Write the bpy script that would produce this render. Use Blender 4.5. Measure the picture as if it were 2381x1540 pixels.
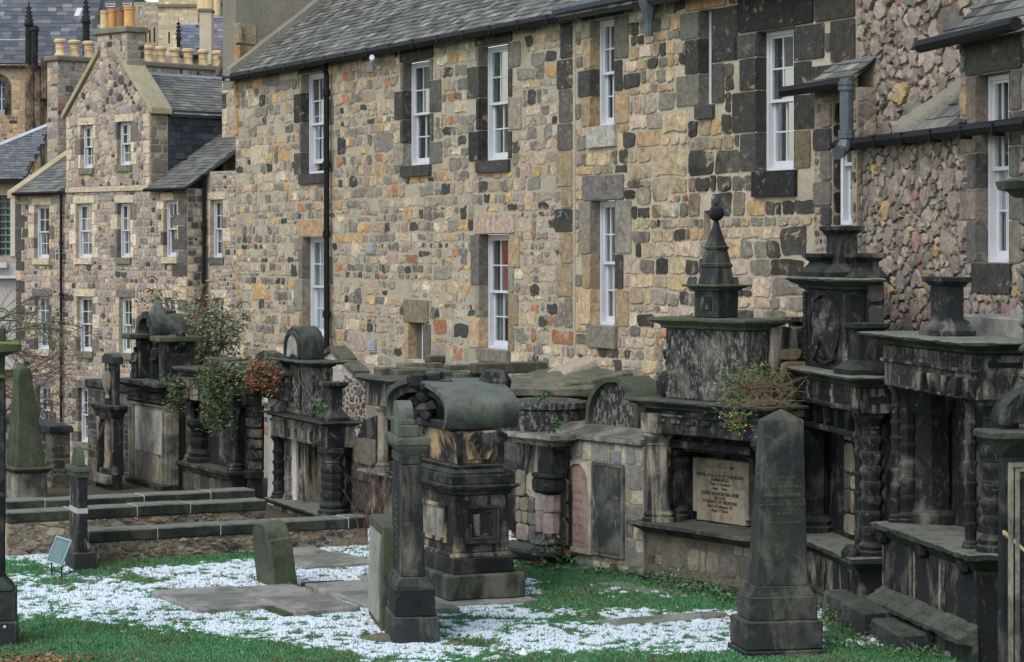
import bpy, bmesh, math, random
import numpy as np
from mathutils import Vector, Matrix, noise

for _o in list(bpy.data.objects):
    bpy.data.objects.remove(_o)
SC = bpy.context.scene
# ---------------------------------------------------------------- camera
F, CX, HY, CH = 5620.0, 1190.0, 587.0, 4.2          # focal length and horizon in units of a 2380 px wide picture, eye height
cam_data = bpy.data.cameras.new("camera")
cam = bpy.data.objects.new("camera", cam_data)
SC.collection.objects.link(cam)
cam.location = (0, 0, CH)
cam.rotation_euler = (math.radians(90), 0, 0)
cam_data.sensor_width = 36
cam_data.lens = F / 2380 * 36
cam_data.shift_y = -(770 - HY) / 2380
cam_data.clip_start = 0.5
cam_data.clip_end = 2000
SC.camera = cam
# ---------------------------------------------------------------- light: flat overcast winter daylight
SUN_EL, SUN_ROT = math.radians(50), math.radians(215)
world = bpy.data.worlds.new("World")
SC.world = world
world.use_nodes = True
wn = world.node_tree
wn.nodes.clear()
sky = wn.nodes.new("ShaderNodeTexSky")
sky.sky_type = 'NISHITA'
sky.sun_disc = False
sky.sun_elevation = SUN_EL
sky.sun_rotation = SUN_ROT
sky.air_density = 1.6
sky.dust_density = 1.5
sky.ozone_density = 1.0
hs = wn.nodes.new("ShaderNodeHueSaturation")
hs.inputs['Saturation'].default_value = 0.62
bg = wn.nodes.new("ShaderNodeBackground")
bg.inputs[1].default_value = 0.14
wo = wn.nodes.new("ShaderNodeOutputWorld")
wn.links.new(sky.outputs[0], hs.inputs['Color'])
wn.links.new(hs.outputs[0], bg.inputs[0])
wn.links.new(bg.outputs[0], wo.inputs[0])
sun_data = bpy.data.lights.new("sun", 'SUN')
sun_data.energy = 1.0
sun_data.angle = math.radians(28)
sun_data.color = (1.0, 0.985, 0.97)
sun = bpy.data.objects.new("sun", sun_data)
SC.collection.objects.link(sun)
_d = Vector((math.sin(SUN_ROT) * math.cos(SUN_EL), math.cos(SUN_ROT) * math.cos(SUN_EL), math.sin(SUN_EL)))
sun.rotation_euler = _d.to_track_quat('Z', 'Y').to_euler()
SC.view_settings.view_transform = 'Standard'
SC.view_settings.look = 'None'
SC.view_settings.exposure = 0.72
SC.view_settings.gamma = 1.0
SC.view_settings.use_curve_mapping = False
SC.render.engine = 'CYCLES'
SC.cycles.max_bounces = 6
SC.cycles.diffuse_bounces = 3
SC.cycles.transparent_max_bounces = 12

# ---------------------------------------------------------------- frames: local axes laid along a wall
class Fr:
    """origin on the line of sight px at distance Y; local x runs along the front towards the viewer, y into the wall."""
    def __init__(s, px, Y, vp=-1690.0, z=0.0):
        k = (px - CX) / F
        s.O = (k * Y, Y)
        dx = CX - vp
        n = math.hypot(dx, F)
        s.ax = (dx / n, -F / n)
        s.ay = (F / n, dx / n)
        s.z0 = z
    def w(s, x=0, y=0):
        return (s.O[0] + x * s.ax[0] + y * s.ay[0], s.O[1] + x * s.ax[1] + y * s.ay[1])
    def X(s, px, y=0.0):
        k = (px - CX) / F
        return (k * (s.O[1] + y * s.ay[1]) - s.O[0] - y * s.ay[0]) / (s.ax[0] - k * s.ax[1])
    def Y(s, px, x=0.0):
        k = (px - CX) / F
        return (k * (s.O[1] + x * s.ax[1]) - s.O[0] - x * s.ax[0]) / (s.ay[0] - k * s.ay[1])
    def Z(s, py, x=0.0, y=0.0):
        return CH - (py - HY) * s.w(x, y)[1] / F - s.z0
    def sub(s, x, y, z=0.0):
        n = Fr.__new__(Fr)
        n.O = s.w(x, y); n.ax = s.ax; n.ay = s.ay; n.z0 = s.z0 + z
        return n

class Crop:
    """turns a pixel of an enlarged cut-out of the picture into picture units"""
    def __init__(s, x0, y0, k):
        s.x0, s.y0, s.k = x0, y0, k
    def x(s, v): return (s.x0 + v / s.k) * 0.59086
    def y(s, v): return (s.y0 + v / s.k) * 0.59086

def tag(o, label=None, cat=None, group=None, kind=None):
    if label: o['label'] = label
    if cat: o['category'] = cat
    if group: o['group'] = group
    if kind: o['kind'] = kind
    return o

def thing(fr, name, label=None, cat=None, group=None, kind=None):
    o = bpy.data.objects.new(name, None)
    o.empty_display_size = 0.2
    SC.collection.objects.link(o)
    o.location = (fr.O[0], fr.O[1], fr.z0)
    o.rotation_euler = (0, 0, math.atan2(fr.ax[1], fr.ax[0]))
    return tag(o, label, cat, group, kind)

def link(name, me, parent=None, label=None, cat=None, group=None, kind=None):
    o = bpy.data.objects.new(name, me)
    SC.collection.objects.link(o)
    if parent is not None:
        o.parent = parent
    return tag(o, label, cat, group, kind)

class MB:
    def __init__(s):
        s.v, s.f, s.c = [], [], []
        s.col = (1, 1, 1)
    def add(s, verts, faces, col=None):
        b = len(s.v)
        s.v.extend(verts)
        s.c.extend([col or s.col] * len(verts))
        s.f.extend([tuple(i + b for i in f) for f in faces])
        return s
    def box(s, x0, x1, y0, y1, z0, z1, col=None):
        if x0 > x1: x0, x1 = x1, x0
        if y0 > y1: y0, y1 = y1, y0
        if z0 > z1: z0, z1 = z1, z0
        return s.add([(x0, y0, z0), (x1, y0, z0), (x1, y1, z0), (x0, y1, z0), (x0, y0, z1), (x1, y0, z1), (x1, y1, z1), (x0, y1, z1)],
                     [(0, 3, 2, 1), (4, 5, 6, 7), (0, 1, 5, 4), (1, 2, 6, 5), (2, 3, 7, 6), (3, 0, 4, 7)], col)
    def rings(s, rings, col=None, caps=True):
        n = len(rings[0]); v = []; f = []
        for r in rings: v.extend(r)
        for i in range(len(rings) - 1):
            for j in range(n):
                a, b = i * n + j, i * n + (j + 1) % n
                f.append((a, b, b + n, a + n))
        if caps:
            f.append(tuple(range(n))[::-1]); f.append(tuple((len(rings) - 1) * n + j for j in range(n)))
        return s.add(v, f, col)
    def stack(s, x0, x1, y0, y1, lv, col=None):
        """rectangles stacked: lv = [(z, out) or (z, outx, outy)]"""
        if x0 > x1: x0, x1 = x1, x0
        rr = []
        for l in lv:
            z, ox = l[0], l[1]; oy = l[2] if len(l) > 2 else l[1]
            rr.append([(x0 - ox, y0 - oy, z), (x1 + ox, y0 - oy, z), (x1 + ox, y1 + oy, z), (x0 - ox, y1 + oy, z)])
        return s.rings(rr, col)
    def lathe(s, cx, cy, prof, n=10, rot=0.0, col=None, sx=1, sy=1):
        rr = [[(cx + sx * r * math.cos(rot + 2 * math.pi * j / n), cy + sy * r * math.sin(rot + 2 * math.pi * j / n), z) for j in range(n)] for r, z in prof]
        return s.rings(rr, col)
    def prism(s, poly, y0, y1, col=None):
        return s.rings([[(x, y0, z) for x, z in poly], [(x, y1, z) for x, z in poly]], col)
    def prismx(s, poly, x0, x1, col=None):
        return s.rings([[(x0, y, z) for y, z in poly], [(x1, y, z) for y, z in poly]], col)
    def ribbon(s, outer, inner, y0, y1, col=None):
        """arch band between two equal length outlines in x,z"""
        n = len(outer)
        v = [(x, y0, z) for x, z in outer] + [(x, y0, z) for x, z in inner] + [(x, y1, z) for x, z in outer] + [(x, y1, z) for x, z in inner]
        f = []
        for i in range(n - 1):
            f += [(i, i + 1, n + i + 1, n + i), (2 * n + i, 3 * n + i, 3 * n + i + 1, 2 * n + i + 1), (i, 2 * n + i, 2 * n + i + 1, i + 1), (n + i, n + i + 1, 3 * n + i + 1, 3 * n + i)]
        f += [(0, n, 3 * n, 2 * n), (n - 1, 3 * n - 1, 4 * n - 1, 2 * n - 1)]
        return s.add(v, f, col)
    def tube(s, pts, r, n=6, col=None, taper=None):
        rr = []
        for i, p in enumerate(pts):
            p = Vector(p)
            a = Vector(pts[max(i - 1, 0)]); b = Vector(pts[min(i + 1, len(pts) - 1)])
            t = (b - a).normalized()
            u = t.cross(Vector((0, 0, 1)))
            if u.length < 0.1: u = t.cross(Vector((1, 0, 0)))
            u.normalize(); w = t.cross(u)
            rad = r if taper is None else r * (1 + (taper - 1) * i / (len(pts) - 1))
            rr.append([tuple(p + u * rad * math.cos(2 * math.pi * j / n) + w * rad * math.sin(2 * math.pi * j / n)) for j in range(n)])
        return s.rings(rr, col)
    def holed(s, x0, x1, z0, z1, y0, y1, ops, col=None):
        """slab with rectangular openings (non overlapping in x)"""
        ops = sorted(ops); cur = x0
        for (a, b, c, d) in ops:
            if a > cur: s.box(cur, a, y0, y1, z0, z1, col)
            if c > z0: s.box(a, b, y0, y1, z0, c, col)
            if d < z1: s.box(a, b, y0, y1, d, z1, col)
            cur = b
        if cur < x1: s.box(cur, x1, y0, y1, z0, z1, col)
        return s
    def build(s, name, mat, parent=None, bevel=0.0, rough=0.0, size=0.12, label=None, cat=None, group=None, kind=None, smooth=True, seed=0):
        me = bpy.data.meshes.new(name)
        if bevel or rough:
            bm = bmesh.new()
            vs = [bm.verts.new(p) for p in s.v]
            for f in s.f:
                try: bm.faces.new([vs[i] for i in f])
                except ValueError: pass
            bmesh.ops.recalc_face_normals(bm, faces=bm.faces)
            if bevel:
                ed = [e for e in bm.edges if len(e.link_faces) == 2 and e.calc_face_angle(0) > 0.5]
                bmesh.ops.bevel(bm, geom=ed, offset=bevel, segments=1, affect='EDGES', clamp_overlap=True)
            if rough:
                for _ in range(5):
                    ed = [e for e in bm.edges if e.calc_length() > size]
                    if not ed or len(bm.verts) > 30000: break
                    bmesh.ops.subdivide_edges(bm, edges=ed, cuts=1, use_grid_fill=True)
                bm.normal_update()
                for v in bm.verts:
                    p = v.co * 2.3 + Vector((seed * 7.1, 0, 0))
                    q = v.co * 9.0 + Vector((0, seed * 3.3, 0))
                    d = noise.noise(p) * 1.1 + noise.noise(q) * 0.7
                    e = 0.0
                    if v.calc_shell_factor() > 1.15 and noise.noise(v.co * 5 + Vector((3, seed, 1))) > 0.15:
                        e = -1.6
                    v.co += v.normal * rough * (d + e)
            bm.to_mesh(me); bm.free()
        else:
            me.from_pydata(s.v, [], s.f)
            bm = bmesh.new(); bm.from_mesh(me)
            bmesh.ops.recalc_face_normals(bm, faces=bm.faces)
            bm.to_mesh(me); bm.free()
            if any(c != (1, 1, 1) for c in s.c):
                at = me.color_attributes.new("Col", 'FLOAT_COLOR', 'POINT')
                a = np.ones((len(s.c), 4), dtype=np.float32); a[:, :3] = np.array(s.c, dtype=np.float32)
                at.data.foreach_set("color", a.ravel())
        if smooth and len(me.polygons):
            me.polygons.foreach_set("use_smooth", [True] * len(me.polygons))
            me.set_sharp_from_angle(angle=math.radians(35))
        me.update()
        me.materials.append(mat)
        return link(name, me, parent, label, cat, group, kind)

def arc(cx, cz, rx, rz, a0, a1, n):
    return [(cx + rx * math.cos(math.radians(a0 + (a1 - a0) * i / n)), cz + rz * math.sin(math.radians(a0 + (a1 - a0) * i / n))) for i in range(n + 1)]

# ---------------------------------------------------------------- materials
class NT:
    def __init__(s, name):
        s.m = bpy.data.materials.new(name); s.m.use_nodes = True
        s.t = s.m.node_tree; s.t.nodes.clear()
        s.b = s.t.nodes.new("ShaderNodeBsdfPrincipled"); s.o = s.t.nodes.new("ShaderNodeOutputMaterial")
        s.l(s.b.outputs[0], s.o.inputs[0])
        tc = s.t.nodes.new("ShaderNodeTexCoord"); s.co = tc.outputs['Object']
    def l(s, a, b): s.t.links.new(a, b)
    def n(s, t, **kw):
        nd = s.t.nodes.new(t)
        for k, v in kw.items():
            if k in nd.inputs.keys():
                if hasattr(v, 'links') or hasattr(v, 'is_linked'): s.l(v, nd.inputs[k])
                else: nd.inputs[k].default_value = v
            else: setattr(nd, k, v)
        return nd
    def map(s, sc, loc=(0, 0, 0)):
        m = s.t.nodes.new("ShaderNodeMapping"); m.inputs['Scale'].default_value = sc; m.inputs['Location'].default_value = loc
        s.l(s.co, m.inputs[0]); return m.outputs[0]
    def noise(s, scale, detail=4, rough=0.6, vec=None, dist=0.0):
        nd = s.t.nodes.new("ShaderNodeTexNoise")
        nd.inputs['Scale'].default_value = scale; nd.inputs['Detail'].default_value = detail; nd.inputs['Roughness'].default_value = rough
        nd.inputs['Distortion'].default_value = dist
        s.l(vec if vec is not None else s.co, nd.inputs['Vector'])
        return nd.outputs[0]
    def ramp(s, fac, lo, hi, a=0.0, b=1.0):
        nd = s.t.nodes.new("ShaderNodeMapRange"); nd.clamp = True
        nd.inputs[1].default_value = lo; nd.inputs[2].default_value = hi; nd.inputs[3].default_value = a; nd.inputs[4].default_value = b
        s.l(fac, nd.inputs[0]); return nd.outputs[0]
    def mix(s, fac, a, b, mode='MIX'):
        nd = s.t.nodes.new("ShaderNodeMix"); nd.data_type = 'RGBA'; nd.blend_type = mode
        for v, i in ((fac, 0), (a, 6), (b, 7)):
            if hasattr(v, 'is_linked'): s.l(v, nd.inputs[i])
            elif i == 0: nd.inputs[0].default_value = v
            else: nd.inputs[i].default_value = tuple(v) + (1,) if len(v) == 3 else v
        return nd.outputs[2]
    def math(s, op, a, b=0.0):
        nd = s.t.nodes.new("ShaderNodeMath"); nd.operation = op
        for v, i in ((a, 0), (b, 1)):
            if hasattr(v, 'is_linked'): s.l(v, nd.inputs[i])
            else: nd.inputs[i].default_value = v
        return nd.outputs[0]
    def up(s, lo=0.55, hi=0.9):
        g = s.t.nodes.new("ShaderNodeNewGeometry"); sp = s.t.nodes.new("ShaderNodeSeparateXYZ")
        s.l(g.outputs['Normal'], sp.inputs[0]); return s.ramp(sp.outputs[2], lo, hi)
    def bump(s, h, strength, dist=0.02, prev=None):
        nd = s.t.nodes.new("ShaderNodeBump"); nd.inputs['Strength'].default_value = strength; nd.inputs['Distance'].default_value = dist
        s.l(h, nd.inputs['Height'])
        if prev is not None: s.l(prev, nd.inputs['Normal'])
        s.l(nd.outputs[0], s.b.inputs['Normal']); return nd.outputs[0]
    def fin(s, col, rough=0.9, spec=0.2):
        if hasattr(col, 'is_linked'): s.l(col, s.b.inputs['Base Color'])
        else: s.b.inputs['Base Color'].default_value = tuple(col) + (1,)
        s.b.inputs['Roughness'].default_value = rough
        s.b.inputs['Specular IOR Level'].default_value = spec
        return s.m

_mats = {}
def tomb(key, dark=(.012, .013, .014), mid=(.075, .07, .06), tan=(.30, .23, .15), black=.5, tanamt=.15, moss=.5, lichen=.25, green=.2, streak=.28, bump=.5, topc=(.075, .085, .06)):
    """weathered sandstone: soot crust, cleaner runs, tan scars, algae, lichen"""
    if key in _mats: return _mats[key]
    t = NT(key)
    sd = (len(_mats) * 3.7, len(_mats) * 1.9, 0)
    big = t.noise(1.7, 7, 0.65, t.map((1, 1, .8), sd), .6)
    run = t.noise(1.0, 6, 0.65, t.map((3.6, 3.6, .75), sd), 1.2)
    mixv = t.math('ADD', t.math('MULTIPLY', big, 1 - streak), t.math('MULTIPLY', run, streak))
    f = t.ramp(mixv, .38 + .245 * black, .515 + .245 * black)
    col = t.mix(f, dark, mid)
    tn = t.noise(2.6, 6, .7, t.map((1, 1, .6), (sd[0] + 5, 2, 1)), .8)
    tf = t.ramp(tn, .72 - .34 * tanamt, .80 - .30 * tanamt)
    if tanamt > 0: col = t.mix(t.math('MULTIPLY', tf, .85), col, tan)
    gn = t.noise(2.2, 5, .6, t.map((1, 1, 1), (9, sd[0], 4)))
    if green > 0: col = t.mix(t.ramp(gn, .42, .66, 0, green), col, (.062, .085, .045))
    if lichen > 0:
        ln = t.noise(17, 6, .78, t.map((1, 1, .55), (1, sd[1], 7)))
        msk = t.noise(1.3, 3, .6, t.map((1, 1, 1), (4, sd[1], 2)))
        lf = t.math('MULTIPLY', t.ramp(ln, .60 - .1 * lichen, .68 - .1 * lichen), t.ramp(msk, .56 - .3 * lichen, .62 - .2 * lichen))
        col = t.mix(t.math('MULTIPLY', lf, .55), col, (.30, .29, .26))
    if moss > 0:
        mn = t.noise(5, 6, .7)
        col = t.mix(t.math('MULTIPLY', t.up(.5, .85), t.ramp(mn, .3, .55, .45 * moss, moss * 1.0)), col, topc)
    fine = t.noise(28, 6, .7)
    col = t.mix(1.0, col, t.mix(fine, (.55, .55, .55), (1.5, 1.5, 1.5)), 'MULTIPLY')
    vt = t.noise(3.2, 8, .72, t.map((1, 1, 1), (7, sd[1], 9)), 1.2)
    col = t.mix(t.ramp(vt, .52, .66, 0, .55), col, tuple(q * .45 for q in dark))
    col = t.mix(t.ramp(vt, .40, .30, 0, .5), col, tuple(q * 1.5 for q in mid))
    h = t.math('ADD', t.noise(14, 8, .75), t.math('MULTIPLY', big, 1.5))
    t.bump(h, bump, .035)
    m = t.fin(col, .85, .25)
    _mats[key] = m
    return m

def plain(key, col, rough=.6, spec=.3, var=.15, scale=12, metal=0.0):
    if key in _mats: return _mats[key]
    t = NT(key)
    n = t.noise(scale, 5, .65)
    a = tuple(c * (1 - var) for c in col); b = tuple(min(1, c * (1 + var)) for c in col)
    c = t.mix(t.ramp(n, .3, .7), a, b)
    t.bump(n, .15, .01)
    t.b.inputs['Metallic'].default_value = metal
    _mats[key] = t.fin(c, rough, spec)
    return _mats[key]

def colmat(key, lo=.6, hi=1.45, bump=.7, scale=9, rough=.92, soot=.0, grit=45, sootc=(.02, .02, .021), smear=None, samt=.5):
    """stone coloured by its own Col attribute"""
    if key in _mats: return _mats[key]
    t = NT(key)
    a = t.n("ShaderNodeAttribute", attribute_name="Col").outputs[0]
    n1 = t.noise(scale, 7, .7, None, .5); n2 = t.noise(grit, 4, .7)
    c = t.mix(1.0, a, t.mix(t.ramp(n1, .28, .72), (lo, lo, lo * .98), (hi, hi * .97, hi * .92)), 'MULTIPLY')
    c = t.mix(1.0, c, t.mix(t.ramp(n2, .3, .7), (.78, .78, .78), (1.25, 1.25, 1.25)), 'MULTIPLY')
    if smear:
        m1 = t.noise(scale * .45, 7, .72, t.map((1, 1, 1.3), (11, 3, 5)), .8)
        c = t.mix(t.ramp(m1, .60 - .16 * samt, .68 - .12 * samt, 0, .9), c, t.mix(t.ramp(n2, .3, .7), tuple(q * .82 for q in smear), tuple(q * 1.18 for q in smear)))
        d1 = t.noise(scale * 1.6, 6, .75, t.map((1, 1, 1.0), (2, 13, 8)), .4)
        c = t.mix(t.ramp(d1, .56, .70, 0, .55), c, (.07, .062, .052))
    if soot > 0:
        s1 = t.noise(.55, 6, .7, None, 1.0); s2 = t.noise(3.0, 5, .7)
        sf = t.ramp(t.math('ADD', t.math('MULTIPLY', s1, .65), t.math('MULTIPLY', s2, .35)), .60 - .1 * soot, .72 - .1 * soot)
        c = t.mix(t.math('MULTIPLY', sf, .8), c, sootc)
    t.bump(t.math('ADD', n1, t.math('MULTIPLY', n2, .35)), bump, .05)
    _mats[key] = t.fin(c, rough, .15)
    return _mats[key]

def mortar(key, col, var=.2, soot=.3):
    if key in _mats: return _mats[key]
    t = NT(key)
    n1 = t.noise(1.1, 7, .7, None, .6); n2 = t.noise(22, 6, .75)
    c = t.mix(t.ramp(n1, .3, .7), tuple(x * (1 - var) for x in col), tuple(x * (1 + var) for x in col))
    c = t.mix(1.0, c, t.mix(t.ramp(n2, .3, .7), (.7, .7, .7), (1.3, 1.28, 1.22)), 'MULTIPLY')
    if soot > 0:
        s1 = t.noise(.8, 6, .7, t.map((1, 1, .7), (3, 5, 7)), 1.0)
        c = t.mix(t.ramp(s1, .58, .72, 0, soot), c, (.05, .05, .045))
    t.bump(n2, .7, .03)
    _mats[key] = t.fin(c, .95, .1)
    return _mats[key]

# ---------------------------------------------------------------- stone walls
def clip(poly, a, b, c):
    """keep a*x+b*z<=c"""
    out = []; n = len(poly)
    for i in range(n):
        p, q = poly[i], poly[(i + 1) % n]
        dp = a * p[0] + b * p[1] - c; dq = a * q[0] + b * q[1] - c
        if dp <= 0: out.append(p)
        if (dp < 0 < dq) or (dq < 0 < dp):
            t = dp / (dp - dq); out.append((p[0] + (q[0] - p[0]) * t, p[1] + (q[1] - p[1]) * t))
    return out

def area(poly):
    return 0.5 * sum(poly[i][0] * poly[(i + 1) % len(poly)][1] - poly[(i + 1) % len(poly)][0] * poly[i][1] for i in range(len(poly)))

def inpoly(p, poly):
    x, y = p; c = False; n = len(poly)
    for i in range(n):
        (x1, y1), (x2, y2) = poly[i], poly[(i + 1) % n]
        if (y1 > y) != (y2 > y) and x < (x2 - x1) * (y - y1) / (y2 - y1) + x1: c = not c
    return c

def hull_planes(poly):
    if area(poly) < 0: poly = poly[::-1]
    pl = []
    for i in range(len(poly)):
        (x1, y1), (x2, y2) = poly[i], poly[(i + 1) % len(poly)]
        L = math.hypot(x2 - x1, y2 - y1) or 1
        a, b = (y2 - y1) / L, -(x2 - x1) / L
        pl.append((a, b, a * x1 + b * y1))
    return pl

def cut_out(poly, cen, excl, m):
    for (a, b, c, d) in excl:
        if not poly: return poly
        xs = [p[0] for p in poly]; zs = [p[1] for p in poly]
        if max(xs) < a - m or min(xs) > b + m or max(zs) < c - m or min(zs) > d + m: continue
        o = [(a - cen[0], 0), (cen[0] - b, 1), (c - cen[1], 2), (cen[1] - d, 3)]
        v, k = max(o)
        if v < -0.02: return []
        poly = clip(poly, *[(1, 0, a - m), (-1, 0, -(b + m)), (0, 1, c - m), (0, -1, -(d + m))][k])
    return poly

def rubble_cells(bound, excl, rmax, rmin, aniso, gap, rng, dens=1.0):
    pl = [(a, b / aniso, c) for a, b, c in hull_planes(bound)]
    pl = []
    bb = [(x, z * aniso) for x, z in bound]
    pl = hull_planes(bb)
    ex = [(a, b, c * aniso, d * aniso) for a, b, c, d in excl]
    x0 = min(p[0] for p in bb); x1 = max(p[0] for p in bb); z0 = min(p[1] for p in bb); z1 = max(p[1] for p in bb)
    cell = rmax * 2.0; grid = {}; pts = []
    A = (x1 - x0) * (z1 - z0)
    steps = 7
    for k in range(steps):
        r = rmax * (rmin / rmax) ** (k / (steps - 1))
        frac = [.10, .16, .2, .25, .35, .6, 3.0][k]
        tries = int(A / (math.pi * r * r) * frac * dens)
        for _ in range(tries):
            x = rng.uniform(x0, x1); z = rng.uniform(z0, z1); rr = r * rng.uniform(.85, 1.15)
            if any(a * x + b * z > c - rr * .35 for a, b, c in pl): continue
            if any(a - .01 < x < b + .01 and c - .01 < z < d + .01 for a, b, c, d in ex): continue
            gx, gz = int(x / cell), int(z / cell); ok = True
            for i in (-1, 0, 1):
                for j in (-1, 0, 1):
                    for (px, pz, pr) in grid.get((gx + i, gz + j), ()):
                        if (px - x) ** 2 + (pz - z) ** 2 < ((pr + rr) * .86) ** 2: ok = False; break
                    if not ok: break
                if not ok: break
            if ok:
                grid.setdefault((gx, gz), []).append((x, z, rr)); pts.append((x, z, rr))
    out = []
    for (x, z, r) in pts:
        R = r * 1.9
        poly = [(x - R, z - R), (x + R, z - R), (x + R, z + R), (x - R, z + R)]
        for a, b, c in pl: poly = clip(poly, a, b, c - gap * .3)
        gx, gz = int(x / cell), int(z / cell)
        for i in (-2, -1, 0, 1, 2):
            for j in (-2, -1, 0, 1, 2):
                for (qx, qz, qr) in grid.get((gx + i, gz + j), ()):
                    if qx == x and qz == z: continue
                    nx, nz = qx - x, qz - z; L = math.hypot(nx, nz)
                    if L > R * 2.2 or not poly: continue
                    c = (qx * qx + qz * qz - x * x - z * z + r * r - qr * qr) / 2
                    poly = clip(poly, nx, nz, c - gap * .5 * L)
        poly = cut_out(poly, (x, z), ex, gap * .5)
        if len(poly) >= 3 and abs(area(poly)) > (rmin * .5) ** 2:
            out.append([(p[0], p[1] / aniso) for p in poly])
    return out

def square_cells(bound, excl, hmax, hmin, ratio, gap, rng, jit=.09):
    xs = [p[0] for p in bound]; zs = [p[1] for p in bound]
    x0, x1, z0, z1 = min(xs), max(xs), min(zs), max(zs); out = []; pl = hull_planes(bound)
    def split(a, b, c, d):
        w, h = b - a, d - c
        if h > hmax * rng.uniform(.75, 1.25) or (h > hmin * 2.2 and rng.random() < .35 and w > h):
            t = c + h * rng.uniform(.3, .7); split(a, b, c, t); split(a, b, t, d); return
        if w > h * ratio * rng.uniform(.6, 1.5):
            t = a + w * rng.uniform(.28, .72); split(a, t, c, d); split(t, b, c, d); return
        g = gap * .5
        j = min(w, h) * jit
        jj = lambda: rng.uniform(-j, j)
        poly = [(a + g + jj(), c + g + jj() * .6), (b - g + jj(), c + g + jj() * .6), (b - g + jj(), d - g + jj() * .6), (a + g + jj(), d - g + jj() * .6)]
        if jit > .12:
            for q_ in range(rng.randint(1, 3)):
                k_ = rng.randrange(len(poly)); p_, r_ = poly[k_], poly[(k_ + 1) % len(poly)]; t_ = rng.uniform(.3, .7)
                poly.insert(k_ + 1, (p_[0] + (r_[0] - p_[0]) * t_ + jj() * .7, p_[1] + (r_[1] - p_[1]) * t_ + jj() * .7))
        for q in pl: poly = clip(poly, q[0], q[1], q[2] - g)
        cen = ((a + b) / 2, (c + d) / 2)
        if poly: poly = cut_out(poly, cen, excl, g)
        if len(poly) >= 3 and abs(area(poly)) > (hmin * .35) ** 2: out.append(poly)
    # rows of changing height first, so that courses run through for a few metres
    z = z0
    while z < z1 - .02:
        h = rng.uniform(hmin * 1.5, hmax * 1.25)
        if z + h > z1 - hmin: h = z1 - z
        x = x0
        while x < x1 - .02:
            w = rng.uniform(1.2, 3.2)
            if x + w > x1 - .5: w = x1 - x
            split(x, x + w, z, z + h); x += w
        z += h
    return out

def soften(poly, rng, j, cap=1.0):
    if area(poly) < 0: poly = poly[::-1]
    n = len(poly); out = []
    for i in range(n):
        p, q = poly[i], poly[(i + 1) % n]
        L = math.hypot(p[0] - q[0], p[1] - q[1])
        t = min(.24 if L < .12 else .14, cap / max(L, .01))
        out.append((p[0] + (q[0] - p[0]) * t, p[1] + (q[1] - p[1]) * t))
        if L > .13: out.append((p[0] + (q[0] - p[0]) * .5 + rng.uniform(-j, j), p[1] + (q[1] - p[1]) * .5 + rng.uniform(-j, j)))
        out.append((p[0] + (q[0] - p[0]) * (1 - t), p[1] + (q[1] - p[1]) * (1 - t)))
    return [(x + rng.uniform(-j, j) * .5, z + rng.uniform(-j, j) * .5) for x, z in out]

def stone_geo(poly, proud, rng, mp, flat=.5):
    n = len(poly); cx = sum(p[0] for p in poly) / n; cz = sum(p[1] for p in poly) / n
    s1 = min(.93, 1 - .012 / (math.sqrt(abs(area(poly))) + .01))
    h1 = proud * flat
    v = [mp(x, -.02, z) for x, z in poly]
    v += [mp(cx + (x - cx) * s1, h1 * rng.uniform(.8, 1.15), cz + (z - cz) * s1) for x, z in poly]
    ox = rng.uniform(-.15, .15) * (max(p[0] for p in poly) - cx); oz = rng.uniform(-.15, .15) * (max(p[1] for p in poly) - cz)
    v.append(mp(cx + ox, proud * rng.uniform(.85, 1.15), cz + oz))
    f = [(i, (i + 1) % n, n + (i + 1) % n, n + i) for i in range(n)] + [(n + i, n + (i + 1) % n, 2 * n) for i in range(n)]
    return v, f

def pick(pal, rng):
    t = rng.uniform(0, sum(w for w, c in pal))
    for w, c in pal:
        t -= w
        if t <= 0: break
    k = rng.uniform(.78, 1.25)
    return tuple(max(.004, min(.9, x * k * rng.uniform(.985, 1.015))) for x in c)

def front(u, h, z): return (u, -h, z)
def side_map(x): return lambda u, h, z: (x + h, u, z)

def lay(parent, cells, pal, mat, rng, proud=.025, mp=front, j=.008, flat=.5, cap=1.0, name='stone', limit=300, drop=0.0, budget=None):
    st = []
    for poly in cells:
        a = abs(area(poly))
        if drop and rng.random() < drop * (1.5 if a < .02 else .35): continue
        st.append((a, soften(poly, rng, j, cap), pick(pal, rng)))
    st.sort(key=lambda q: -q[0])
    rest = MB(); k = 0
    lim = limit if budget is None else min(limit, budget[0])
    for a, poly, col in st:
        v, f = stone_geo(poly, proud * rng.uniform(.6, 1.4), rng, mp, flat)
        if k < lim:
            m = MB(); m.add(v, f, col)
            o = m.build(name, mat, parent); k += 1
        else: rest.add(v, f, col)
    if budget is not None: budget[0] -= k
    if rest.v: rest.build('small_' + name, mat, parent, kind='stuff')
    return len(st)

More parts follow.
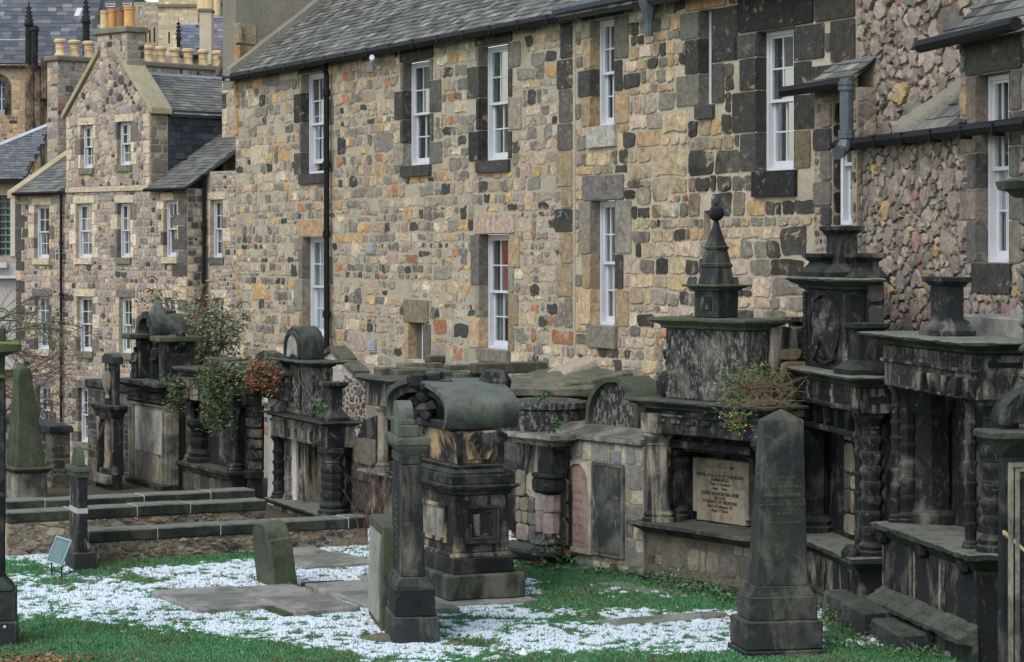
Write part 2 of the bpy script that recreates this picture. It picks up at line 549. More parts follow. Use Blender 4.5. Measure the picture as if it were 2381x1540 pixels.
def wall_face(parent, name, x0, x1, z0, z1, ops, mat, depth=.35, thick=.6, top=None, kind=None, mp=None):
    """mortar wall with real openings: front, reveals, ends and back"""
    m = MB()
    xs = sorted(set([x0, x1] + [v for o in ops for v in o[:2] if x0 < v < x1])); zs = sorted(set([z0, z1] + [v for o in ops for v in o[2:] if z0 < v < z1]))
    P = (lambda x, y, z: (x, y, z)) if mp is None else (lambda x, y, z: mp(x, -y, z))
    for i in range(len(xs) - 1):
        for k in range(len(zs) - 1):
            cx, cz = (xs[i] + xs[i + 1]) / 2, (zs[k] + zs[k + 1]) / 2
            if any(a < cx < b and c < cz < d for a, b, c, d in ops): continue
            m.add([P(xs[i], 0, zs[k]), P(xs[i + 1], 0, zs[k]), P(xs[i + 1], 0, zs[k + 1]), P(xs[i], 0, zs[k + 1])], [(0, 1, 2, 3)])
    for a, b, c, d in ops:
        for q in ([(a, 0, c), (a, depth, c), (a, depth, d), (a, 0, d)], [(b, 0, c), (b, 0, d), (b, depth, d), (b, depth, c)],
                  [(a, 0, c), (b, 0, c), (b, depth, c), (a, depth, c)], [(a, 0, d), (a, depth, d), (b, depth, d), (b, 0, d)]):
            m.add([P(*p) for p in q], [(0, 1, 2, 3)])
    for q in ([(x0, 0, z0), (x0, 0, z1), (x0, thick, z1), (x0, thick, z0)], [(x1, 0, z0), (x1, thick, z0), (x1, thick, z1), (x1, 0, z1)],
              [(x0, 0, z1), (x1, 0, z1), (x1, thick, z1), (x0, thick, z1)]):
        m.add([P(*p) for p in q], [(0, 1, 2, 3)])
    return m.build(name, mat, parent, kind=kind, smooth=False)

# ---------------------------------------------------------------- sash windows
M_WHITE = plain('white_paint', (.51, .53, .57), .45, .4, .06, 6)
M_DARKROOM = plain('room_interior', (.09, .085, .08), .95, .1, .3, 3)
def _glass():
    t = NT('window_glass')
    g = t.n("ShaderNodeBsdfGlossy"); g.inputs['Roughness'].default_value = .03; g.inputs['Color'].default_value = (.9, .95, 1, 1)
    tr = t.n("ShaderNodeBsdfTransparent"); tr.inputs['Color'].default_value = (.86, .9, .9, 1)
    fr = t.n("ShaderNodeLayerWeight"); fr.inputs['Blend'].default_value = .25
    mx = t.n("ShaderNodeMixShader")
    nz = t.noise(1.5, 2, .5)
    t.bump(nz, .05, .02)
    t.l(t.math('ADD', t.math('MULTIPLY', fr.outputs['Fresnel'], .4), .04), mx.inputs[0]); t.l(tr.outputs[0], mx.inputs[1]); t.l(g.outputs[0], mx.inputs[2])
    t.l(mx.outputs[0], t.o.inputs[0])
    return t.m
M_GLASS = _glass()
M_CURTAIN = {'beige': plain('curtain_beige', (.40, .36, .27), .9, .1, .2, 9), 'blue': plain('curtain_blue', (.05, .075, .16), .9, .1, .2, 9),
             'grey': plain('curtain_grey', (.22, .23, .22), .9, .1, .2, 9), 'net': plain('net_curtain', (.52, .54, .53), .9, .1, .08, 30),
             'yellow': plain('curtain_yellow', (.30, .22, .06), .9, .1, .2, 9), 'red': plain('red_board', (.36, .03, .03), .6, .3, .1, 9)}
RNG = random.Random(11)

def sash(parent, x0, x1, z0, z1, y, rows=2, cols=2, curt=None, low=1, split=.5, label=None, open_low=0.0, bar=.022, xr=None):
    """window > casing, sashes, glazing bars, panes, curtain, dark room behind"""
    w = MB(); t = .055
    xr = x1 if xr is None else min(x1, xr)
    w.box(x0, x0 + t, y, y + .16, z0, z1); w.box(xr - t, x1, y, y + .16, z0, z1)
    w.box(x0 + t, xr - t, y, y + .16, z1 - t, z1); w.box(x0 + t, xr - t, y - .01, y + .16, z0, z0 + .05)
    win = w.build('window', M_WHITE, parent, label=label, smooth=False)
    zm = z0 + (z1 - z0) * split
    a, b = x0 + t, xr - t
    for part, (c, d, yy) in enumerate(((zm - .02, z1 - t, y + .03), (z0 + .05 + open_low, zm + .02 + open_low, y + .085))):
        s = MB(); st = .042; bt = .085 if part else .045
        s.box(a, a + st, yy, yy + .045, c, d); s.box(b - st, b, yy, yy + .045, c, d)
        s.box(a + st, b - st, yy, yy + .045, c, c + bt); s.box(a + st, b - st, yy, yy + .045, d - .04, d)
        s.build('sash', M_WHITE, win, smooth=False)
        ga, gb, gc, gd = a + st, b - st, c + bt, d - .04
        g = MB()
        for i in range(1, cols): xx = ga + (gb - ga) * i / cols; g.box(xx - bar / 2, xx + bar / 2, yy + .008, yy + .036, gc, gd)
        for i in range(1, rows):
            zz = gc + (gd - gc) * i / rows
            for k in range(cols): g.box(ga + (gb - ga) * k / cols + (bar / 2 if k else 0), ga + (gb - ga) * (k + 1) / cols - (bar / 2 if k < cols - 1 else 0), yy + .008, yy + .036, zz - bar / 2, zz + bar / 2)
        if g.v: g.build('glazing_bar', M_WHITE, win, smooth=False)
        for i in range(cols):
            for k in range(rows):
                p = MB(); xa, xb = ga + (gb - ga) * i / cols, ga + (gb - ga) * (i + 1) / cols; za, zb = gc + (gd - gc) * k / rows, gc + (gd - gc) * (k + 1) / rows
                q = RNG.uniform(-.004, .004)
                p.add([(xa, yy + .022, za), (xb, yy + .022 + q, za), (xb, yy + .022 + q, zb), (xa, yy + .022, zb)], [(0, 1, 2, 3)])
                p.build('pane', M_GLASS, win, smooth=False)
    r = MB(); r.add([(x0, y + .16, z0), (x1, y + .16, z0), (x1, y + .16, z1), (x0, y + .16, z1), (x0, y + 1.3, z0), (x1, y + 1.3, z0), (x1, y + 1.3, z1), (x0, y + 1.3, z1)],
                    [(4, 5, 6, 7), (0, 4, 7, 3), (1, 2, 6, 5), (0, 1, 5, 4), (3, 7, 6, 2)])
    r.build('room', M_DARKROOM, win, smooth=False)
    sh = MB(); sh.add([(x0 + .02, y + .17, z0), (x0 + .10, y + .62, z0), (x0 + .10, y + .62, z1), (x0 + .02, y + .17, z1)], [(0, 1, 2, 3)])
    sh.build('shutter', M_CURTAIN[(curt[0][0] if curt and curt[0][0] != 'red' else 'beige')], win, smooth=False)
    for cu in (curt or []):
        kind, u0, u1, v0, v1, dy = cu
        dy = .17; u0 -= .28; u1 -= .28
        if u1 <= .03: continue
        u0 = max(u0, .02)
        xa, xb = x0 + (x1 - x0) * u0, x0 + (x1 - x0) * u1; za, zb = z0 + (z1 - z0) * v0, z0 + (z1 - z0) * v1
        nn = 14; m = MB(); v = []; f = []
        for i in range(nn + 1):
            xx = xa + (xb - xa) * i / nn; yy = y + dy + .015 * math.sin(i * 2.2)
            v += [(xx, yy, za), (xx, yy, zb)]
            if i: f.append((2 * i - 2, 2 * i, 2 * i + 1, 2 * i - 1))
        m.add(v, f); m.build('curtain' if kind != 'red' else 'red_board', M_CURTAIN[kind], win)
    return win

# ---------------------------------------------------------------- slates
M_SLATE = colmat('slate', .7, 1.35, .35, 14, .6, grit=60)
def slates(parent, mp, poly, sw, ex, pal, rng, thick=.014, limit=300, name='slate', mat=None, wob=.006):
    """mp(s,t,h)->xyz on the slope; poly = outline in s,t"""
    xs = [p[0] for p in poly]; ts = [p[1] for p in poly]
    t = min(ts); row = 0; L = []
    while t < max(ts):
        s = min(xs) - sw * rng.random()
        while s < max(xs):
            w = sw * rng.uniform(.75, 1.25)
            if inpoly((s + w / 2, t + ex * .5), poly): L.append((s, w, t, ex))
            s += w
        t += ex * (1.0 if row < 400 else 1); row += 1
    rng.shuffle(L)
    near = sorted(L, key=lambda q: -q[0])
    keep = set(id(q) for q in near[:limit])
    rest = MB()
    for q in L:
        s, w, t, e = q
        c = pick(pal, rng); g = .004
        l0 = thick * rng.uniform(.8, 1.6); j = rng.uniform(-wob, wob); k = rng.uniform(-wob, wob)
        cl = lambda a: min(max(a, min(xs)), max(xs))
        a, b = cl(s + g), cl(s + w - g)
        v = [mp(a, t - .01 + j, l0), mp(b, t - .01 + k, l0), mp(b, t + e * 1.15, .003), mp(a, t + e * 1.15, .003), mp(a, t - .01 + j, -.002), mp(b, t - .01 + k, -.002), mp(b, t + e * 1.15, -.01), mp(a, t + e * 1.15, -.01)]
        f = [(0, 1, 2, 3), (0, 4, 5, 1), (1, 5, 6, 2), (3, 7, 4, 0)]
        if id(q) in keep:
            m = MB(); m.add(v, f, c); m.build(name, mat or M_SLATE, parent, smooth=False)
        else: rest.add(v, f, c)
    if rest.v: rest.build(name + '_courses', mat or M_SLATE, parent, kind='stuff', smooth=False)

SL_GREY = [(5, (.115, .12, .118)), (3, (.075, .08, .082)), (2.4, (.165, .17, .155)), (1, (.13, .125, .135)), (.8, (.21, .215, .18))]
SL_BLUE = [(5, (.035, .042, .052)), (3, (.05, .06, .072)), (1, (.075, .09, .11))]
# ================================================================ rubble house (left part of the long range)
rng = random.Random(5)
def BR(k, to, m):
    return lambda pal: [(w, tuple((x * k if max(c) > .1 else x) * (1 - m) + t * m * (1 if max(c) > .1 else .15) for x, t in zip(c, to))) for w, c in pal]
PAL_MAIN = BR(1.2, (.42,.37,.28), .16)([(3.0, (.35, .265, .185)), (2.4, (.35, .295, .225)), (2.6, (.30, .245, .215)), (3.4, (.17, .165, .15)), (1.3, (.07, .07, .07)), (2.4, (.11, .11, .105)),
            (1.6, (.42, .27, .12)), (.7, (.30, .12, .055)), (1.2, (.47, .40, .30)), (.5, (.28, .19, .18))])
PAL_SQ = BR(1.3, (.45,.38,.28), .08)([(3.5, (.34, .27, .18)), (3, (.36, .285, .23)), (4.0, (.13, .125, .11)), (1.8, (.065, .062, .058)), (1.3, (.38, .27, .16)), (.25, (.32, .13, .07)), (1.5, (.23, .20, .175)), (.8, (.42, .35, .30))])
PAL_PINK = BR(1.3, (.32,.28,.24), .22)([(4, (.28, .225, .21)), (3, (.24, .205, .19)), (4.4, (.18, .17, .158)), (1.2, (.34, .28, .22)), (.8, (.13, .12, .11)), (.5, (.38, .27, .14)), (.8, (.27, .15, .14))])
M_STONE = colmat('rubble_stone', .55, 1.5, .9, 9, soot=.2, smear=(.37, .335, .265), samt=.25)
M_SQ = colmat('squared_stone', .5, 1.45, 1.0, 7, soot=.7, smear=(.38, .33, .25), samt=.2)
M_PINK = colmat('pink_stone', .55, 1.4, 1.0, 8, soot=.3, smear=(.30, .25, .20), samt=.25)
M_MORT = mortar('lime_mortar', (.37, .335, .265), .2, .35)
M_MORT2 = mortar('pale_mortar', (.40, .35, .275), .2, .4)
M_MORTP = mortar('pink_mortar', (.33, .27, .22), .2, .4)
M_MARGIN = colmat('window_margin', .55, 1.6, .7, 9, soot=.4, smear=(.27, .225, .165), samt=.12)
M_HARL = mortar('grey_harling', (.22, .205, .175), .16, .25)
M_IRON = plain('shaded_black_iron', (.008, .008, .009), .55, .2, .3, 12)  # iron's own black, darkened further to paint in the eaves shadow
M_IRONG = plain('grey_iron', (.07, .085, .10), .5, .4, .25, 9)
M_LEAD = plain('lead', (.42, .46, .52), .5, .4, .15, 5)
DK = (.05, .049, .048); GR = (.13, .125, .11); MG = (.20, .185, .155); TN = (.36, .27, .18); LT = (.40, .38, .35); PK_ = (.40, .31, .26)

def stone_block(parent, x0, x1, z0, z1, col, proud, mp=front, mat=None, name='stone', label=None):
    m = MB(); g = .006
    poly = [(x0 + g, z0 + g), (x1 - g, z0 + g), (x1 - g, z1 - g), (x0 + g, z1 - g)]
    poly = soften(poly, rng, .006, .022)
    n = len(poly)
    v = [mp(x, -.03, z) for x, z in poly] + [mp(x + (.008 if x < (x0 + x1) / 2 else -.008), proud, z + (.008 if z < (z0 + z1) / 2 else -.008)) for x, z in poly]
    f = [(i, (i + 1) % n, n + (i + 1) % n, n + i) for i in range(n)] + [tuple(range(n, 2 * n))]
    m.add(v, f, col)
    return m.build(name, mat or M_MARGIN, parent, label=label)

def surround(parent, op, excl, cols, jh=.42, long=.42, short=.17, lint=.38, sill=.2, lcol=None, scol=None, jl=True, jr=True, sproud=.06, reveal=.15):
    """dressed stones round an opening: lintel, long and short jamb stones, sill; also the stones of the reveal"""
    a, b, c, d = op
    if lint:
        stone_block(parent, a - short * 1.1, b + short * 1.1, d, d + lint, lcol or rng.choice(cols), .03); excl.append((a - short * 1.1, b + short * 1.1, d, d + lint))
    if sill:
        m = MB(); m.box(a - .06, b + .06, -sproud, reveal - .002, c - sill, c - .004)
        col = scol or rng.choice(cols); m.c = [col] * 8
        m.build('sill', M_MARGIN, parent, smooth=False); excl.append((a - .07, b + .07, c - sill, c))
    for side in (0, 1):
        if (side == 0 and not jl) or (side == 1 and not jr): continue
        z = c; k = rng.randint(0, 1)
        while z < d - .02:
            h = jh * rng.uniform(.75, 1.2)
            if d - z - h < jh * .5: h = d - z
            L = (long if k % 2 else short) * rng.uniform(.85, 1.2); k += 1
            col = rng.choice(cols); kk = rng.uniform(.75, 1.3); col = tuple(q * kk for q in col)
            x0, x1 = (a - L, a - .001) if side == 0 else (b + .001, b + L)
            stone_block(parent, x0, x1, z, z + h, col, .02)
            # stone carried round into the reveal
            m = MB(); xx = a if side == 0 else b; s = .006 if side == 0 else -.006
            m.add([(xx + s, -.018, z + .006), (xx + s, reveal, z + .006), (xx + s, reveal, z + h - .006), (xx + s, -.018, z + h - .006)], [(0, 1, 2, 3)], tuple(q * .9 for q in col))
            m.build('reveal_stone', M_MARGIN, parent, smooth=False)
            excl.append((x0, x1, z, z + h)); z += h
    excl.append((a, b, c, d))

MW = Fr(1155, 40.7)
def op_main(fr, l, r, t, b, ref=None):
    """opening from picture: left and right edge, top and bottom measured at px ref"""
    x0, x1 = fr.X(l), fr.X(r); xr = fr.X(ref if ref is not None else (l + r) / 2)
    return (x0, x1, fr.Z(b, xr), fr.Z(t, xr))

house = thing(MW, 'rubble_house', 'long rubble-walled house with a grey slate roof and black gutter, tallest white windows', 'house')
XL, XR = MW.X(548), MW.X(1336)
EAVE = 7.95
RV = .15
wins = [  # l, r, top, bottom, ref px, rows..
    (702, 757, 172, 405, 716, 'up'), (938.7, 1000.5, 141, 384, 975, 'up'), (1115, 1183, 104, 373, 1150, 'up'),
    (705, 757, 552, 781.5, 717, 'lo'), (1116, 1183, 545, 813, 1150, 'lo')]
ops = []; excl = []
for i, (l, r, t, b, ref, kind) in enumerate(wins):
    op = op_main(MW, l, r, t, b, ref)
    ops.append(op)
slit = op_main(MW, 951, 986, 751, 836, 970); ops.append(slit)
wall_face(house, 'wall', XL, XR, -.8, EAVE, ops, M_MORT, .16)
for i, (l, r, t, b, ref, kind) in enumerate(wins):
    op = ops[i]
    dark = [DK, (.09, .085, .08), GR, (.07, .068, .065), MG]
    if kind == 'up':
        surround(house, op, excl, dark, lint=max(.06, EAVE - op[3] - .02), lcol=DK, scol=(.06, .06, .06), long=.44, short=.13, jh=.5)
    else:
        surround(house, op, excl, [TN, GR, MG, (.25, .2, .15)], lint=.36, lcol=(.38, .26, .17) if i == 3 else PK_, scol=(.17, .16, .14), long=.4, short=.2, jh=.55)
    cu = [[('yellow', .15, .45, .55, .98, .2), ('blue', .5, .95, .05, .98, .22), ('beige', .15, .4, .05, .5, .25)],
          [('grey', .1, .35, .05, .98, .25)], [('beige', .1, .3, .05, .98, .25)],
          [('net', .1, .95, .02, .98, .22)], [('red', .5, .93, .52, .93, .2), ('net', .1, .28, .1, .98, .25), ('grey', .1, .5, .05, .5, .28)]][i]
    sash(house, op[0] + .01, op[1] - .01, op[2] + .005, op[3] - .01, RV, xr=MW.X(wins[i][1] + 1, RV), curt=cu, open_low=.16 if i == 0 else 0)
# slit window
surround(house, slit, excl, [TN, GR, TN], jh=.45, long=.28, short=.2, lint=.42, lcol=(.20, .165, .12), sill=0)
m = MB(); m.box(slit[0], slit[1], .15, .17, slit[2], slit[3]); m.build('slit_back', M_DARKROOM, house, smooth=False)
m = MB()
for q in (.52, .66, .8): m.box(slit[0] + (slit[1] - slit[0]) * q, slit[0] + (slit[1] - slit[0]) * (q + .06), .10, .12, slit[2], slit[3])
m.build('slit_bars', M_WHITE, house, smooth=False)

# air bricks and camera
def louvre(fr, parent, l, r, t, b):
    x0, x1 = fr.X(l), fr.X(r); z0, z1 = fr.Z(b, x0), fr.Z(t, x0)
    m = MB(); m.box(x0 - .04, x1 + .04, -.035, 0, z0 - .04, z1 + .03); m.c = [(.30, .30, .30)] * 8
    v = m.build('air_brick', M_MARGIN, parent, smooth=False)
    for k in range(6):
        s = MB(); zz = z0 + (z1 - z0) * (k + .2) / 6; s.box(x0, x1, -.05, -.036, zz, zz + (z1 - z0) * .09)
        s.build('slat', M_LEAD, v, smooth=False)
    excl.append((x0 - .05, x1 + .05, z0 - .05, z1 + .04))
louvre(MW, house, 857, 869, 145, 164); louvre(MW, house, 858, 871, 568, 586); louvre(MW, house, 861, 874, 793, 814)
m = MB(); xc = MW.X(884); zc = MW.Z(147, xc)
m.tube([(xc, -.04, zc - .05), (xc, -.14, zc)], .03, 8)
m.tube([(xc - .12, -.12, zc + .01), (xc + .16, -.20, zc + .06)], .045, 8)
m.tube([(xc + .15, -.20, zc + .07), (xc + .2, -.26, zc + .08)], .055, 8)
m.box(xc - .05, xc + .05, -.04, 0, zc - .11, zc + .0)
m.build('security_camera', M_WHITE, None, label='small white security camera under the eaves of the rubble house', cat='camera'); bpy.context.view_layer.update()
_c = bpy.data.objects['security_camera']; _c.location = house.location; _c.rotation_euler = house.rotation_euler

z = 3.0; k = 0
while z < 7.7:          # soot stained tusking stones where the two houses join
    h = rng.uniform(.3, .6); Lq = rng.uniform(.25, .6)
    if rng.random() < .8:
        stone_block(house, XR - .06 - Lq, XR - .06, z, z + h, rng.choice([(.06, .058, .055), (.12, .11, .1), (.2, .17, .13), (.3, .23, .15)]), .02, mat=M_STONE); excl.append((XR - .06 - Lq, XR - .05, z, z + h))
    z += h; k += 1
cells = []
for (zb_, zt_, hx, hn) in ((.4, 2.3, .34, .12), (2.3, 3.7, .44, .11), (3.7, 5.2, .34, .10), (5.2, 6.6, .46, .11), (6.6, EAVE, .40, .11)):
    cells += square_cells([(XL + .02, zb_), (XR - .02, zb_), (XR - .02, zt_), (XL + .02, zt_)], excl, hx, hn, 2.3, .034, rng, jit=.24)
lay(house, cells, PAL_MAIN, M_STONE, rng, .014, drop=.13, j=.026, flat=.8, cap=.06)

# gable end facing right side is hidden; roof slope
RS = .78; RY = 5.2
def roof_mp(fr_e, z_e, s=RS, ov=.25):
    c = math.cos(math.atan(s)); sn = math.sin(math.atan(s))
    return lambda a, t, h: (a, -ov + t * c - h * sn, z_e - ov * s + t * sn + h * c)
rm = roof_mp(MW, EAVE + .16)
L = 6.5
m = MB(); ov = .25
def slope_sheet(mp, x0, x1, t0, t1, th=.08):
    mm = MB(); mm.rings([[mp(x0, t0, -.012), mp(x1, t0, -.012), mp(x1, t0, -th), mp(x0, t0, -th)], [mp(x0, t1, -.012), mp(x1, t1, -.012), mp(x1, t1, -th), mp(x0, t1, -th)]]); return mm
slope_sheet(rm, XL + .05, XR - .02, 0, L).build('roof', plain('roof_boards', (.05, .05, .05)), house, smooth=False)
slates(house, rm, [(XL + .12, 0), (XR - .02, 0), (XR - .02, 5.2), (XL + .12, 5.2)], .24, .15, SL_GREY, rng, thick=.018, wob=.012)
# harled gable of the taller wing and sloping cope
gx = XL + .04
m = MB(); m.prismx([(-.02, EAVE - .25), (8, EAVE + 6.0), (8, 16), (-.02, 16)], gx - .8, gx)
m.build('harled_gable', M_HARL, house, bevel=.01)
m = MB(); c = .22
m.prismx([(-.28, EAVE - .18 + .04), (-.28, EAVE + .16), (6.2, EAVE + .10 + 6.4 * RS + .05), (6.2, EAVE - .2 + 6.4 * RS)], gx + .002, gx + .36)
m.build('skew_cope', mortar('cope_cement', (.22, .205, .175), .15, .1), house, bevel=.02, rough=.012, size=.3)
for k, (zz, hh, cc) in enumerate([(7.3, .5, (.38, .23, .10)), (7.82, .3, (.33, .25, .16)), (8.13, .5, (.38, .24, .11)), (8.65, .45, (.30, .24, .17)), (6.7, .55, (.42, .27, .13))]):
    stone_block(house, XL - .02, XL + .2 + .07 * (k % 2), zz, zz + hh, cc, .035, mat=M_STONE)
    if zz > 7.9: stone_block(house, -.01, .35 + .1 * (k % 2), zz, zz + hh, cc, .03, mp=side_map(gx), mat=M_STONE)
# eaves gutter and soffit, their black also painting in the shadow there
m = MB(); m.tube([(XL - .1, -.20, EAVE - .03), (XR + .1, -.20, EAVE - .03)], .085, 8)
for k in range(16): m.box(XL + .4 + k * 1.02, XL + .43 + k * 1.02, -.282, -.12, EAVE - .112, EAVE + .035)
m.build('gutter', M_IRON, house)
m = MB(); m.box(XL, XR, -.18, 0, EAVE - .06, EAVE + .04); m.build('eaves_board', M_IRON, house, smooth=False)
xp = MW.X(761, -.1)
m = MB(); m.tube([(xp, -.2, EAVE - .06), (xp, -.12, EAVE - .3), (xp, -.12, 4.6), (xp + .02, -.12, 2.0)], .058, 8)
for zz in (7.3, 5.9, 4.55, 3.0, 2.2): m.lathe(xp, -.12, [(.062, zz - .07), (.082, zz - .06), (.082, zz + .06), (.062, zz + .07)], 8)
m.build('downpipe', M_IRON, house)

# ================================================================ squared rubble house (right part)
sq = thing(MW.sub(XR, 0), 'squared_rubble_house', 'house of large squared stones blackened by soot, right of the long rubble house', 'house')
FS = MW.sub(XR, 0)
SX0, SX1 = .02, FS.X(1990)
TOP = 9.4
exs = []
w2 = [(1374, 1430.5, 42, 292, 1410), (1374.5, 1432, 466, 758, 1410), (1759.5, 1848, 66, 396, 1815), (1626.5, 1657, 21, 243.5, 1650)]
ops2 = [op_main(FS, *q) for q in w2]
slot = op_main(FS, 1636, 1652, 490, 560, 1640)
wall_face(sq, 'wall', SX0, SX1, -.8, TOP, ops2 + [slot], M_MORT2, .22)
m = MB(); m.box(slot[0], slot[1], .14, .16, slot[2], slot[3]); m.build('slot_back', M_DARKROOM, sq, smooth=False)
exs.append(slot)
surround(sq, ops2[0], exs, [GR, TN, (.28, .2, .13), MG, DK], lint=.12, lcol=DK, scol=(.36, .35, .33), sill=.33, long=.36, short=.26, jh=.55)
surround(sq, ops2[1], exs, [DK, MG, GR, (.2, .19, .17), TN], lint=.40, lcol=(.15, .14, .14), scol=(.17, .16, .14), sill=.34, long=.42, short=.24, jh=.6)
surround(sq, ops2[2], exs, [DK, DK, (.05, .048, .045), (.12, .10, .07)], lint=.62, lcol=(.02, .02, .02), scol=(.025, .025, .028), sill=.36, long=.62, short=.42, jh=.55)
surround(sq, ops2[3], exs, [DK, (.06, .058, .055), GR], lint=.3, lcol=(.3, .2, .12), scol=(.06, .06, .06), sill=.2, long=.6, short=.34, jh=.6)
cus = [[('grey', .1, .35, .05, .98, .25)], [('beige', .15, .45, .02, .98, .25), ('red', .7, .93, .52, .93, .3)], [('grey', .1, .32, .02, .98, .25)], []]
for op, cu, q in zip(ops2, cus, w2): sash(sq, op[0] + .01, op[1] - .01, op[2] + .005, op[3] - .01, .15, xr=FS.X(q[1] + (1 if q[1] > 1700 or q[1] < 1500 else 12), .15), curt=cu)
# heavy black quoins of the right corner
z = 3.4; k = 0
while z < TOP - .3:
    h = rng.uniform(.42, .62); Lq = (.95 if k % 2 else .6) * rng.uniform(.9, 1.1); k += 1
    stone_block(sq, SX1 - Lq, SX1 - .002, z, z + h, rng.choice([(.022, .022, .024), (.03, .03, .03), (.05, .045, .04)]), .03, name='quoin')
    exs.append((SX1 - Lq, SX1, z, z + h)); z += h
za, xm_ = 4.7, FS.X(1600)
PAL_SQD = [(3, (.06, .058, .055)), (2, (.12, .11, .095)), (2, (.30, .24, .165)), (1, (.40, .28, .16)), (1.5, (.22, .19, .15))]
for (a, b, c, d, pal, hx, hn, rt, lm) in ((SX0 + .02, xm_, za, TOP, PAL_SQ, .50, .16, 2.3, 90), (xm_, SX1, za, TOP, PAL_SQD, .52, .18, 2.4, 90), (SX0 + .02, SX1, .3, za, PAL_SQ, .40, .13, 2.6, 120)):
    lay(sq, square_cells([(a, c), (b, c), (b, d), (a, d)], exs, hx, hn, rt, .026, rng, jit=.13), pal, M_SQ, rng, .022, j=.017, flat=.85, cap=.05, limit=lm)
E2 = FS.Z(24, FS.X(1345))
m = MB(); x2 = FS.X(1520)
m.tube([(-.12, -.28, E2), (x2, -.28, E2 + .02), (SX1, -.28, E2 + .05)], .085, 8)
m.build('gutter', M_IRONG, sq)
rm2 = roof_mp(FS, E2 + .12, ov=.3)
slope_sheet(rm2, -.05, SX1, 0, 6).build('roof', plain('roof_boards', (.05, .05, .05)), sq, smooth=False)
slates(sq, rm2, [(-.05, 0), (SX1, 0), (SX1, 1.5), (-.05, 1.5)], .24, .15, SL_GREY, rng, thick=.018, limit=60)
xh = FS.X(1515, -.15)
m = MB(); m.lathe(xh, -.2, [(.06, E2 - .62), (.075, E2 - .5), (.06, E2 - .45), (.09, E2 - .35), (.16, E2 - .12), (.17, E2 - .05)], 8)
m.build('rainwater_head', M_IRONG, sq)
stone_block(sq, SX1 - 1.2, SX1 - .9, 0, .1, DK, .01)

# small lean-to roof, its wall and the dark door recess between the two houses
stair = thing(MW.sub(XR, 0).sub(FS.X(1893, -.3), -.3), 'stair_porch', 'narrow rubble porch under a small slate lean-to roof with a dark recess', 'porch')
FP = FS.sub(FS.X(1893, -.3), -.3)
px1 = FP.X(1992); ptop = FP.Z(212, FP.X(1900)); 
pop = (FP.X(1935), FP.X(1980), FP.Z(525, FP.X(1960)), FP.Z(238, FP.X(1950)))
wall_face(stair, 'wall', 0, px1, .5, ptop, [pop], M_MORTP, .3, .3)
pe = [pop]
z = pop[2]; k = 0
while z < pop[3] - .1:
    h = rng.uniform(.25, .42); stone_block(stair, pop[0] - (.42 if k % 2 else .25), pop[0] - .003, z, min(z + h, pop[3]), rng.choice([(.13, .12, .11), (.2, .17, .15), (.05, .05, .05), (.22, .15, .14)]), .03)
    pe.append((pop[0] - (.42 if k % 2 else .25), pop[0], z, z + h)); z += h; k += 1
stone_block(stair, 0.2, px1 - .02, pop[3], pop[3] + .36, (.12, .11, .09), .03, name='lintel'); pe.append((.2, px1, pop[3], pop[3] + .36))
lay(stair, square_cells([(.01, .9), (px1, .9), (px1, ptop), (.01, ptop)], pe, .28, .08, 1.2, .03, rng), PAL_PINK[2:] + [(2, (.07, .07, .065))], M_PINK, rng, .03, j=.012, limit=60)
sash(stair, FP.X(1954, .06), pop[1] - .005, pop[2] + .01, pop[3] - .02, .06, cols=1)
lay(stair, square_cells([(.0, pop[2]), (.3, pop[2]), (.3, pop[3]), (.0, pop[3])], [], .4, .25, 2, .02, rng), [(3, (.03, .028, .026)), (1, (.09, .06, .045)), (1, (.07, .06, .05))], M_PINK, rng, .01, mp=side_map(pop[0]), name='reveal_stone', limit=10)
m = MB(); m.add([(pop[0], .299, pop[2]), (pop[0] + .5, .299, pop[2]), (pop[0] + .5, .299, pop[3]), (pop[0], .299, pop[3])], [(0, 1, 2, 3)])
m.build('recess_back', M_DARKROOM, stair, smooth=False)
lay(stair, rubble_cells([(0, .9), (.3, .9), (.3, ptop), (0, ptop)], [], .15, .06, 1.2, .03, rng, 1.2), PAL_PINK[2:], M_PINK, rng, .02, mp=side_map(px1), limit=10)
rp = lambda a, t, h: (a, -.2 + t * .80 - h * .6, ptop + .02 + t * .6 + h * .8)
xx0 = -.25; 
mm = MB(); mm.add([rp(xx0, 0, -.03), rp(px1, 0, -.03), rp(px1, 1.1, -.03), rp(xx0 + .6, 1.1, -.03)], [(0, 1, 2, 3)]); mm.build('roof', plain('roof_boards', (.05, .05, .05)), stair, smooth=False)
slates(stair, rp, [(xx0, 0), (px1, 0), (px1, .95), (xx0 + 1.0, .95)], .26, .17, SL_GREY, rng, thick=.02)
m = MB(); m.tube([(xx0 - .05, -.3, ptop + .0), (px1 + .1, -.3, ptop + .03)], .07, 8); m.build('gutter', M_IRON, stair)
xd = FP.X(1978, -.35)
m = MB(); zt, zb = FP.Z(185, xd), FP.Z(330, xd)
m.tube([(xd, -.42, zt), (xd, -.42, zb)], .085, 10)
for q in (.08, .16, .86, .93): m.lathe(xd, -.42, [(.088, zt + (zb - zt) * q - .03), (.108, zt + (zb - zt) * q - .025), (.108, zt + (zb - zt) * q + .025), (.088, zt + (zb - zt) * q + .03)], 10)
m.tube([(xd, -.42, zb + .02), (xd + .02, -.5, zb - .12), (xd + .1, -.62, zb - .16)], .085, 10)
m.build('downpipe', M_IRONG, stair)

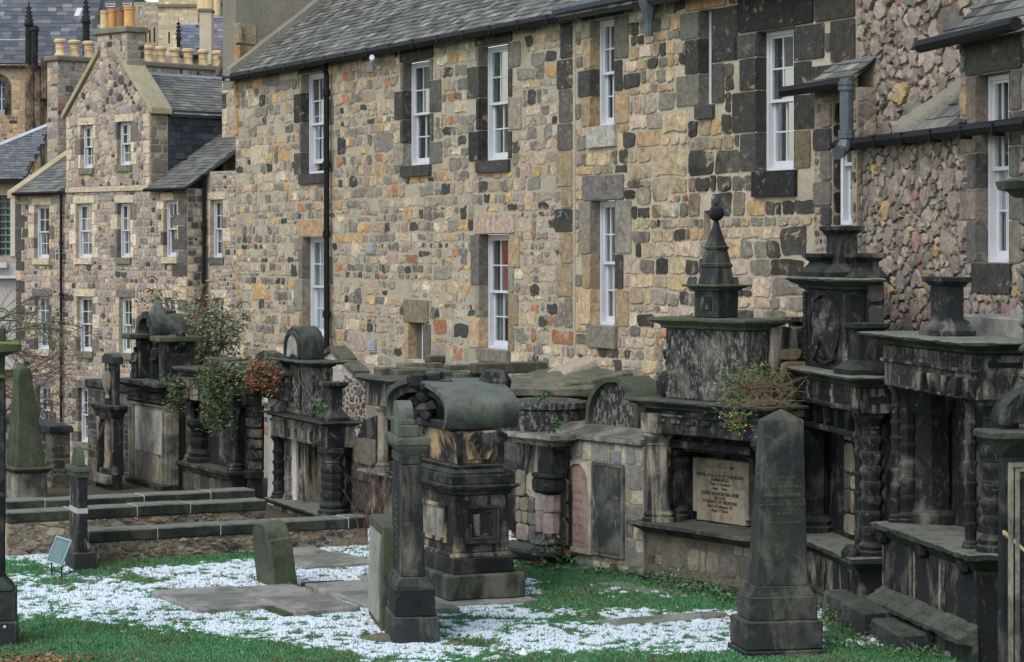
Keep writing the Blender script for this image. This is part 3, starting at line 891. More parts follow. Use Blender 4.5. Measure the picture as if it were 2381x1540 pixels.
# ================================================================ pink rubble building on the right
PF = Fr(1985, 31.3, vp=-400.0)
pink = thing(PF, 'pink_rubble_building', 'building of rough pink rubble with a slated dormer and black gutter at the right edge', 'house')
GT = PF.Z(335, 0)
PX1 = PF.X(2420); DX = PF.X(2232)
W12 = (PF.X(2272), PF.X(2349), PF.Z(612, PF.X(2320)), PF.Z(170, PF.X(2310)))
DT = W12[3] + .42
pex = []
wall_face(pink, 'wall', 0, PX1, -.5, GT, [(W12[0], W12[1], W12[2], GT + .01)], M_MORTP, .3)
m = MB(); m.holed(DX, PX1, GT, DT, 0, .5, [(W12[0], W12[1], GT - .5, W12[3])]); m.build('dormer_wall', M_MORTP, pink, smooth=False)
surround(pink, W12, pex, [(.15, .14, .13), (.10, .10, .095), (.2, .17, .15)], lint=.40, lcol=(.07, .07, .065), scol=(.045, .045, .045), sill=.34, long=.42, short=.26, jh=.42, reveal=.13, sproud=.05)
sash(pink, W12[0] + .01, W12[1] - .01, W12[2] + .005, W12[3] - .01, .13, xr=PF.X(2349, .13), curt=[('grey', .3, .95, .03, .5, .2)])
m = MB()
cells = rubble_cells([(.02, .3), (PX1, .3), (PX1, GT), (.02, GT)], pex, .175, .05, .95, .022, rng, 1.3)
bud = [300]
lay(pink, cells, PAL_PINK, M_PINK, rng, .06, j=.035, flat=.8, cap=.03, budget=bud, limit=230)
cells = rubble_cells([(DX + .02, GT), (PX1, GT), (PX1, DT), (DX + .02, DT)], pex, .22, .06, 1.0, .03, rng, 1.2)
lay(pink, cells, PAL_PINK[2:] + [(3, (.06, .06, .058))], M_PINK, rng, .05, j=.018, limit=40)
m = MB(); m.tube([(-.25, -.16, GT - .02), (PX1, -.16, GT + .01)], .075, 8)
for k in range(8): m.box(.3 + k * .8, .32 + k * .8, -.242, -.08, GT - .10, GT + .05)
m.build('gutter', M_IRON, pink)
# wedge of roof between lower wall and the upper wall
UF = Fr(1985, 31.6, vp=-1690.0)
ux, uy = UF.w(0, 0)
upx1 = UF.X(2330)
def to_pf(p):
    wx, wy = UF.w(p[0], p[1]); dx, dy = wx - PF.O[0], wy - PF.O[1]
    return (dx * PF.ax[0] + dy * PF.ax[1], dx * PF.ay[0] + dy * PF.ay[1], p[2])
mpu = lambda u, h, z: to_pf((u, -h, z))
wall_face(pink, 'upper_wall', 0, upx1, GT - 1.0, 10.5, [], M_MORTP, .2, .6, mp=mpu)
cells = rubble_cells([(.0, GT - .6), (upx1, GT - .6), (upx1, 8.6), (.0, 8.6)], [], .24, .06, 1.0, .026, rng, 1.2)
lay(pink, cells, PAL_PINK, M_PINK, rng, .07, mp=mpu, j=.045, flat=.8, cap=.035, name='boulder', limit=130)
# lean slates rising from the gutter to the upper wall
a = PF.X(2110); 
def wedge(s, t, h):   # s along gutter, t 0..1 up towards the upper wall
    y1 = 1.15; return (s, -.1 + t * y1 - h * .65, GT + .05 + t * .95 + h * .75)
wm = MB(); wm.add([wedge(a, 0, -.03), wedge(DX + .05, 0, -.03), wedge(DX + .05, 1.1, -.03), wedge(DX + .05, 1.1, -.03)], [(0, 1, 2)]); wm.build('valley_boards', plain('roof_boards', (.05, .05, .05)), pink, smooth=False)
sp = [(a, 0), (DX + .06, 0), (DX + .06, 1.12)]
slates(pink, wedge, sp, .28, .17, SL_GREY, rng, thick=.02)
m = MB(); p0, p1 = wedge(a - .1, 0, .05), wedge(DX + .06, 1.12, .05)
m.rings([[(p0[0] - .12, p0[1], p0[2] - .15), (p0[0] + .22, p0[1], p0[2] - .15), (p0[0] + .22, p0[1], p0[2] + .05), (p0[0] - .12, p0[1], p0[2] + .1)],
         [(p1[0] - .25, p1[1], p1[2] - .1), (p1[0] + .12, p1[1], p1[2] - .2), (p1[0] + .12, p1[1], p1[2] + .08), (p1[0] - .25, p1[1], p1[2] + .2)]])
m.build('cement_fillet', mortar('cope_cement', (.2, .19, .165)), pink, bevel=.02, rough=.01)
# dormer roof and its gutter
dr = lambda s, t, h: (s, -.22 + t * .74 - h * .66, DT + .02 + t * .66 + h * .74)
mm = MB(); mm.add([dr(DX - .35, 0, -.03), dr(PX1, 0, -.03), dr(PX1, 2.6, -.03), dr(DX + 1.1, 2.6, -.03)], [(0, 1, 2, 3)]); mm.build('dormer_roof', plain('roof_boards', (.05, .05, .05)), pink, smooth=False)
slates(pink, dr, [(DX - .35, 0), (PX1, 0), (PX1, 2.5), (DX + 1.0, 2.5)], .30, .19, SL_GREY, rng, thick=.02)
m = MB(); m.tube([(DX - .45, -.3, DT - .02), (PX1, -.3, DT + .03)], .08, 8); m.build('dormer_gutter', M_IRON, pink)
# ================================================================ paler stone building further down the slope
rng = random.Random(21)
c1, c2, c3 = Crop(0, 0, 2.2), Crop(0, 600, 2.2), Crop(0, 1200, 2.2)
DF = Fr(240, 79, vp=-4500.0)
PAL_FAR = BR(1.25, (.36, .33, .30), .15)([(4, (.26, .215, .20)), (3, (.20, .18, .175)), (1.6, (.32, .26, .20)), (1.6, (.08, .078, .075)), (.6, (.36, .26, .16)), (.5, (.27, .15, .10)), (2, (.33, .28, .24)), (1.2, (.13, .125, .12))])
BUFF = [(.50, .44, .34), (.45, .39, .30), (.53, .46, .36), (.42, .35, .27), (.14, .13, .12)]
M_FAR = colmat('far_stone', .62, 1.4, .6, 7, soot=.3)
M_MORTF = mortar('far_mortar', (.36, .32, .27), .15, .25)
D = thing(DF, 'gabled_stone_building', 'pale four storey stone building with wallhead gable, buff window margins and chimney pots', 'house')
X0, XB = DF.X(38), DF.X(435)
GL, GR_ = DF.X(155), DF.X(349)
ZE = DF.Z(447, GL); ZB = -7.0
def dop(l, r, t, b, fr=DF, y=0.0):
    x0, x1 = fr.X(l, y), fr.X(r, y); xm = (x0 + x1) / 2
    return (x0, x1, fr.Z(b, xm, y), fr.Z(t, xm, y))
W = []
for l, r, t, b in ((300, 428, 458, 920), (660, 798, 445, 916), (1020, 1130, 440, 912), (1420, 1532, 420, 906)): W.append(dop(c2.x(l), c2.x(r), c2.y(t), c2.y(b)))
for l, r, t, b in ((305, 428, 1246, 388), (670, 802, 1250, 404), (1035, 1142, 1256, 418), (1430, 1515, 1262, 432)): W.append(dop(c2.x(l), c2.x(r), c2.y(t), c3.y(b)))
for l, r, t, b in ((322, 440, 700, 1130), (680, 784, 722, 1190), (1050, 1150, 730, 1190)): W.append(dop(c3.x(l), c3.x(r), c3.y(t), c3.y(b)))
for l, r, t, b in ((700, 806, 1085, 1458), (1018, 1134, 1058, 1432)): W.append(dop(c1.x(l), c1.x(r), c1.y(t), c1.y(b)))
ZG = DF.Z(258, GR_)
base = [w for w in W if w[3] < ZE - .02]
topw = [w for w in W if w[3] >= ZE - .02]
wall_face(D, 'wall', X0, XB, ZB, ZE, base, M_MORTF, .14)
# gable wall over the eaves
gm = (GL + GR_) / 2; sl = 1.02
ZA = ZG + (GR_ - gm) * sl
m = MB(); wx = sorted(topw)
m.holed(GL, GR_, ZE, ZG, 0, .7, wx); m.prism([(GL, ZG), (GR_, ZG), (gm, ZA)], 0, .7)
m.build('wallhead_gable', M_MORTF, D, smooth=False)
fe = []
for i, w in enumerate(W):
    col = BUFF if i not in (4, 8, 9) else [(.12, .11, .105), (.4, .33, .25), (.09, .085, .08)]
    surround(D, w, fe, col, jh=.42, long=.34, short=.15, lint=.26, sill=.2, reveal=.13, sproud=.08, lcol=BUFF[0] if i not in (4, 6, 8, 9, 10) else (.15, .14, .14), scol=BUFF[1] if i in (0, 1, 3, 4) else (.16, .155, .12))
    sash(D, w[0] + .01, w[1] - .01, w[2] + .005, w[3] - .01, .12, xr=w[1] - .10, curt=[('beige', .1, .5, .02, .98, .2)] if i % 3 == 0 else [('grey', .1, .9, .0, .98, .25)] if i % 3 == 1 else [('beige', .5, .9, .02, .98, .2)], bar=.026)
def quoins(parent, x, z0, z1, sgn, cols, mp=front, h0=.38, a=.5, b=.3, ex=None, proud=.03, name='quoin'):
    z = z0; k = 0
    while z < z1 - .05:
        h = min(h0 * rng.uniform(.85, 1.15), z1 - z); L = a if k % 2 else b; k += 1
        xa, xb = (x, x + L) if sgn > 0 else (x - L, x)
        stone_block(parent, xa, xb, z, z + h, rng.choice(cols), proud, mp=mp, name=name)
        if ex is not None: ex.append((xa, xb, z, z + h))
        z += h
DQ = [(.09, .085, .08), (.12, .115, .11), (.07, .07, .07), (.45, .37, .27)]
quoins(D, X0 + .002, ZB + 4, ZE - .3, 1, DQ, ex=fe)
quoins(D, XB - .002, ZB + 4, ZE - .1, -1, DQ + [(.5, .43, .32)], ex=fe, a=.75, b=.45)
quoins(D, GL + .002, ZE, ZG, 1, BUFF[:4], ex=fe, a=.34, b=.2); quoins(D, GR_ - .002, ZE, ZG, -1, BUFF[:4] + [(.1, .1, .1)], ex=fe, a=.34, b=.2)
m = MB(); m.box(GL - .02, GR_ + .02, -.06, 0, ZE - .02, ZE + .14); m.c = [BUFF[1]] * 8; m.build('string_course', M_MARGIN, D, smooth=False); fe.append((GL, GR_, ZE - .02, ZE + .15))
cells = square_cells([(X0 + .02, ZB + 3.5), (XB - .02, ZB + 3.5), (XB - .02, ZE), (X0 + .02, ZE)], fe, .36, .12, 1.6, .035, rng)
lay(D, cells, PAL_FAR, M_FAR, rng, .025, j=.03, flat=.7, limit=215)
cells = rubble_cells([(GL + .02, ZE), (GR_ - .02, ZE), (GR_ - .02, ZG), (gm + .5, ZA - .5), (gm - .5, ZA - .5), (GL + .02, ZG)], fe, .22, .08, 1.2, .03, rng, 1.1)
lay(D, cells, PAL_FAR, M_FAR, rng, .025, j=.015, limit=70)
# corner of the projecting bay and the recessed wall beyond
BY = .75
m = MB(); m.box(XB, XB + .001, 0, BY, ZB, ZE); m.build('bay_return', M_MORTF, D, smooth=False)
lay(D, square_cells([(0, ZB + 3.5), (BY, ZB + 3.5), (BY, ZE), (0, ZE)], [], .38, .16, 1.6, .035, rng), [(3, (.12, .115, .11)), (2, (.5, .42, .3)), (1, (.3, .25, .2))], M_FAR, rng, .02, mp=side_map(XB), j=.01, limit=20)
XR2 = DF.X(600, BY)
rw = [dop(c2.x(1825), c2.x(1928), c2.y(412), c2.y(912), DF, BY), dop(c2.x(1860), c2.x(1938), c2.y(1262), c3.y(432), DF, BY)]
rec = thing(DF.sub(XB, BY), 'recessed_wing', 'recessed wing of pink-grey rubble beside the dark downpipe of the pale gabled building', 'house')
rw = [(a - XB, b - XB, c, d) for a, b, c, d in rw]
wall_face(rec, 'wall', .0, XR2 - XB, ZB, DF.Z(398, XB + 1, BY), rw, M_MORTF, .14)
re_ = []
for i, w in enumerate(rw):
    surround(rec, w, re_, BUFF, jh=.42, long=.34, short=.15, lint=.26, sill=.2, reveal=.13, scol=(.1, .1, .1), lcol=BUFF[0])
    sash(rec, w[0] + .01, w[1] - .01, w[2] + .005, w[3] - .01, .12, curt=[('grey', .1, .9, .0, .98, .25)], bar=.026)
lay(rec, square_cells([(.3, ZB + 3.5), (XR2 - XB, ZB + 3.5), (XR2 - XB, DF.Z(398, XB + 1, BY)), (.3, DF.Z(398, XB + 1, BY))], re_, .3, .1, 1.5, .035, rng), PAL_FAR, M_FAR, rng, .025, j=.015, limit=60)
# roofs
sk = .60
ex_ = DF.Z(440, GR_)
r1 = lambda s, t, h: (s, -.25 + t * .857 - h * .515, ex_ + t * .515 + h * .857)
def sheet(parent, pts, name='roof_boards', th=.06):
    mm = MB(); n = len(pts); mm.rings([[tuple(p) for p in pts], [(p[0], p[1] + th * .5, p[2] - th) for p in pts]]); return mm.build(name, plain('roof_boards', (.05, .05, .05)), parent, smooth=False)
xr_ = DF.X(560, 2)
pl = [(GR_ + .02, 0), (XB + .15, 0), (XB + .15, .85), (xr_, .85), (xr_, 5.2), (GR_ + .02, 5.2)]
sheet(D, [r1(s, t, -.02) for s, t in pl])
slates(D, r1, pl, .30, .20, [(3, (.13, .135, .13)), (2, (.10, .105, .11)), (1, (.16, .165, .15))], rng, thick=.02, limit=90)
pl = [(X0 + .1, 0), (GL, 0), (GL, 3.6), (X0 + .1, 3.6)]
sheet(D, [r1(s, t, -.02) for s, t in pl])
slates(D, r1, pl, .30, .20, [(3, (.13, .135, .13)), (2, (.10, .105, .11)), (1, (.16, .165, .15))], rng, thick=.02, limit=90)
m = MB(); m.prismx([(-.3, ex_ - .2), (-.3, ex_ + .06), (2.9, ex_ + .1 + 3.2 * .6), (2.9, ex_ - .2 + 3.2 * .6)], X0 - .12, X0 + .32)
m.build('skew_cope', mortar('buff_cope', (.36, .32, .22), .2, .4), D, bevel=.02)
m = MB(); m.tube([(X0 + .2, -.28, ex_ - .04), (GL, -.28, ex_ - .04)], .06, 6); m.tube([(GR_ + .05, -.28, ex_ - .04), (XB + .2, -.28, ex_ - .04)], .06, 6)
m.tube([(XB + .25, BY - .3, ex_ + .38), (xr_, BY - .3, ex_ + .40)], .06, 6); m.build('gutter', M_IRON, D)
m = MB(); xp = DF.X(143, -.1); m.tube([(xp, -.12, ex_ - .1), (xp, -.12, ZB)], .05, 6)
for q in range(6): m.lathe(xp, -.12, [(.07, q * 1.7 - 4.05), (.07, q * 1.7 - 3.95)], 6)
m.build('downpipe', M_IRON, D)
m = MB(); xp = DF.X(474, BY - .15); m.tube([(xp, BY - .15, ex_ + .3), (xp, BY - .15, ZB)], .06, 6)
for q in range(6): m.lathe(xp, BY - .15, [(.085, q * 1.7 - 3.6), (.085, q * 1.7 - 3.5)], 6)
m.build('downpipe', M_IRON, D)
# dormer roof, slate hung cheek
DL = DF.Y(530, GR_)
zrd = DF.Z(170, gm, 1.2); st = (zrd - ZG + .08) / (GR_ - gm + .12); cl = 1 / math.hypot(1, st); sn = st * cl
r2 = lambda s, t, h: (GR_ + .12 - t * cl + h * sn, s, ZG - .08 + t * sn + h * cl)
tl = (GR_ - gm + .12) / cl
pl = [(.72, 0), (DL + 2, 0), (DL + 2, tl), (.72, tl)]
sheet(D, [r2(s, t, -.02) for s, t in pl])
slates(D, r2, pl, .30, .19, [(3, (.15, .155, .15)), (2, (.12, .125, .12)), (1, (.18, .18, .16))], rng, thick=.02, limit=100)
r3 = lambda s, t, h: (GL - .12 + t * cl - h * sn, s, ZG - .08 + t * sn + h * cl)
sheet(D, [r3(s, t, -.02) for s, t in pl])
m = MB(); m.box(gm - .12, gm + .12, .72, DL + 2, ZG + tl * sn - .16, ZG + tl * sn - .04); m.build('ridge_flashing', M_LEAD, D, smooth=False)
ck = lambda s, t, h: (GR_ + h, s, t)
m = MB(); m.box(GR_ - .1, GR_ - .001, .7, DL + 2, ZE - .5, ZG); m.build('cheek_boards', plain('roof_boards', (.05, .05, .05)), D, smooth=False)
slates(D, ck, [(.72, ZE - .3), (DL + 2, ZE - .3), (DL + 2, ZG), (.72, ZG)], .30, .22, SL_BLUE, rng, thick=.02, limit=110, wob=.02)
lay(D, square_cells([(0, ZE), (.7, ZE), (.7, ZG), (0, ZG)], [], .42, .3, 2.0, .03, rng), [(3, (.2, .18, .14)), (1, (.4, .34, .25))], M_FAR, rng, .02, mp=side_map(GR_ + .002), j=.006, limit=12)
for sgn, nm in ((1, 'skew'), (-1, 'skew')):
    m = MB(); xa = gm + sgn * (GR_ - gm + .18); xt = gm + sgn * .4
    zt = ZG - .1; za = ZG - .1 + (abs(xa - xt)) * sl
    m.prism([(xa, zt), (xt, za), (xt, za + .22), (xa, zt + .2)], -.10, .75); m.build(nm, mortar('buff_cope', (.36, .32, .22), .2, .4), D, bevel=.015)

def pot(parent, x, y, z, h, r, col, style=0, label=None):
    m = MB()
    if style == 0: pr = [(r * 1.15, 0), (r * 1.15, .06), (r * .92, .12), (r * .95, h * .45), (r * 1.05, h * .5), (r * .9, h * .56), (r * 1.0, h * .62), (r * .95, h * .72), (r * 1.25, h * .8), (r * 1.3, h * .93), (r * 1.05, h), (r * .8, h), (r * .75, h * .85)]
    else: pr = [(r * 1.02, 0), (r, h * .82), (r * 1.12, h * .84), (r * 1.12, h * .89), (r * 1.0, h * .9), (r * 1.1, h * .95), (r * 1.08, h), (r * .85, h), (r * .8, h * .85)]
    m.lathe(x, y, [(a, z + b) for a, b in pr], 12)
    return m.build('chimney_pot', plain('clay_%d%d%d' % tuple(int(c * 99) for c in col), col, .8, .2, .2, 5), parent, label=label)
def chimney(parent, x0, x1, y0, y1, z0, z1, pal, lim=40, cap=.22, over=.1, rr=.17):
    m = MB(); m.box(x0, x1, y0, y1, z0, z1); m.build('chimney_stack', M_MORTF, parent, smooth=False)
    lay(parent, square_cells([(x0, z0), (x1, z0), (x1, z1), (x0, z1)], [], .38, .14, 1.5, .03, rng), pal, M_FAR, rng, .02, mp=lambda u, h, z: (u, y0 - h, z), j=.02, limit=lim)
    lay(parent, square_cells([(y0, z0), (y1, z0), (y1, z1), (y0, z1)], [], .38, .14, 1.5, .03, rng), pal, M_FAR, rng, .02, mp=side_map(x1), j=.02, limit=lim)
    m = MB(); m.stack(x0, x1, y0, y1, [(z1, 0), (z1 + .02, over), (z1 + cap - .04, over), (z1 + cap, over * .6)]); m.build('chimney_cope', mortar('dark_cope', (.17, .16, .13), .2, .3), parent, bevel=.015)
# chimney on the gable
cx0, cx1 = DF.X(220), DF.X(295); cy1 = DF.Y(336, cx1)
cz1 = DF.Z(76, cx1)
chimney(D, cx0, cx1, 0.0, cy1, ZA - .85, cz1, PAL_FAR, 30)
for i, (p, t, col) in enumerate(((244, 18, (.55, .42, .24)), (262, 16, (.50, .27, .10)), (281, 13, (.24, .13, .08)), (301, 9, (.60, .32, .12)))):
    fx = cx0 + (cx1 - cx0) * (.18 + .22 * i); fy = DF.Y(p, fx)
    fy = max(.15, min(cy1 - .15, fy)); fx = DF.X(p, fy)
    pot(D, fx, fy, cz1 + .2, .62 + .02 * i, .15 if i < 3 else .18, col, 1)
# long gable stack behind, running away from us
gy0, gx1 = DF.Y(134, X0 + .1), X0 + .1
gy0 = 1.9; gx1 = DF.X(134, gy0); gx0 = DF.X(110, gy0); gy1 = DF.Y(522, gx1)
zc = DF.Z(142, gx1, gy0)
stk = thing(DF.sub(gx1, gy0), 'long_chimney_gable', 'long rubble chimney gable with a row of buff clay pots behind the slate roof', 'chimney')
chimney(stk, gx0 - gx1, 0, 0, gy1 - gy0, ZE - 1.5, zc, PAL_FAR, 60, cap=.2)
for k, p in enumerate((140, 173, 206, 239, 272, 307, 344, 374, 406, 437, 472, 506)):
    yy = DF.Y(p, gx1 - .25) - gy0
    pot(stk, -.25, yy, zc + .19, .60, .17, (.56, .42, .25))
# gable wall at the right end with crow quoins
pw = thing(DF.sub(DF.X(517, 2.6), 2.6), 'skewed_gable_wall', 'pink rubble gable wall with pale and black quoins where the slates end', 'wall')
PWF = DF.sub(DF.X(517, 2.6), 2.6); zt = PWF.Z(165, 0); zb = PWF.Z(402, 0); pxe = PWF.X(575)
m = MB(); m.prism([(0, zb - .5), (pxe, zb - .5), (pxe, zt + 1.3), (.3, zt + .45), (0, zt)], 0, 4); m.build('wall', M_MORTF, pw, smooth=False)
pe = []; quoins(pw, .002, zb, zt, 1, [(.5, .43, .32), (.5, .43, .32), (.06, .06, .06)], ex=pe, a=.3, b=.2, h0=.5)
lay(pw, rubble_cells([(0, zb), (pxe, zb), (pxe, zt + 1.2), (0, zt)], pe, .2, .08, 1.2, .03, rng), [(3, (.42, .33, .29)), (2, (.35, .3, .25))], M_FAR, rng, .02, limit=40)
m = MB(); m.tube([(-.1, -.1, zt - .1), (.35, -.1, zt + .55), (.55, -.1, zt + 1.0)], .1, 6); m.lathe(-.02, 0, [(.05, zt + .3), (.14, zt + .45), (.05, zt + .6), (.03, zt + .95)], 6)
m.build('skew_stone', mortar('dark_cope', (.17, .16, .13)), pw)

# ================================================================ buildings far behind
FAR = -1e9
def PF_(fr, px, py, Y): return ((px - CX) / F * Y - fr.O[0], Y - fr.O[1], CH - (py - HY) * Y / F - fr.z0)
def fbox(parent, fr, l, r, t, b, Y, dep, name, mat, bevel=0.0):
    x0, _, z1 = PF_(fr, l, t, Y); x1, _, z0 = PF_(fr, r, b, Y)
    m = MB(); m.box(x0, x1, Y - fr.O[1], Y - fr.O[1] + dep, z0, z1)
    return m.build(name, mat, parent, smooth=False, bevel=bevel)
def fslope(parent, fr, pts, name, pal, sw=.4, ex=.3, limit=20):
    """roof plane through four picture points (px,py,Y): bottom left, bottom right, top right, top left"""
    P = [Vector(PF_(fr, *p)) for p in pts[:2]]
    P[1].y = P[0].y
    for (px, py, _) in pts[2:]:          # on a plane rising 45 degrees from the eaves
        k = (px - CX) / F; h = (HY - py) / F; zc = CH - fr.z0
        Yw = (zc - P[0].z + P[0].y + fr.O[1]) / (1 - h)
        P.append(Vector((k * Yw - fr.O[0], Yw - fr.O[1], zc + h * Yw)))
    m = MB(); m.rings([[tuple(p) for p in P], [(p[0], p[1] + .1, p[2] - .15) for p in P]]); m.build(name, plain('roof_boards', (.05, .05, .05)), parent, smooth=False)
    e = (P[1] - P[0]); Ls = e.length; e.normalize(); g = P[3] - P[0]; n = e.cross(g).normalized(); 
    if n.y > 0: n = -n
    q = n.cross(e).normalized()
    if q.z < 0: q = -q
    poly = [((p - P[0]).dot(e), (p - P[0]).dot(q)) for p in P]
    mp = lambda s, t, h: tuple(P[0] + e * s + q * t + n * (h + .01))
    slates(parent, mp, poly, sw, ex, pal, rng, thick=.02, limit=limit)
    return P
CB = [(5, (.075, .085, .105)), (3, (.10, .11, .13)), (1, (.16, .17, .18))]
c = c1
chf = Fr(60, 128, vp=FAR)
ch = thing(chf, 'church', 'brown stone church with a steep blue slate roof and black pinnacled buttresses', 'church')
fslope(ch, chf, [(-30, c.y(550), 128), (122, c.y(555), 128), (122, c.y(350), 132), (-30, c.y(350), 132)], 'aisle_roof', CB, .5, .35)
fslope(ch, chf, [(-30, c.y(560), 132.5), (225, c.y(560), 132.5), (225, -40, 139), (-30, -40, 139)], 'nave_roof', CB, .5, .35)
fbox(ch, chf, -30, 60, c.y(342), c.y(358), 131.8, .3, 'lead_flashing', M_LEAD)
PALC = BR(1.3, (.35, .25, .15), .1)([(4, (.30, .20, .12)), (3, (.36, .25, .15)), (2, (.16, .11, .08)), (1, (.42, .24, .10)), (1, (.07, .06, .055))])
xa, _, za = PF_(chf, -30, c.y(560), 126.5); xb, _, zb_ = PF_(chf, 112, 340, 126.5)
wy = 126.5 - chf.O[1]
awin = (PF_(chf, -16, 0, 126.5)[0], PF_(chf, c.x(42), 0, 126.5)[0], PF_(chf, 0, c.y(960), 126.5)[2], PF_(chf, 0, c.y(700), 126.5)[2])
m = MB(); m.holed(xa, xb, -7, za, wy, wy + 1, [awin]); m.build('wall', M_MORTF, ch, smooth=False)
lay(ch, square_cells([(xa, zb_), (xb, zb_), (xb, za), (xa, za)], [(awin[0], awin[1] + .3, awin[2] - .2, awin[3] + .5)], .42, .22, 1.8, .04, rng), PALC, M_FAR, rng, .02, mp=lambda u, h, z: (u, wy - h, z), j=.02, limit=60)
am = (awin[0] + awin[1]) / 2; hw = (awin[1] - awin[0]) / 2
m = MB(); o = arc(am, awin[3] - hw, hw + .3, hw + .35, 0, 180, 12); i_ = arc(am, awin[3] - hw, hw, hw, 0, 180, 12); m.ribbon(o, i_, wy - .08, wy + .1); m.box(awin[1], awin[1] + .3, wy - .08, wy + .1, awin[2] - .2, awin[3] - hw); m.build('window_arch', tomb('church_trim', mid=(.12, .1, .08), black=.3), ch)
m = MB()
for q in range(4): m.box(awin[0] + q * hw * .6, awin[0] + q * hw * .6 + .06, wy + .25, wy + .3, awin[2], awin[3])
for q in range(5): m.box(awin[0], awin[1], wy + .3, wy + .35, awin[2] + q * .6, awin[2] + q * .6 + .05)
m.build('glazing_bar', M_LEAD, ch, smooth=False)
m = MB(); m.box(awin[0], awin[1], wy + .5, wy + .6, awin[2], awin[3]); m.build('pane', plain('leaded_glass', (.12, .15, .2), .2, .5), ch, smooth=False)
def pinnacle(parent, fr, px, ytip, ybase, yshaft, Y, w, mat):
    x, _, zt = PF_(fr, px, ytip, Y); zb = PF_(fr, px, ybase, Y)[2]; zs = PF_(fr, px, yshaft, Y)[2]; y = Y - fr.O[1]; r = w * Y / F / 2
    m = MB(); m.lathe(x, y, [(r * 1.0, zs), (r * 1.0, zb - .1), (r * 1.35, zb - .05), (r * 1.35, zb + .05), (r * .95, zb + .15), (r * .35, zb + (zt - zb) * .7), (r * .15, zt - .5), (r * .3, zt - .4), (r * .1, zt)], 8, math.pi / 8)
    for k in range(4):
        for s_ in (-1, 1): m.box(x + s_ * r * (.8 - k * .15) - .06, x + s_ * r * (.8 - k * .15) + .06, y - .06, y + .06, zb + (zt - zb) * (.12 + k * .17), zb + (zt - zb) * (.12 + k * .17) + .12)
    return m.build('pinnacle', mat, parent)
MBK = tomb('black_spire', mid=(.06, .055, .05), black=.6, tanamt=.05, moss=.1)
pinnacle(ch, chf, c.x(250), c.y(5), c.y(215), c.y(550), 125, 17, MBK)
pinnacle(ch, chf, c.x(745), c.y(-60), c.y(190), c.y(490), 127, 17, MBK)
pinnacle(ch, chf, c.x(300), c.y(235), c.y(260), c.y(620), 124.6, 16, MBK)
for l, r, t, b in ((215, 290, 555, 1500), (295, 345, 600, 1500), (350, 400, 500, 860)):
    o = fbox(ch, chf, c.x(l), c.x(r), c.y(t), c.y(b), 125.2, 1.5, 'buttress', tomb('church_butt', dark=(.05, .04, .035), mid=(.26, .18, .11), tan=(.4, .25, .13), black=.25, moss=.0, lichen=.05), .02)
fbox(ch, chf, -30, 105, c.y(565), c.y(585), 126.2, .3, 'string_course', tomb('church_trim'))
m = MB(); p = PF_(chf, c.x(640), c.y(140), 131.5); q = PF_(chf, c.x(712), c.y(70), 132.5)
m.rings([[(p[0], p[1], p[2]), (q[0], p[1], p[2]), (q[0], q[1], q[2]), (p[0], q[1], q[2])], [(p[0], p[1] + .2, p[2] - .25), (q[0], p[1] + .2, p[2] - .25), (q[0], q[1] + .2, q[2] - .25), (p[0], q[1] + .2, q[2] - .25)]])
m.build('rooflight', M_WHITE, ch, smooth=False)

# grey roofed hall at the left edge
hf = Fr(40, 92, vp=FAR)
hall = thing(hf, 'grey_roofed_hall', 'low hall with a plain blue grey slate roof and green framed arched window', 'house')
HR = fslope(hall, hf, [(-60, c2.y(232), 92), (c2.x(205), c2.y(232), 92), (118, c1.y(1080), 97), (-60, c1.y(1350), 97)], 'roof', [(5, (.11, .12, .14)), (2, (.13, .14, .16))], .25, .14, 10)
m = MB(); a, b = HR[3], HR[2]
m.tube([tuple(a), tuple(b)], .11, 6); m.build('ridge_flashing', M_LEAD, hall)
hw_ = (PF_(hf, -10, 0, 92.5)[0], PF_(hf, c2.x(92), 0, 92.5)[0], PF_(hf, 0, c2.y(900), 92.5)[2], PF_(hf, 0, c2.y(372), 92.5)[2])
xl, xr = PF_(hf, -60, 0, 92.5)[0], PF_(hf, 60, 0, 92.5)[0]; hz = PF_(hf, 0, c2.y(238), 92.5)[2]
m = MB(); m.holed(xl, xr, -7, hz, .5, 1.2, [hw_]); m.build('wall', mortar('hall_wall', (.36, .31, .25), .2, .3), hall, smooth=False)
m = MB(); m.box(hw_[0], hw_[1], .95, 1.0, hw_[2], hw_[3]); m.build('pane', plain('hall_glass', (.03, .05, .05), .15, .5), hall, smooth=False)
m = MB()
for q in range(9): m.box(hw_[0], hw_[1], .8, .86, hw_[2] + (hw_[3] - hw_[2]) * q / 9, hw_[2] + (hw_[3] - hw_[2]) * q / 9 + .06)
m.box((hw_[0] + hw_[1]) / 2, (hw_[0] + hw_[1]) / 2 + .06, .87, .9, hw_[2], hw_[3])
m.build('glazing_bar', plain('green_bar', (.14, .24, .24), .5), hall, smooth=False)
m = MB(); m.box(hw_[1], hw_[1] + .18, .44, .5, hw_[2], hw_[3] + .1); m.build('jamb', plain('pale_jamb', (.5, .46, .4), .8), hall, smooth=False)
for l, r, t, b in ((-20, c2.x(55), c2.y(955), c2.y(1000)), (-20, c2.x(150), c2.y(1068), c2.y(1092))): fbox(hall, hf, l, r, t, b, 91.5, .5, 'white_ledge', M_WHITE)
fbox(hall, hf, -40, c2.x(150), c2.y(960), c3.y(560), 91.8, .6, 'pale_wall', plain('pale_render', (.42, .40, .38), .9))

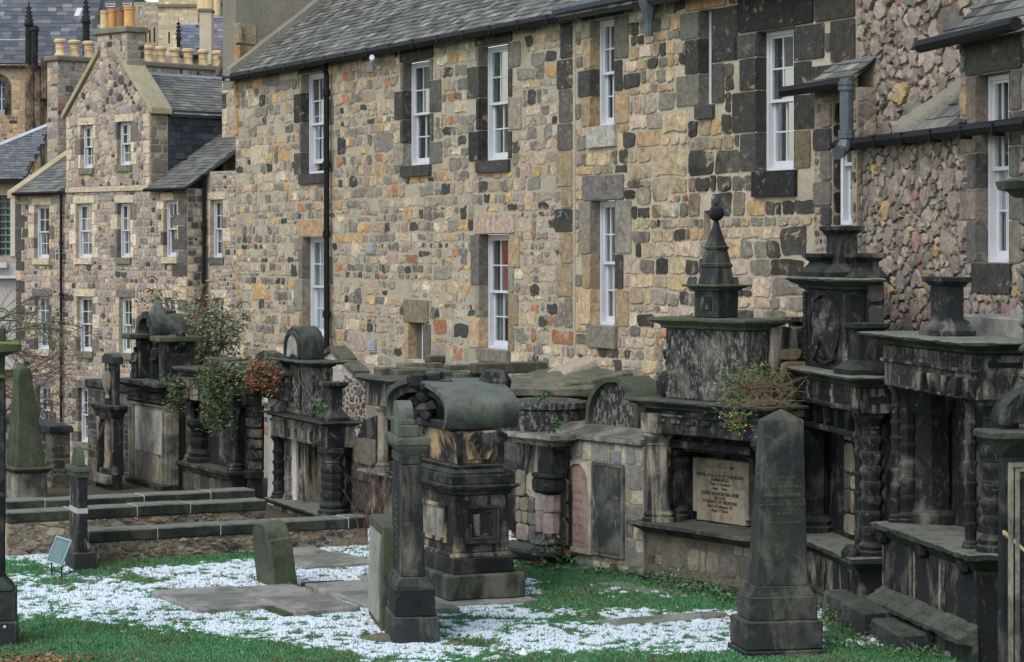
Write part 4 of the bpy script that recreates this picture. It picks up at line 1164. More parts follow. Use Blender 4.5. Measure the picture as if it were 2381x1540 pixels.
# tenements beyond
def block(l, r, t, b, Y, name, label, wallc, dep=8, cat='house', wins_=(), band=None, roof=None):
    fr = Fr((l + r) / 2, Y, vp=FAR); o = thing(fr, name, label, cat)
    x0, x1 = PF_(fr, l, 0, Y)[0], PF_(fr, r, 0, Y)[0]; zt, zb = PF_(fr, 0, t, Y)[2], -8
    ops_ = [(PF_(fr, a, 0, Y)[0], PF_(fr, b_, 0, Y)[0], PF_(fr, 0, d, Y)[2], PF_(fr, 0, c_, Y)[2]) for a, b_, c_, d in wins_]
    by = {}
    wall_face(o, 'wall', x0, x1, zb, zt, ops_, mortar('w_' + name + str(int(l)), wallc, .12, .2), .3, dep)
    sq_ = square_cells([(x0, PF_(fr, 0, b, Y)[2]), (x1, PF_(fr, 0, b, Y)[2]), (x1, zt), (x0, zt)], [(a - .15, b_ + .15, c_ - .15, d + .15) for a, b_, c_, d in ops_], .42, .3, 2.6, .03, rng)
    lay(o, sq_, [(1, tuple(q * 1.12 for q in wallc)), (1, tuple(q * .92 for q in wallc)), (.4, tuple(q * .75 for q in wallc))], M_FAR, rng, .012, j=.004, limit=25, flat=.9)
    for w in ops_:
        m = MB(); m.box(w[0], w[1], .2, .25, w[2], w[3]); wn_ = m.build('window', plain('far_glass', (.06, .07, .085), .15, .5), o, smooth=False)
        m = MB(); t_ = .09
        m.box(w[0], w[0] + t_, .12, .19, w[2], w[3]); m.box(w[1] - t_, w[1], .12, .19, w[2], w[3]); m.box(w[0] + t_, w[1] - t_, .12, .19, w[2], w[2] + t_); m.box(w[0] + t_, w[1] - t_, .12, .19, w[3] - t_, w[3]); m.box(w[0] + t_, w[1] - t_, .12, .19, (w[2] + w[3]) / 2 - .04, (w[2] + w[3]) / 2 + .04)
        m.build('frame', M_WHITE, wn_, smooth=False)
    if band:
        for (a, b_) in band:
            m = MB(); m.box(x0 - .1, x1 + .1, -.15, 0, PF_(fr, 0, b_, Y)[2], PF_(fr, 0, a, Y)[2]); m.build('string_course', mortar('dark_cope', (.17, .16, .13)), o, smooth=False)
    return o, fr
X_ = c.x
block(X_(1370), X_(1710), -40, 130, 150, 'sandstone_tower_block', 'tall cream sandstone block rising behind the row of chimney pots', (.52, .44, .32), band=[(c.y(40), c.y(66))], wins_=[(X_(1455), X_(1470), c.y(280), c.y(380))])
block(X_(1160), X_(1368), c.y(20), 130, 155, 'gabled_tenement', 'grey tenement with narrow dark windows left of the cream sandstone block', (.34, .30, .24), wins_=[(X_(1255), X_(1268), c.y(280), c.y(370)), (X_(1290), X_(1303), c.y(260), c.y(370)), (X_(1330), X_(1342), c.y(240), c.y(370)), (X_(1200), X_(1225), c.y(60), c.y(130))])
o, fr = block(X_(790), X_(1158), c.y(-60), 130, 160, 'slated_tenement', 'dark slated tenement with white dormer windows behind the tall clay pots', (.10, .11, .13), wins_=[(X_(905), X_(995), c.y(5), c.y(62)), (X_(1055), X_(1140), c.y(3), c.y(60)), (X_(832), X_(872), c.y(205), c.y(240))])
fbox(o, fr, X_(822), X_(842), -30, c.y(110), 159.5, .3, 'white_downpipe', M_WHITE)
o, fr = block(X_(1815), X_(2030), -40, 60, 165, 'dark_tenement', 'dark grey tenement at the far skyline beside the harled gable', (.13, .125, .12), band=[(c.y(15), c.y(30))])
sr = Fr(470, 140, vp=FAR)
ro = thing(sr, 'blue_slated_range', 'low range with blue and purple slate roofs, lead ridges and black finials', 'house')
fslope(ro, sr, [(X_(1562), c.y(480), 140), (X_(1722), c.y(480), 140), (X_(1722), c.y(215), 144), (X_(1562), c.y(215), 144)], 'roof', [(5, (.12, .14, .19)), (2, (.15, .17, .21))], .4, .3, 10)
fslope(ro, sr, [(X_(1800), c.y(540), 138), (X_(2040), c.y(540), 138), (X_(2040), c.y(232), 142), (X_(1815), c.y(232), 142)], 'roof', [(5, (.14, .13, .17)), (2, (.17, .16, .19))], .4, .3, 10)
fslope(ro, sr, [(X_(1832), c.y(225), 143), (X_(2040), c.y(225), 143), (X_(2040), c.y(155), 145), (X_(1840), c.y(155), 145)], 'roof', [(5, (.13, .14, .17))], .4, .3, 5)
for l, r, t, b, Y in ((1555, 1725, 203, 222, 143.8), (1812, 2040, 220, 238, 141.8), (1830, 2040, 148, 162, 144.8)): fbox(ro, sr, X_(l), X_(r), c.y(t), c.y(b), Y, .3, 'lead_flashing', M_LEAD)
m = MB(); m.box(-9, 9, .5, 4, -8, PF_(sr, 0, c.y(480), 140)[2]); m.build('wall', mortar('w_range', (.34, .28, .22)), ro, smooth=False)
pinnacle(ro, sr, X_(1545), c.y(150), c.y(330), c.y(500), 139, 9, MBK); pinnacle(ro, sr, X_(1796), c.y(170), c.y(300), c.y(500), 137, 8, MBK); pinnacle(ro, sr, X_(1938), c.y(362), c.y(420), c.y(470), 136, 7, MBK)
chf2 = Fr(X_(1777), 136, vp=FAR)
c2_ = thing(chf2, 'slim_chimney_stack', 'slim pale stone chimney stack with two tall pots between two slate roofs', 'chimney')
fbox(c2_, chf2, X_(1727), X_(1828), c.y(90), c.y(560), 136, 1.2, 'stack', mortar('pale_stack', (.48, .42, .33), .15, .2))
fbox(c2_, chf2, X_(1715), X_(1835), c.y(80), c.y(98), 135.9, 1.4, 'cope', mortar('dark_cope', (.17, .16, .13)))
for p in (1758, 1797): pot(c2_, PF_(chf2, X_(p), 0, 136.5)[0], .5, PF_(chf2, 0, c.y(82), 136.5)[2], 1.6, .34, (.62, .47, .28), 1)
cc = thing(Fr(X_(1700), 150.0, vp=FAR), 'roof_clutter', 'small dark chimney with two buff pots behind the slim stack', 'chimney')
f3 = Fr(X_(1700), 150.0, vp=FAR)
fbox(cc, f3, X_(1820), X_(1900), c.y(135), c.y(260), 150, 1.5, 'stack', mortar('w_range', (.34, .28, .22)))
for p in (1845, 1872): pot(cc, PF_(f3, X_(p), 0, 150.5)[0], .5, PF_(f3, 0, c.y(137), 150.5)[2], 1.5, .26, (.62, .47, .28), 1)
# ================================================================ monuments
rng = random.Random(77)
cA, cB, cC, cD_, cE, cF, cG, cH = Crop(2400, 1500, 2.2), Crop(2800, 2000, 2.541), Crop(1450, 1420, 3.08), Crop(1400, 1900, 2.333), Crop(950, 1250, 1.8546), Crop(350, 1200, 1.9744), Crop(0, 1200, 1.0953), Crop(3500, 700, 1.1846)
c8, c7, c6, c4, cI, c15 = Crop(3000, 1606, 1.54), Crop(3000, 800, 1.7111), Crop(2500, 800, 1.925), Crop(0, 1906, 2.2), Crop(900, 1906, 2.2), Crop(1800, 1200, 2.2)
cJ = Crop(1800, 1906, 2.2); cK = Crop(900, 1200, 2.2)
T_OB = tomb('obelisk_stone', dark=(.020, .023, .026), mid=(.11, .105, .09), tan=(.2, .19, .15), black=.45, tanamt=.0, moss=.8, lichen=.06, green=.25, streak=.3)
T_DK = tomb('soot_stone', dark=(.011, .012, .015), mid=(.15, .138, .12), tan=(.34, .26, .17), black=.5, tanamt=.12, moss=.5, lichen=.25, green=.05)
T_TAN = tomb('scarred_stone', dark=(.012, .012, .014), mid=(.17, .15, .12), tan=(.50, .36, .21), black=.45, tanamt=.75, moss=.4, lichen=.1, green=.1)
T_LID = tomb('lid_stone', dark=(.05, .055, .052), mid=(.13, .135, .115), tan=(.2, .18, .14), black=.25, tanamt=0, moss=.7, lichen=.05, green=.3, topc=(.12, .14, .115))
T_GRN = tomb('green_stone', dark=(.035, .045, .03), mid=(.085, .09, .06), tan=(.2, .19, .15), black=.3, tanamt=0, moss=.8, lichen=.05, green=.75)
T_LICH = tomb('lichen_stone', dark=(.016, .016, .018), mid=(.13, .12, .105), tan=(.3, .26, .2), black=.45, tanamt=.05, moss=.5, lichen=1.0, green=.1, streak=.3)
T_GREY = tomb('pale_grey_stone', dark=(.06, .06, .055), mid=(.26, .24, .20), tan=(.42, .34, .24), black=.2, tanamt=.15, moss=.5, lichen=.1, green=.15)
T_RUN = tomb('streaked_stone', dark=(.014, .014, .017), mid=(.29, .26, .21), tan=(.42, .34, .22), black=.42, tanamt=.25, moss=.5, lichen=.1, green=.1, streak=.75)
T_SLAB = tomb('ledger_stone', dark=(.14, .14, .125), mid=(.25, .245, .215), tan=(.28, .25, .2), black=.2, tanamt=0, moss=.05, lichen=.1, green=.1, streak=.0, bump=.35)
T_TAB = tomb('pale_tablet', dark=(.11, .10, .08), mid=(.26, .225, .17), tan=(.5, .4, .28), black=.05, tanamt=.15, moss=0, lichen=.05, green=.0, streak=.35, bump=.25)
T_TABG = tomb('grey_tablet', dark=(.16, .155, .14), mid=(.36, .34, .30), tan=(.36, .28, .2), black=.1, tanamt=.1, moss=0, lichen=.05, green=.0, streak=.3, bump=.25)
T_PINKT = tomb('pink_tablet', dark=(.15, .11, .095), mid=(.29, .205, .175), tan=(.4, .27, .22), black=.05, tanamt=.1, moss=0, lichen=.1, green=.0, streak=.2, bump=.25)
T_SLATE = tomb('slate_tablet', dark=(.03, .034, .034), mid=(.12, .125, .11), tan=(.25, .23, .2), black=.3, tanamt=.1, moss=0, lichen=.15, green=.1, bump=.2)
T_COPE = tomb('cope_stone', dark=(.014, .017, .014), mid=(.06, .065, .05), tan=(.2, .18, .14), black=.45, tanamt=.0, moss=1.0, lichen=.05, green=.4, topc=(.16, .165, .135))
T_VLT = tomb('vault_slab', dark=(.06, .06, .05), mid=(.18, .165, .13), tan=(.25, .23, .18), black=.3, tanamt=0, moss=.5, lichen=.4, green=.3, topc=(.13, .135, .09))
T_OCH = tomb('ochre_panel', dark=(.02, .018, .018), mid=(.50, .36, .20), tan=(.58, .44, .28), black=.12, tanamt=.3, moss=0, lichen=.0, green=.0, streak=.15)
T_BLK = tomb('black_stone', dark=(.008, .009, .012), mid=(.075, .072, .068), tan=(.3, .22, .14), black=.5, tanamt=.1, moss=.35, lichen=.1, green=.08)

def B(m, name, mat, par, bevel=.012, rough=.006, size=.14, **k):
    return m.build(name, mat, par, bevel=bevel, rough=rough, size=size, seed=rng.random() * 9, **k)
def column(par, x, y, z0, z1, r, mat, rings=0, n=8, name='column', base=True, cap=True, sq=False):
    h = z1 - z0; p = []
    if base: p += [(r * 1.55, z0), (r * 1.55, z0 + r * .45), (r * 1.3, z0 + r * .6), (r * 1.42, z0 + r * .95), (r * 1.15, z0 + r * 1.25)]
    else: p += [(r, z0)]
    a = z0 + r * 1.4 if base else z0; b = z1 - (r * 1.6 if cap else 0)
    p.append((r, a))
    for i in range(rings):
        zz = a + (b - a) * (i + .75) / (rings + .5)
        p += [(r, zz - r * .55), (r * 1.24, zz - r * .15), (r * 1.24, zz + r * .1), (r * 1.05, zz + r * .42), (r, zz + r * .45)]
    p.append((r * .97, b))
    if cap: p += [(r * 1.1, b + r * .1), (r * 1.0, b + r * .3), (r * 1.35, b + r * .9), (r * 1.6, b + r * 1.15), (r * 1.6, z1)]
    else: p.append((r * .97, z1))
    m = MB(); m.lathe(x, y, p, n, math.pi / n)
    return B(m, name, mat, par, bevel=0, rough=.0015, size=.3)
def cornice(par, x0, x1, y0, y1, zt, h, out, mat, name='cornice', top=.0):
    m = MB(); b = zt - h
    m.stack(x0, x1, y0, y1, [(b, 0), (b + h * .12, out * .25), (b + h * .35, out * .3), (b + h * .55, out * .7), (b + h * .68, out * .78), (b + h * .72, out), (b + h * .92, out), (zt, out * .85)])
    return B(m, name, mat, par, bevel=0, rough=.007, size=.12)
def plinth(par, x0, x1, y0, y1, z0, z1, out, mat, name='plinth'):
    m = MB(); h = z1 - z0
    m.stack(x0, x1, y0, y1, [(z0, out), (z0 + h * .45, out), (z0 + h * .5, out * .85), (z0 + h * .62, out * .45), (z0 + h * .7, out * .6), (z0 + h * .8, out * .6), (z0 + h * .88, out * .2), (z1, 0)])
    return B(m, name, mat, par, bevel=0, rough=.007)
def block(m, *a): return m.box(*a)
def relief(par, x0, x1, z0, z1, y, mat, n=16, name='carving', side=None):
    """lumpy worn carving standing proud of a face"""
    m = MB()
    if side is None: m.box(x0 + .02, x1 - .02, y - .004, y + .03, z0 + .02, z1 - .02)
    else: m.box(side - .02, side + .004, x0 + .02, x1 - .02, z0 + .02, z1 - .02)
    for i in range(n):
        r = rng.uniform(.25, .9) * min(x1 - x0, z1 - z0) * .16
        u = rng.uniform(x0 + r, x1 - r); w = rng.uniform(z0 + r, z1 - r)
        prof = [(.05 * r, -r), (.7 * r, -r * .7), (r, 0), (.7 * r, r * .7), (.05 * r, r)]
        rr = []
        for rad, zz in prof:
            k = rng.uniform(.8, 1.2)
            if side is None: rr.append([(u + rad * k * math.cos(q * math.pi / 3), y + .35 * rad * math.sin(q * math.pi / 3), w + zz) for q in range(6)])
            else: rr.append([(side + .35 * rad * math.sin(q * math.pi / 3), u + rad * k * math.cos(q * math.pi / 3), w + zz) for q in range(6)])
        m.rings(rr)
    return B(m, name, mat, par, bevel=0, rough=.01, size=.1)
def plain_box(par, name, mat, *a, bevel=.012, rough=.006, size=.16):
    m = MB(); m.box(*a); return B(m, name, mat, par, bevel=bevel, rough=rough, size=size)
def masonry(par, x0, x1, z0, z1, pal, mat, mp=front, h=.3, hm=.16, ratio=1.8, gap=.014, proud=.008, lim=60, ex=(), j=.01):
    lay(par, square_cells([(x0, z0), (x1, z0), (x1, z1), (x0, z1)], list(ex), h, hm, ratio, gap, rng), pal, mat, rng, proud, mp=mp, j=j, flat=.9, limit=lim, name='block')
def text(par, lines, x, y, z, size, mat, lh=1.35, rot=None, name='inscription', width=None, real=False):
    if not real:        # worn away lettering: only strokes are left, no words can be read
        m = MB(); n = max(2, len(lines[0])); cw = size * .62; u = -n * cw / 2
        for ch in lines[0]:
            if ch != ' ':
                for q in range(rng.randint(1, 3)):
                    a = u + rng.uniform(0, .6) * cw; b = rng.uniform(0, .5) * size
                    if rng.random() < .55: m.box(a, a + cw * .16, b * .4, b * .4 + size * .55, 0, .002)
                    else: m.box(a, a + cw * .5, b, b + size * .12, 0, .002)
            u += cw
        o = m.build('worn_lettering', mat, par, kind='stuff', smooth=False); o.location = (x, y, z); o.rotation_euler = rot or (math.radians(90), 0, 0)
        return o
    cu = bpy.data.curves.new(name, 'FONT'); cu.body = "\n".join(lines); cu.size = size; cu.align_x = 'CENTER'; cu.space_line = lh; cu.extrude = .002; cu.resolution_u = 2
    o = bpy.data.objects.new(name, cu); SC.collection.objects.link(o)
    dg = bpy.context.evaluated_depsgraph_get(); me = bpy.data.meshes.new_from_object(o.evaluated_get(dg)); bpy.data.objects.remove(o)
    me.materials.clear(); me.materials.append(mat)
    o = link(name, me, par); o.location = (x, y, z); o.rotation_euler = rot or (math.radians(90), 0, 0)
    return o
INK = plain('worn_letters', (.05, .045, .04), .9, .1, .4, 20)
GOLD = plain('faded_gilt', (.115, .105, .07), .8, .2, .4, 20)
PAL_DK = [(4, (.06, .058, .052)), (3, (.035, .035, .034)), (2, (.10, .092, .078)), (1, (.17, .145, .11))]
PAL_MIX = [(3, (.17, .17, .16)), (2.5, (.25, .24, .21)), (2.4, (.38, .34, .26)), (1.6, (.09, .09, .088)), (1.6, (.17, .19, .215))]
M_ASH2 = colmat('patchwork_ashlar', .6, 1.45, .6, 7, soot=.05, smear=(.25, .235, .2), samt=.15)
M_ASH = colmat('ashlar', .5, 1.5, .7, 6, soot=.5, smear=(.16, .145, .115), samt=.3)

# ---------------------------------------------------------------- front obelisk
fr = Fr(1735, 25.03, 150); Z = fr.Z
ob = thing(fr, 'obelisk', 'tall dark four sided obelisk on a two step base, at the front right', 'obelisk')
d2 = fr.Y(1914); l2 = fr.X(1696.3)
z2 = Z(1448); z1 = Z(1392); zs = Z(1368)
m = MB(); m.box(l2 - .03, .02, -.02, d2 + .03, -.1, Z(1515) - .004); B(m, 'footing', T_DK, ob)
m = MB(); m.box(l2, 0, 0, d2, Z(1515), z2); B(m, 'lower_base', T_OB, ob, .015, .01)
ax, ay, bx, by = -.05, .05, l2 + .10, fr.Y(1900, -.05)
m = MB(); m.box(bx, ax, ay, by, z2 + .001, z1); B(m, 'upper_base', T_OB, ob, .012, .006)
sx1, sy0, sy1 = -.10, .14, fr.Y(1878, -.10); sx0 = bx + .07
tx1, ty0, ty1 = sx1 - .075, sy0 + .10, fr.Y(1868, -.18); tx0 = sx0 + .09
zt, zp = Z(979, tx1, ty0), Z(951, -.3, .5)
m = MB(); m.rings([[(bx + .01, ay + .01, z1 + .001), (ax - .01, ay + .01, z1 + .001), (ax - .01, by - .01, z1 + .001), (bx + .01, by - .01, z1 + .001)],
                   [(sx0 - .02, sy0 - .02, zs - .02), (sx1 + .02, sy0 - .02, zs - .02), (sx1 + .02, sy1 + .02, zs - .02), (sx0 - .02, sy1 + .02, zs - .02)],
                   [(sx0 - .02, sy0 - .02, zs), (sx1 + .02, sy0 - .02, zs), (sx1 + .02, sy1 + .02, zs), (sx0 - .02, sy1 + .02, zs)]]); B(m, 'base_moulding', T_OB, ob, .006, .004)
cx, cy = (tx0 + tx1) / 2, (ty0 + ty1) / 2
m = MB(); m.rings([[(sx0, sy0, zs), (sx1, sy0, zs), (sx1, sy1, zs), (sx0, sy1, zs)], [(tx0, ty0, zt), (tx1, ty0, zt), (tx1, ty1, zt), (tx0, ty1, zt)],
                   [(cx - .01, cy - .01, zp), (cx + .01, cy - .01, zp), (cx + .01, cy + .01, zp), (cx - .01, cy + .01, zp)]])
B(m, 'shaft', T_OB, ob, .008, .004)
t = (Z(1130) - zs) / (zt - zs); xs_ = sx1 + (tx1 - sx1) * t + .028; ym = (sy0 + sy1) / 2 + .01
lean = math.atan((sx1 - tx1) / (zt - zs))
for k, (w, s) in enumerate((("IN MEMORY OF", .036), ("THE FAMILY OF THE", .034), ("JAMES MACKENZIE", .042), ("MERCHANT IN EDINBURGH", .034), ("WHO DIED", .03), ("AND HIS CHILDREN", .034))):
    zz = Z(1118 + k * 21); tt = (zz - zs) / (zt - zs)
    text(ob, [w], sx1 + (tx1 - sx1) * tt + .012, ym, zz, s * 1.15, GOLD, rot=(math.radians(90), 0, math.radians(90)), real=(k == 2))

# ---------------------------------------------------------------- pillar with arched head, front centre
fr = Fr(914.6, 25.85, 250); Z = fr.Z
pi = thing(fr, 'pillar_monument', 'dark pillar with arched head and wide cap, round hole in its base', 'gravestone')
d = fr.Y(1023.5); l = max(fr.X(885), -1.35)
m = MB(); m.box(l, 0, 0, d, -.1, Z(1436)); B(m, 'lower_base', T_OB, pi, .015, .008)
m = MB(); m.box(l + .06, -.02, .02, fr.Y(1011.5, -.02), Z(1436) + .001, Z(1372)); B(m, 'upper_base', T_DK, pi, .01, .006)
hx = -.02; hy = fr.Y(970, 0); hz = Z(1403)
m = MB(); m.lathe(0, 0, [(.034, -.02), (.045, .004), (.03, .006), (.02, .004)], 12)
o = m.build('drain_hole', plain('hole_black', (.004, .004, .004)), pi); o.rotation_euler = (0, math.radians(90), 0); o.location = (hx + .002, hy, hz)
m = MB(); sx1, sy0, sy1 = -.10, .10, fr.Y(989, -.1); sx0 = l + .17
m.stack(l + .09, -.04, .04, fr.Y(1009, -.04), [(Z(1372) + .001, 0), (Z(1368), 0)])
m.rings([[(l + .09, .04, Z(1368)), (-.04, .04, Z(1368)), (-.04, fr.Y(1008, -.04), Z(1368)), (l + .09, fr.Y(1008, -.04), Z(1368))],
         [(sx0 - .03, sy0 - .03, Z(1352)), (sx1 + .03, sy0 - .03, Z(1352)), (sx1 + .03, sy1 + .03, Z(1352)), (sx0 - .03, sy1 + .03, Z(1352))],
         [(sx0 - .01, sy0 - .01, Z(1346)), (sx1 + .01, sy0 - .01, Z(1346)), (sx1 + .01, sy1 + .01, Z(1346)), (sx0 - .01, sy1 + .01, Z(1346))]]); B(m, 'base_moulding', T_OB, pi, .004, .004)
ty0, ty1 = sy0 + .01, fr.Y(979, -.12)
m = MB(); m.rings([[(sx0, sy0, Z(1346)), (sx1, sy0, Z(1346)), (sx1, sy1, Z(1346)), (sx0, sy1, Z(1346))], [(sx0 + .05, ty0, Z(1084)), (sx1 - .03, ty0, Z(1084)), (sx1 - .03, ty1, Z(1084)), (sx0 + .05, ty1, Z(1084))]])
B(m, 'shaft', tomb('pillar_shaft', dark=(.014, .015, .018), mid=(.13, .115, .09), tan=(.24, .19, .13), black=.55, tanamt=.2, moss=.2, lichen=.0, green=.05, streak=.6), pi, .012, .004)
m = MB(); m.box(sx0 + .04, sx1 - .02, ty0 - .01, ty1 + .01, Z(1084), Z(1062)); B(m, 'neck', T_OB, pi)
m = MB(); cy1 = fr.Y(996, 0)
m.stack(sx0 + .06, sx1 - .03, ty0 + .01, ty1 - .01, [(Z(1062), 0), (Z(1052), .04), (Z(1044), .075), (Z(1038), .08), (Z(1036), .10), (Z(1026), .105), (Z(1020), .095)])
B(m, 'cap', T_LID, pi, 0, .004)
ya, yb = fr.Y(927.7, -.1), fr.Y(973.4, -.1)
m = MB(); m.box(sx0 + .15, -.14, ya, yb, Z(1020), Z(992)); m.box(sx0 + .19, -.18, ya - .0, yb - .025, Z(992), Z(979)); B(m, 'head_base', T_LID, pi, .008, .003)
m = MB(); aw0, aw1 = sx0 + .22, -.22; rr_ = (aw1 - aw0) / 2
ztop = Z(931, (aw0 + aw1) / 2)
zsp = ztop - rr_ * .62
m.prism([(aw0, Z(979)), (aw1, Z(979))] + arc((aw0 + aw1) / 2, zsp, rr_, rr_ * .62, 0, 180, 14), ya + .01, yb - .04)
B(m, 'arched_head', T_LID, pi, .008, .003)
for k in range(11):
    text(pi, [["SACRED", "TO THE", "MEMORY OF", "A LOVING", "HUSBAND", "AND FATHER", "WHO DIED", "AGED", "ALSO OF", "HIS WIFE", "AND CHILD"][k]], (sx0 + sx1) / 2, sy0 - .004 + .0002 * k, Z(1165 + k * 15), .06, GOLD)

# ---------------------------------------------------------------- leaning slab behind it
fr = Fr(885, 26.7, 220); Z = fr.Z
sl_ = thing(fr, 'headstone', 'tall plain slab headstone leaning beside the pillar with a round hole', 'gravestone')
m = MB(); x0 = fr.X(855); d = .42
m.rings([[(x0, 0, -.1), (0, 0, -.1), (0, d, -.1), (x0, d, -.1)], [(x0 + .0, .03, Z(1224)), (.02, .03, Z(1224)), (.02, d + .03, Z(1224)), (x0, d + .03, Z(1224))]])
B(m, 'slab', T_GRN, sl_, .012, .006)
m = MB(); m.rings([[(x0 + .12, -.016, .1), (-.1, -.016, .1), (-.1, .0, .1), (x0 + .12, .0, .1)], [(x0 + .12, .008, Z(1224) - .12), (-.1, .008, Z(1224) - .12), (-.1, .03, Z(1224) - .12), (x0 + .12, .03, Z(1224) - .12)]])
m.build('inscribed_face', T_SLAB, sl_)

# ---------------------------------------------------------------- small shouldered headstone
fr = Fr(641, 30.1, -1400); Z = fr.Z
hs_ = thing(fr, 'headstone', 'small shouldered headstone with rounded top leaning on the snow left of the pillar', 'gravestone')
x0 = fr.X(598); d = .235; zt = Z(1223) + .03; zsx = Z(1250) - .04
w_ = -x0; cxh = x0 / 2 - .01; d = .29
prof = [(x0, -.1), (0, -.1), (-.0, zsx), (-.05, zsx + .01)] + arc(x0 / 2, zsx + .02, w_ / 2 - .05, zt - zsx - .02, 0, 180, 14)[0:] + [(x0 + .05, zsx), (x0, zsx - .01)]
m = MB(); m.prism(prof, 0, d); o = B(m, 'slab', T_GRN, hs_, .01, .006); o.rotation_euler = (math.radians(6), math.radians(-4), 0)
m = MB(); m.box(-.05, .05, d + .05, d + .62, -.02, .07); B(m, 'kerb_fragment', T_BLK, hs_)

# ---------------------------------------------------------------- sarcophagus monument
fr = Fr(1042.5, 28.76, -1150); Z = fr.Z
sa = thing(fr, 'sarcophagus_monument', 'big black and tan sarcophagus with a barrel shaped green lid on a high stepped pedestal', 'monument')
LX = fr.X(890)
D1 = fr.Y(1222)
def rect(l, c, r):   # left px, corner px, right px -> local rectangle whose near corner lies on the diagonal of the base
    k = (c - 1042.5) / (F / 28.76); y0 = max(0.0, k / .93 * 1.0); x1 = -y0 * .9
    return x1, y0
m = MB(); m.box(LX - .3, .22, -.25, fr.Y(1250, .22), -.05, .045); B(m, 'ground_slab', T_SLAB, sa, .01, .005)
m = MB(); m.box(LX, 0, 0, D1, .046, Z(1341)); B(m, 'step', tomb('step_stone', dark=(.018, .02, .022), mid=(.13, .13, .10), tan=(.2, .18, .14), black=.45, tanamt=0, moss=.5, lichen=.05, green=.35), sa, .015, .008)
m = MB(); a = .09; d2 = fr.Y(1194, -a); m.box(LX + a, -a, a, d2, Z(1341) + .001, Z(1300, -a, a)); B(m, 'plinth', T_BLK, sa, .012, .006)
zb_, zt_ = Z(1300, -.1, .1), Z(1155, -.12, .12)
a = .13; dx, dd = LX + a, fr.Y(1183, -a)
m = MB(); m.stack(dx, -a, a, dd, [(zb_, .035), (zb_ + .03, .03), (zb_ + .06, 0)]); m.box(dx, -a, a, dd, zb_ + .06, zt_); B(m, 'die', tomb('die_stone', dark=(.012, .012, .014), mid=(.19, .165, .13), tan=(.46, .33, .19), black=.45, tanamt=.4, moss=.3, lichen=.05, green=.05, streak=.5), sa, .01, .006)
# framed panels on both faces of the pedestal
py0, py1 = a + .13, dd - .13; pz0, pz1 = zb_ + .16, zt_ - .12
m = MB()
for (o_, p_) in ((0, .035), (.045, .02)):
    yy0, yy1, zz0, zz1 = py0 + o_, py1 - o_, pz0 + o_, pz1 - o_; t_ = .04
    m.box(-a, -a + p_, yy0, yy1, zz0, zz0 + t_); m.box(-a, -a + p_, yy0, yy1, zz1 - t_, zz1); m.box(-a, -a + p_, yy0, yy0 + t_, zz0 + t_, zz1 - t_); m.box(-a, -a + p_, yy1 - t_, yy1, zz0 + t_, zz1 - t_)
B(m, 'panel_frame', T_BLK, sa, .006, .003)
m = MB(); m.box(-a - .01, -a + .006, py0 + .1, py1 - .1, pz0 + .1, pz1 - .1); B(m, 'panel', T_RUN, sa, 0, .002)
m = MB(); X_0, X_1 = dx + .2, -a - .25
m.box(X_0, X_1, a - .03, a, pz0, pz0 + .05); m.box(X_0, X_1, a - .03, a, pz1 - .05, pz1); m.box(X_0, X_0 + .05, a - .03, a, pz0 + .05, pz1 - .05); m.box(X_1 - .05, X_1, a - .03, a, pz0 + .05, pz1 - .05)
B(m, 'panel_frame', T_TAN, sa, .006, .003)
m = MB(); m.box(X_0 + .05, X_1 - .05, a - .012, a + .01, pz0 + .05, pz1 - .05); B(m, 'panel', T_GREY, sa, 0, .002)
cornice(sa, dx + .02, -a - .02, a + .02, dd - .02, Z(1128, -a, a), Z(1128, -a, a) - zt_, .13, T_BLK)
zc_ = Z(1128, -a, a)
m = MB(); m.stack(dx - .02, -a + .02, a - .02, dd + .0, [(zc_ + .001, .05), (Z(1108), .05)]); B(m, 'upper_step', T_BLK, sa, .012, .006)
z6 = Z(1108)
m = MB(); m.stack(dx + .1, -a - .02, a + .02, fr.Y(1160, -a), [(z6, .06), (z6 + .02, .06), (z6 + .06, .01), (z6 + .10, .03), (z6 + .12, 0)]); B(m, 'sarcophagus_foot', T_BLK, sa, 0, .004)
z7, z8 = z6 + .12, Z(1006)
e0, e1 = fr.Y(1158, -a), fr.Y(1175, -a)
m = MB(); m.rings([[(dx + .2, a + .05, z7), (-a - .04, a + .05, z7), (-a - .04, e0, z7), (dx + .2, e0, z7)], [(dx + .05, a - .03, z8), (-a + .04, a - .03, z8), (-a + .04, e1, z8), (dx + .05, e1, z8)]])
B(m, 'sarcophagus_body', T_TAN, sa, .01, .008)
m = MB()
for (yy, zz, r) in ((a + .30, .44, .12), (a + .42, .42, .14), (a + .55, .45, .13)):
    m = MB(); m.lathe(-a + .02, yy, [(r * .2, z7 + zz - r - .12), (r, z7 + zz - r * .4 - .12), (r, z7 + zz + r * .2 - .12), (r * .3, z7 + zz + r * .8 - .12)], 8, sx=.35); B(m, 'carving', T_DK, sa, 0, .012, .08)
m = MB(); m.rings([[(-a - .03, a + .17, z7 + .05), (-a - .0, a + .17, z7 + .05), (-a - .0, e0 - .12, z7 + .05), (-a - .03, e0 - .12, z7 + .05)], [(-a + .0, a + .12, z8 - .12), (-a + .045, a + .12, z8 - .12), (-a + .045, e1 - .12, z8 - .12), (-a + .0, e1 - .12, z8 - .12)]]); B(m, 'ochre_panel', T_OCH, sa, .01, .01)
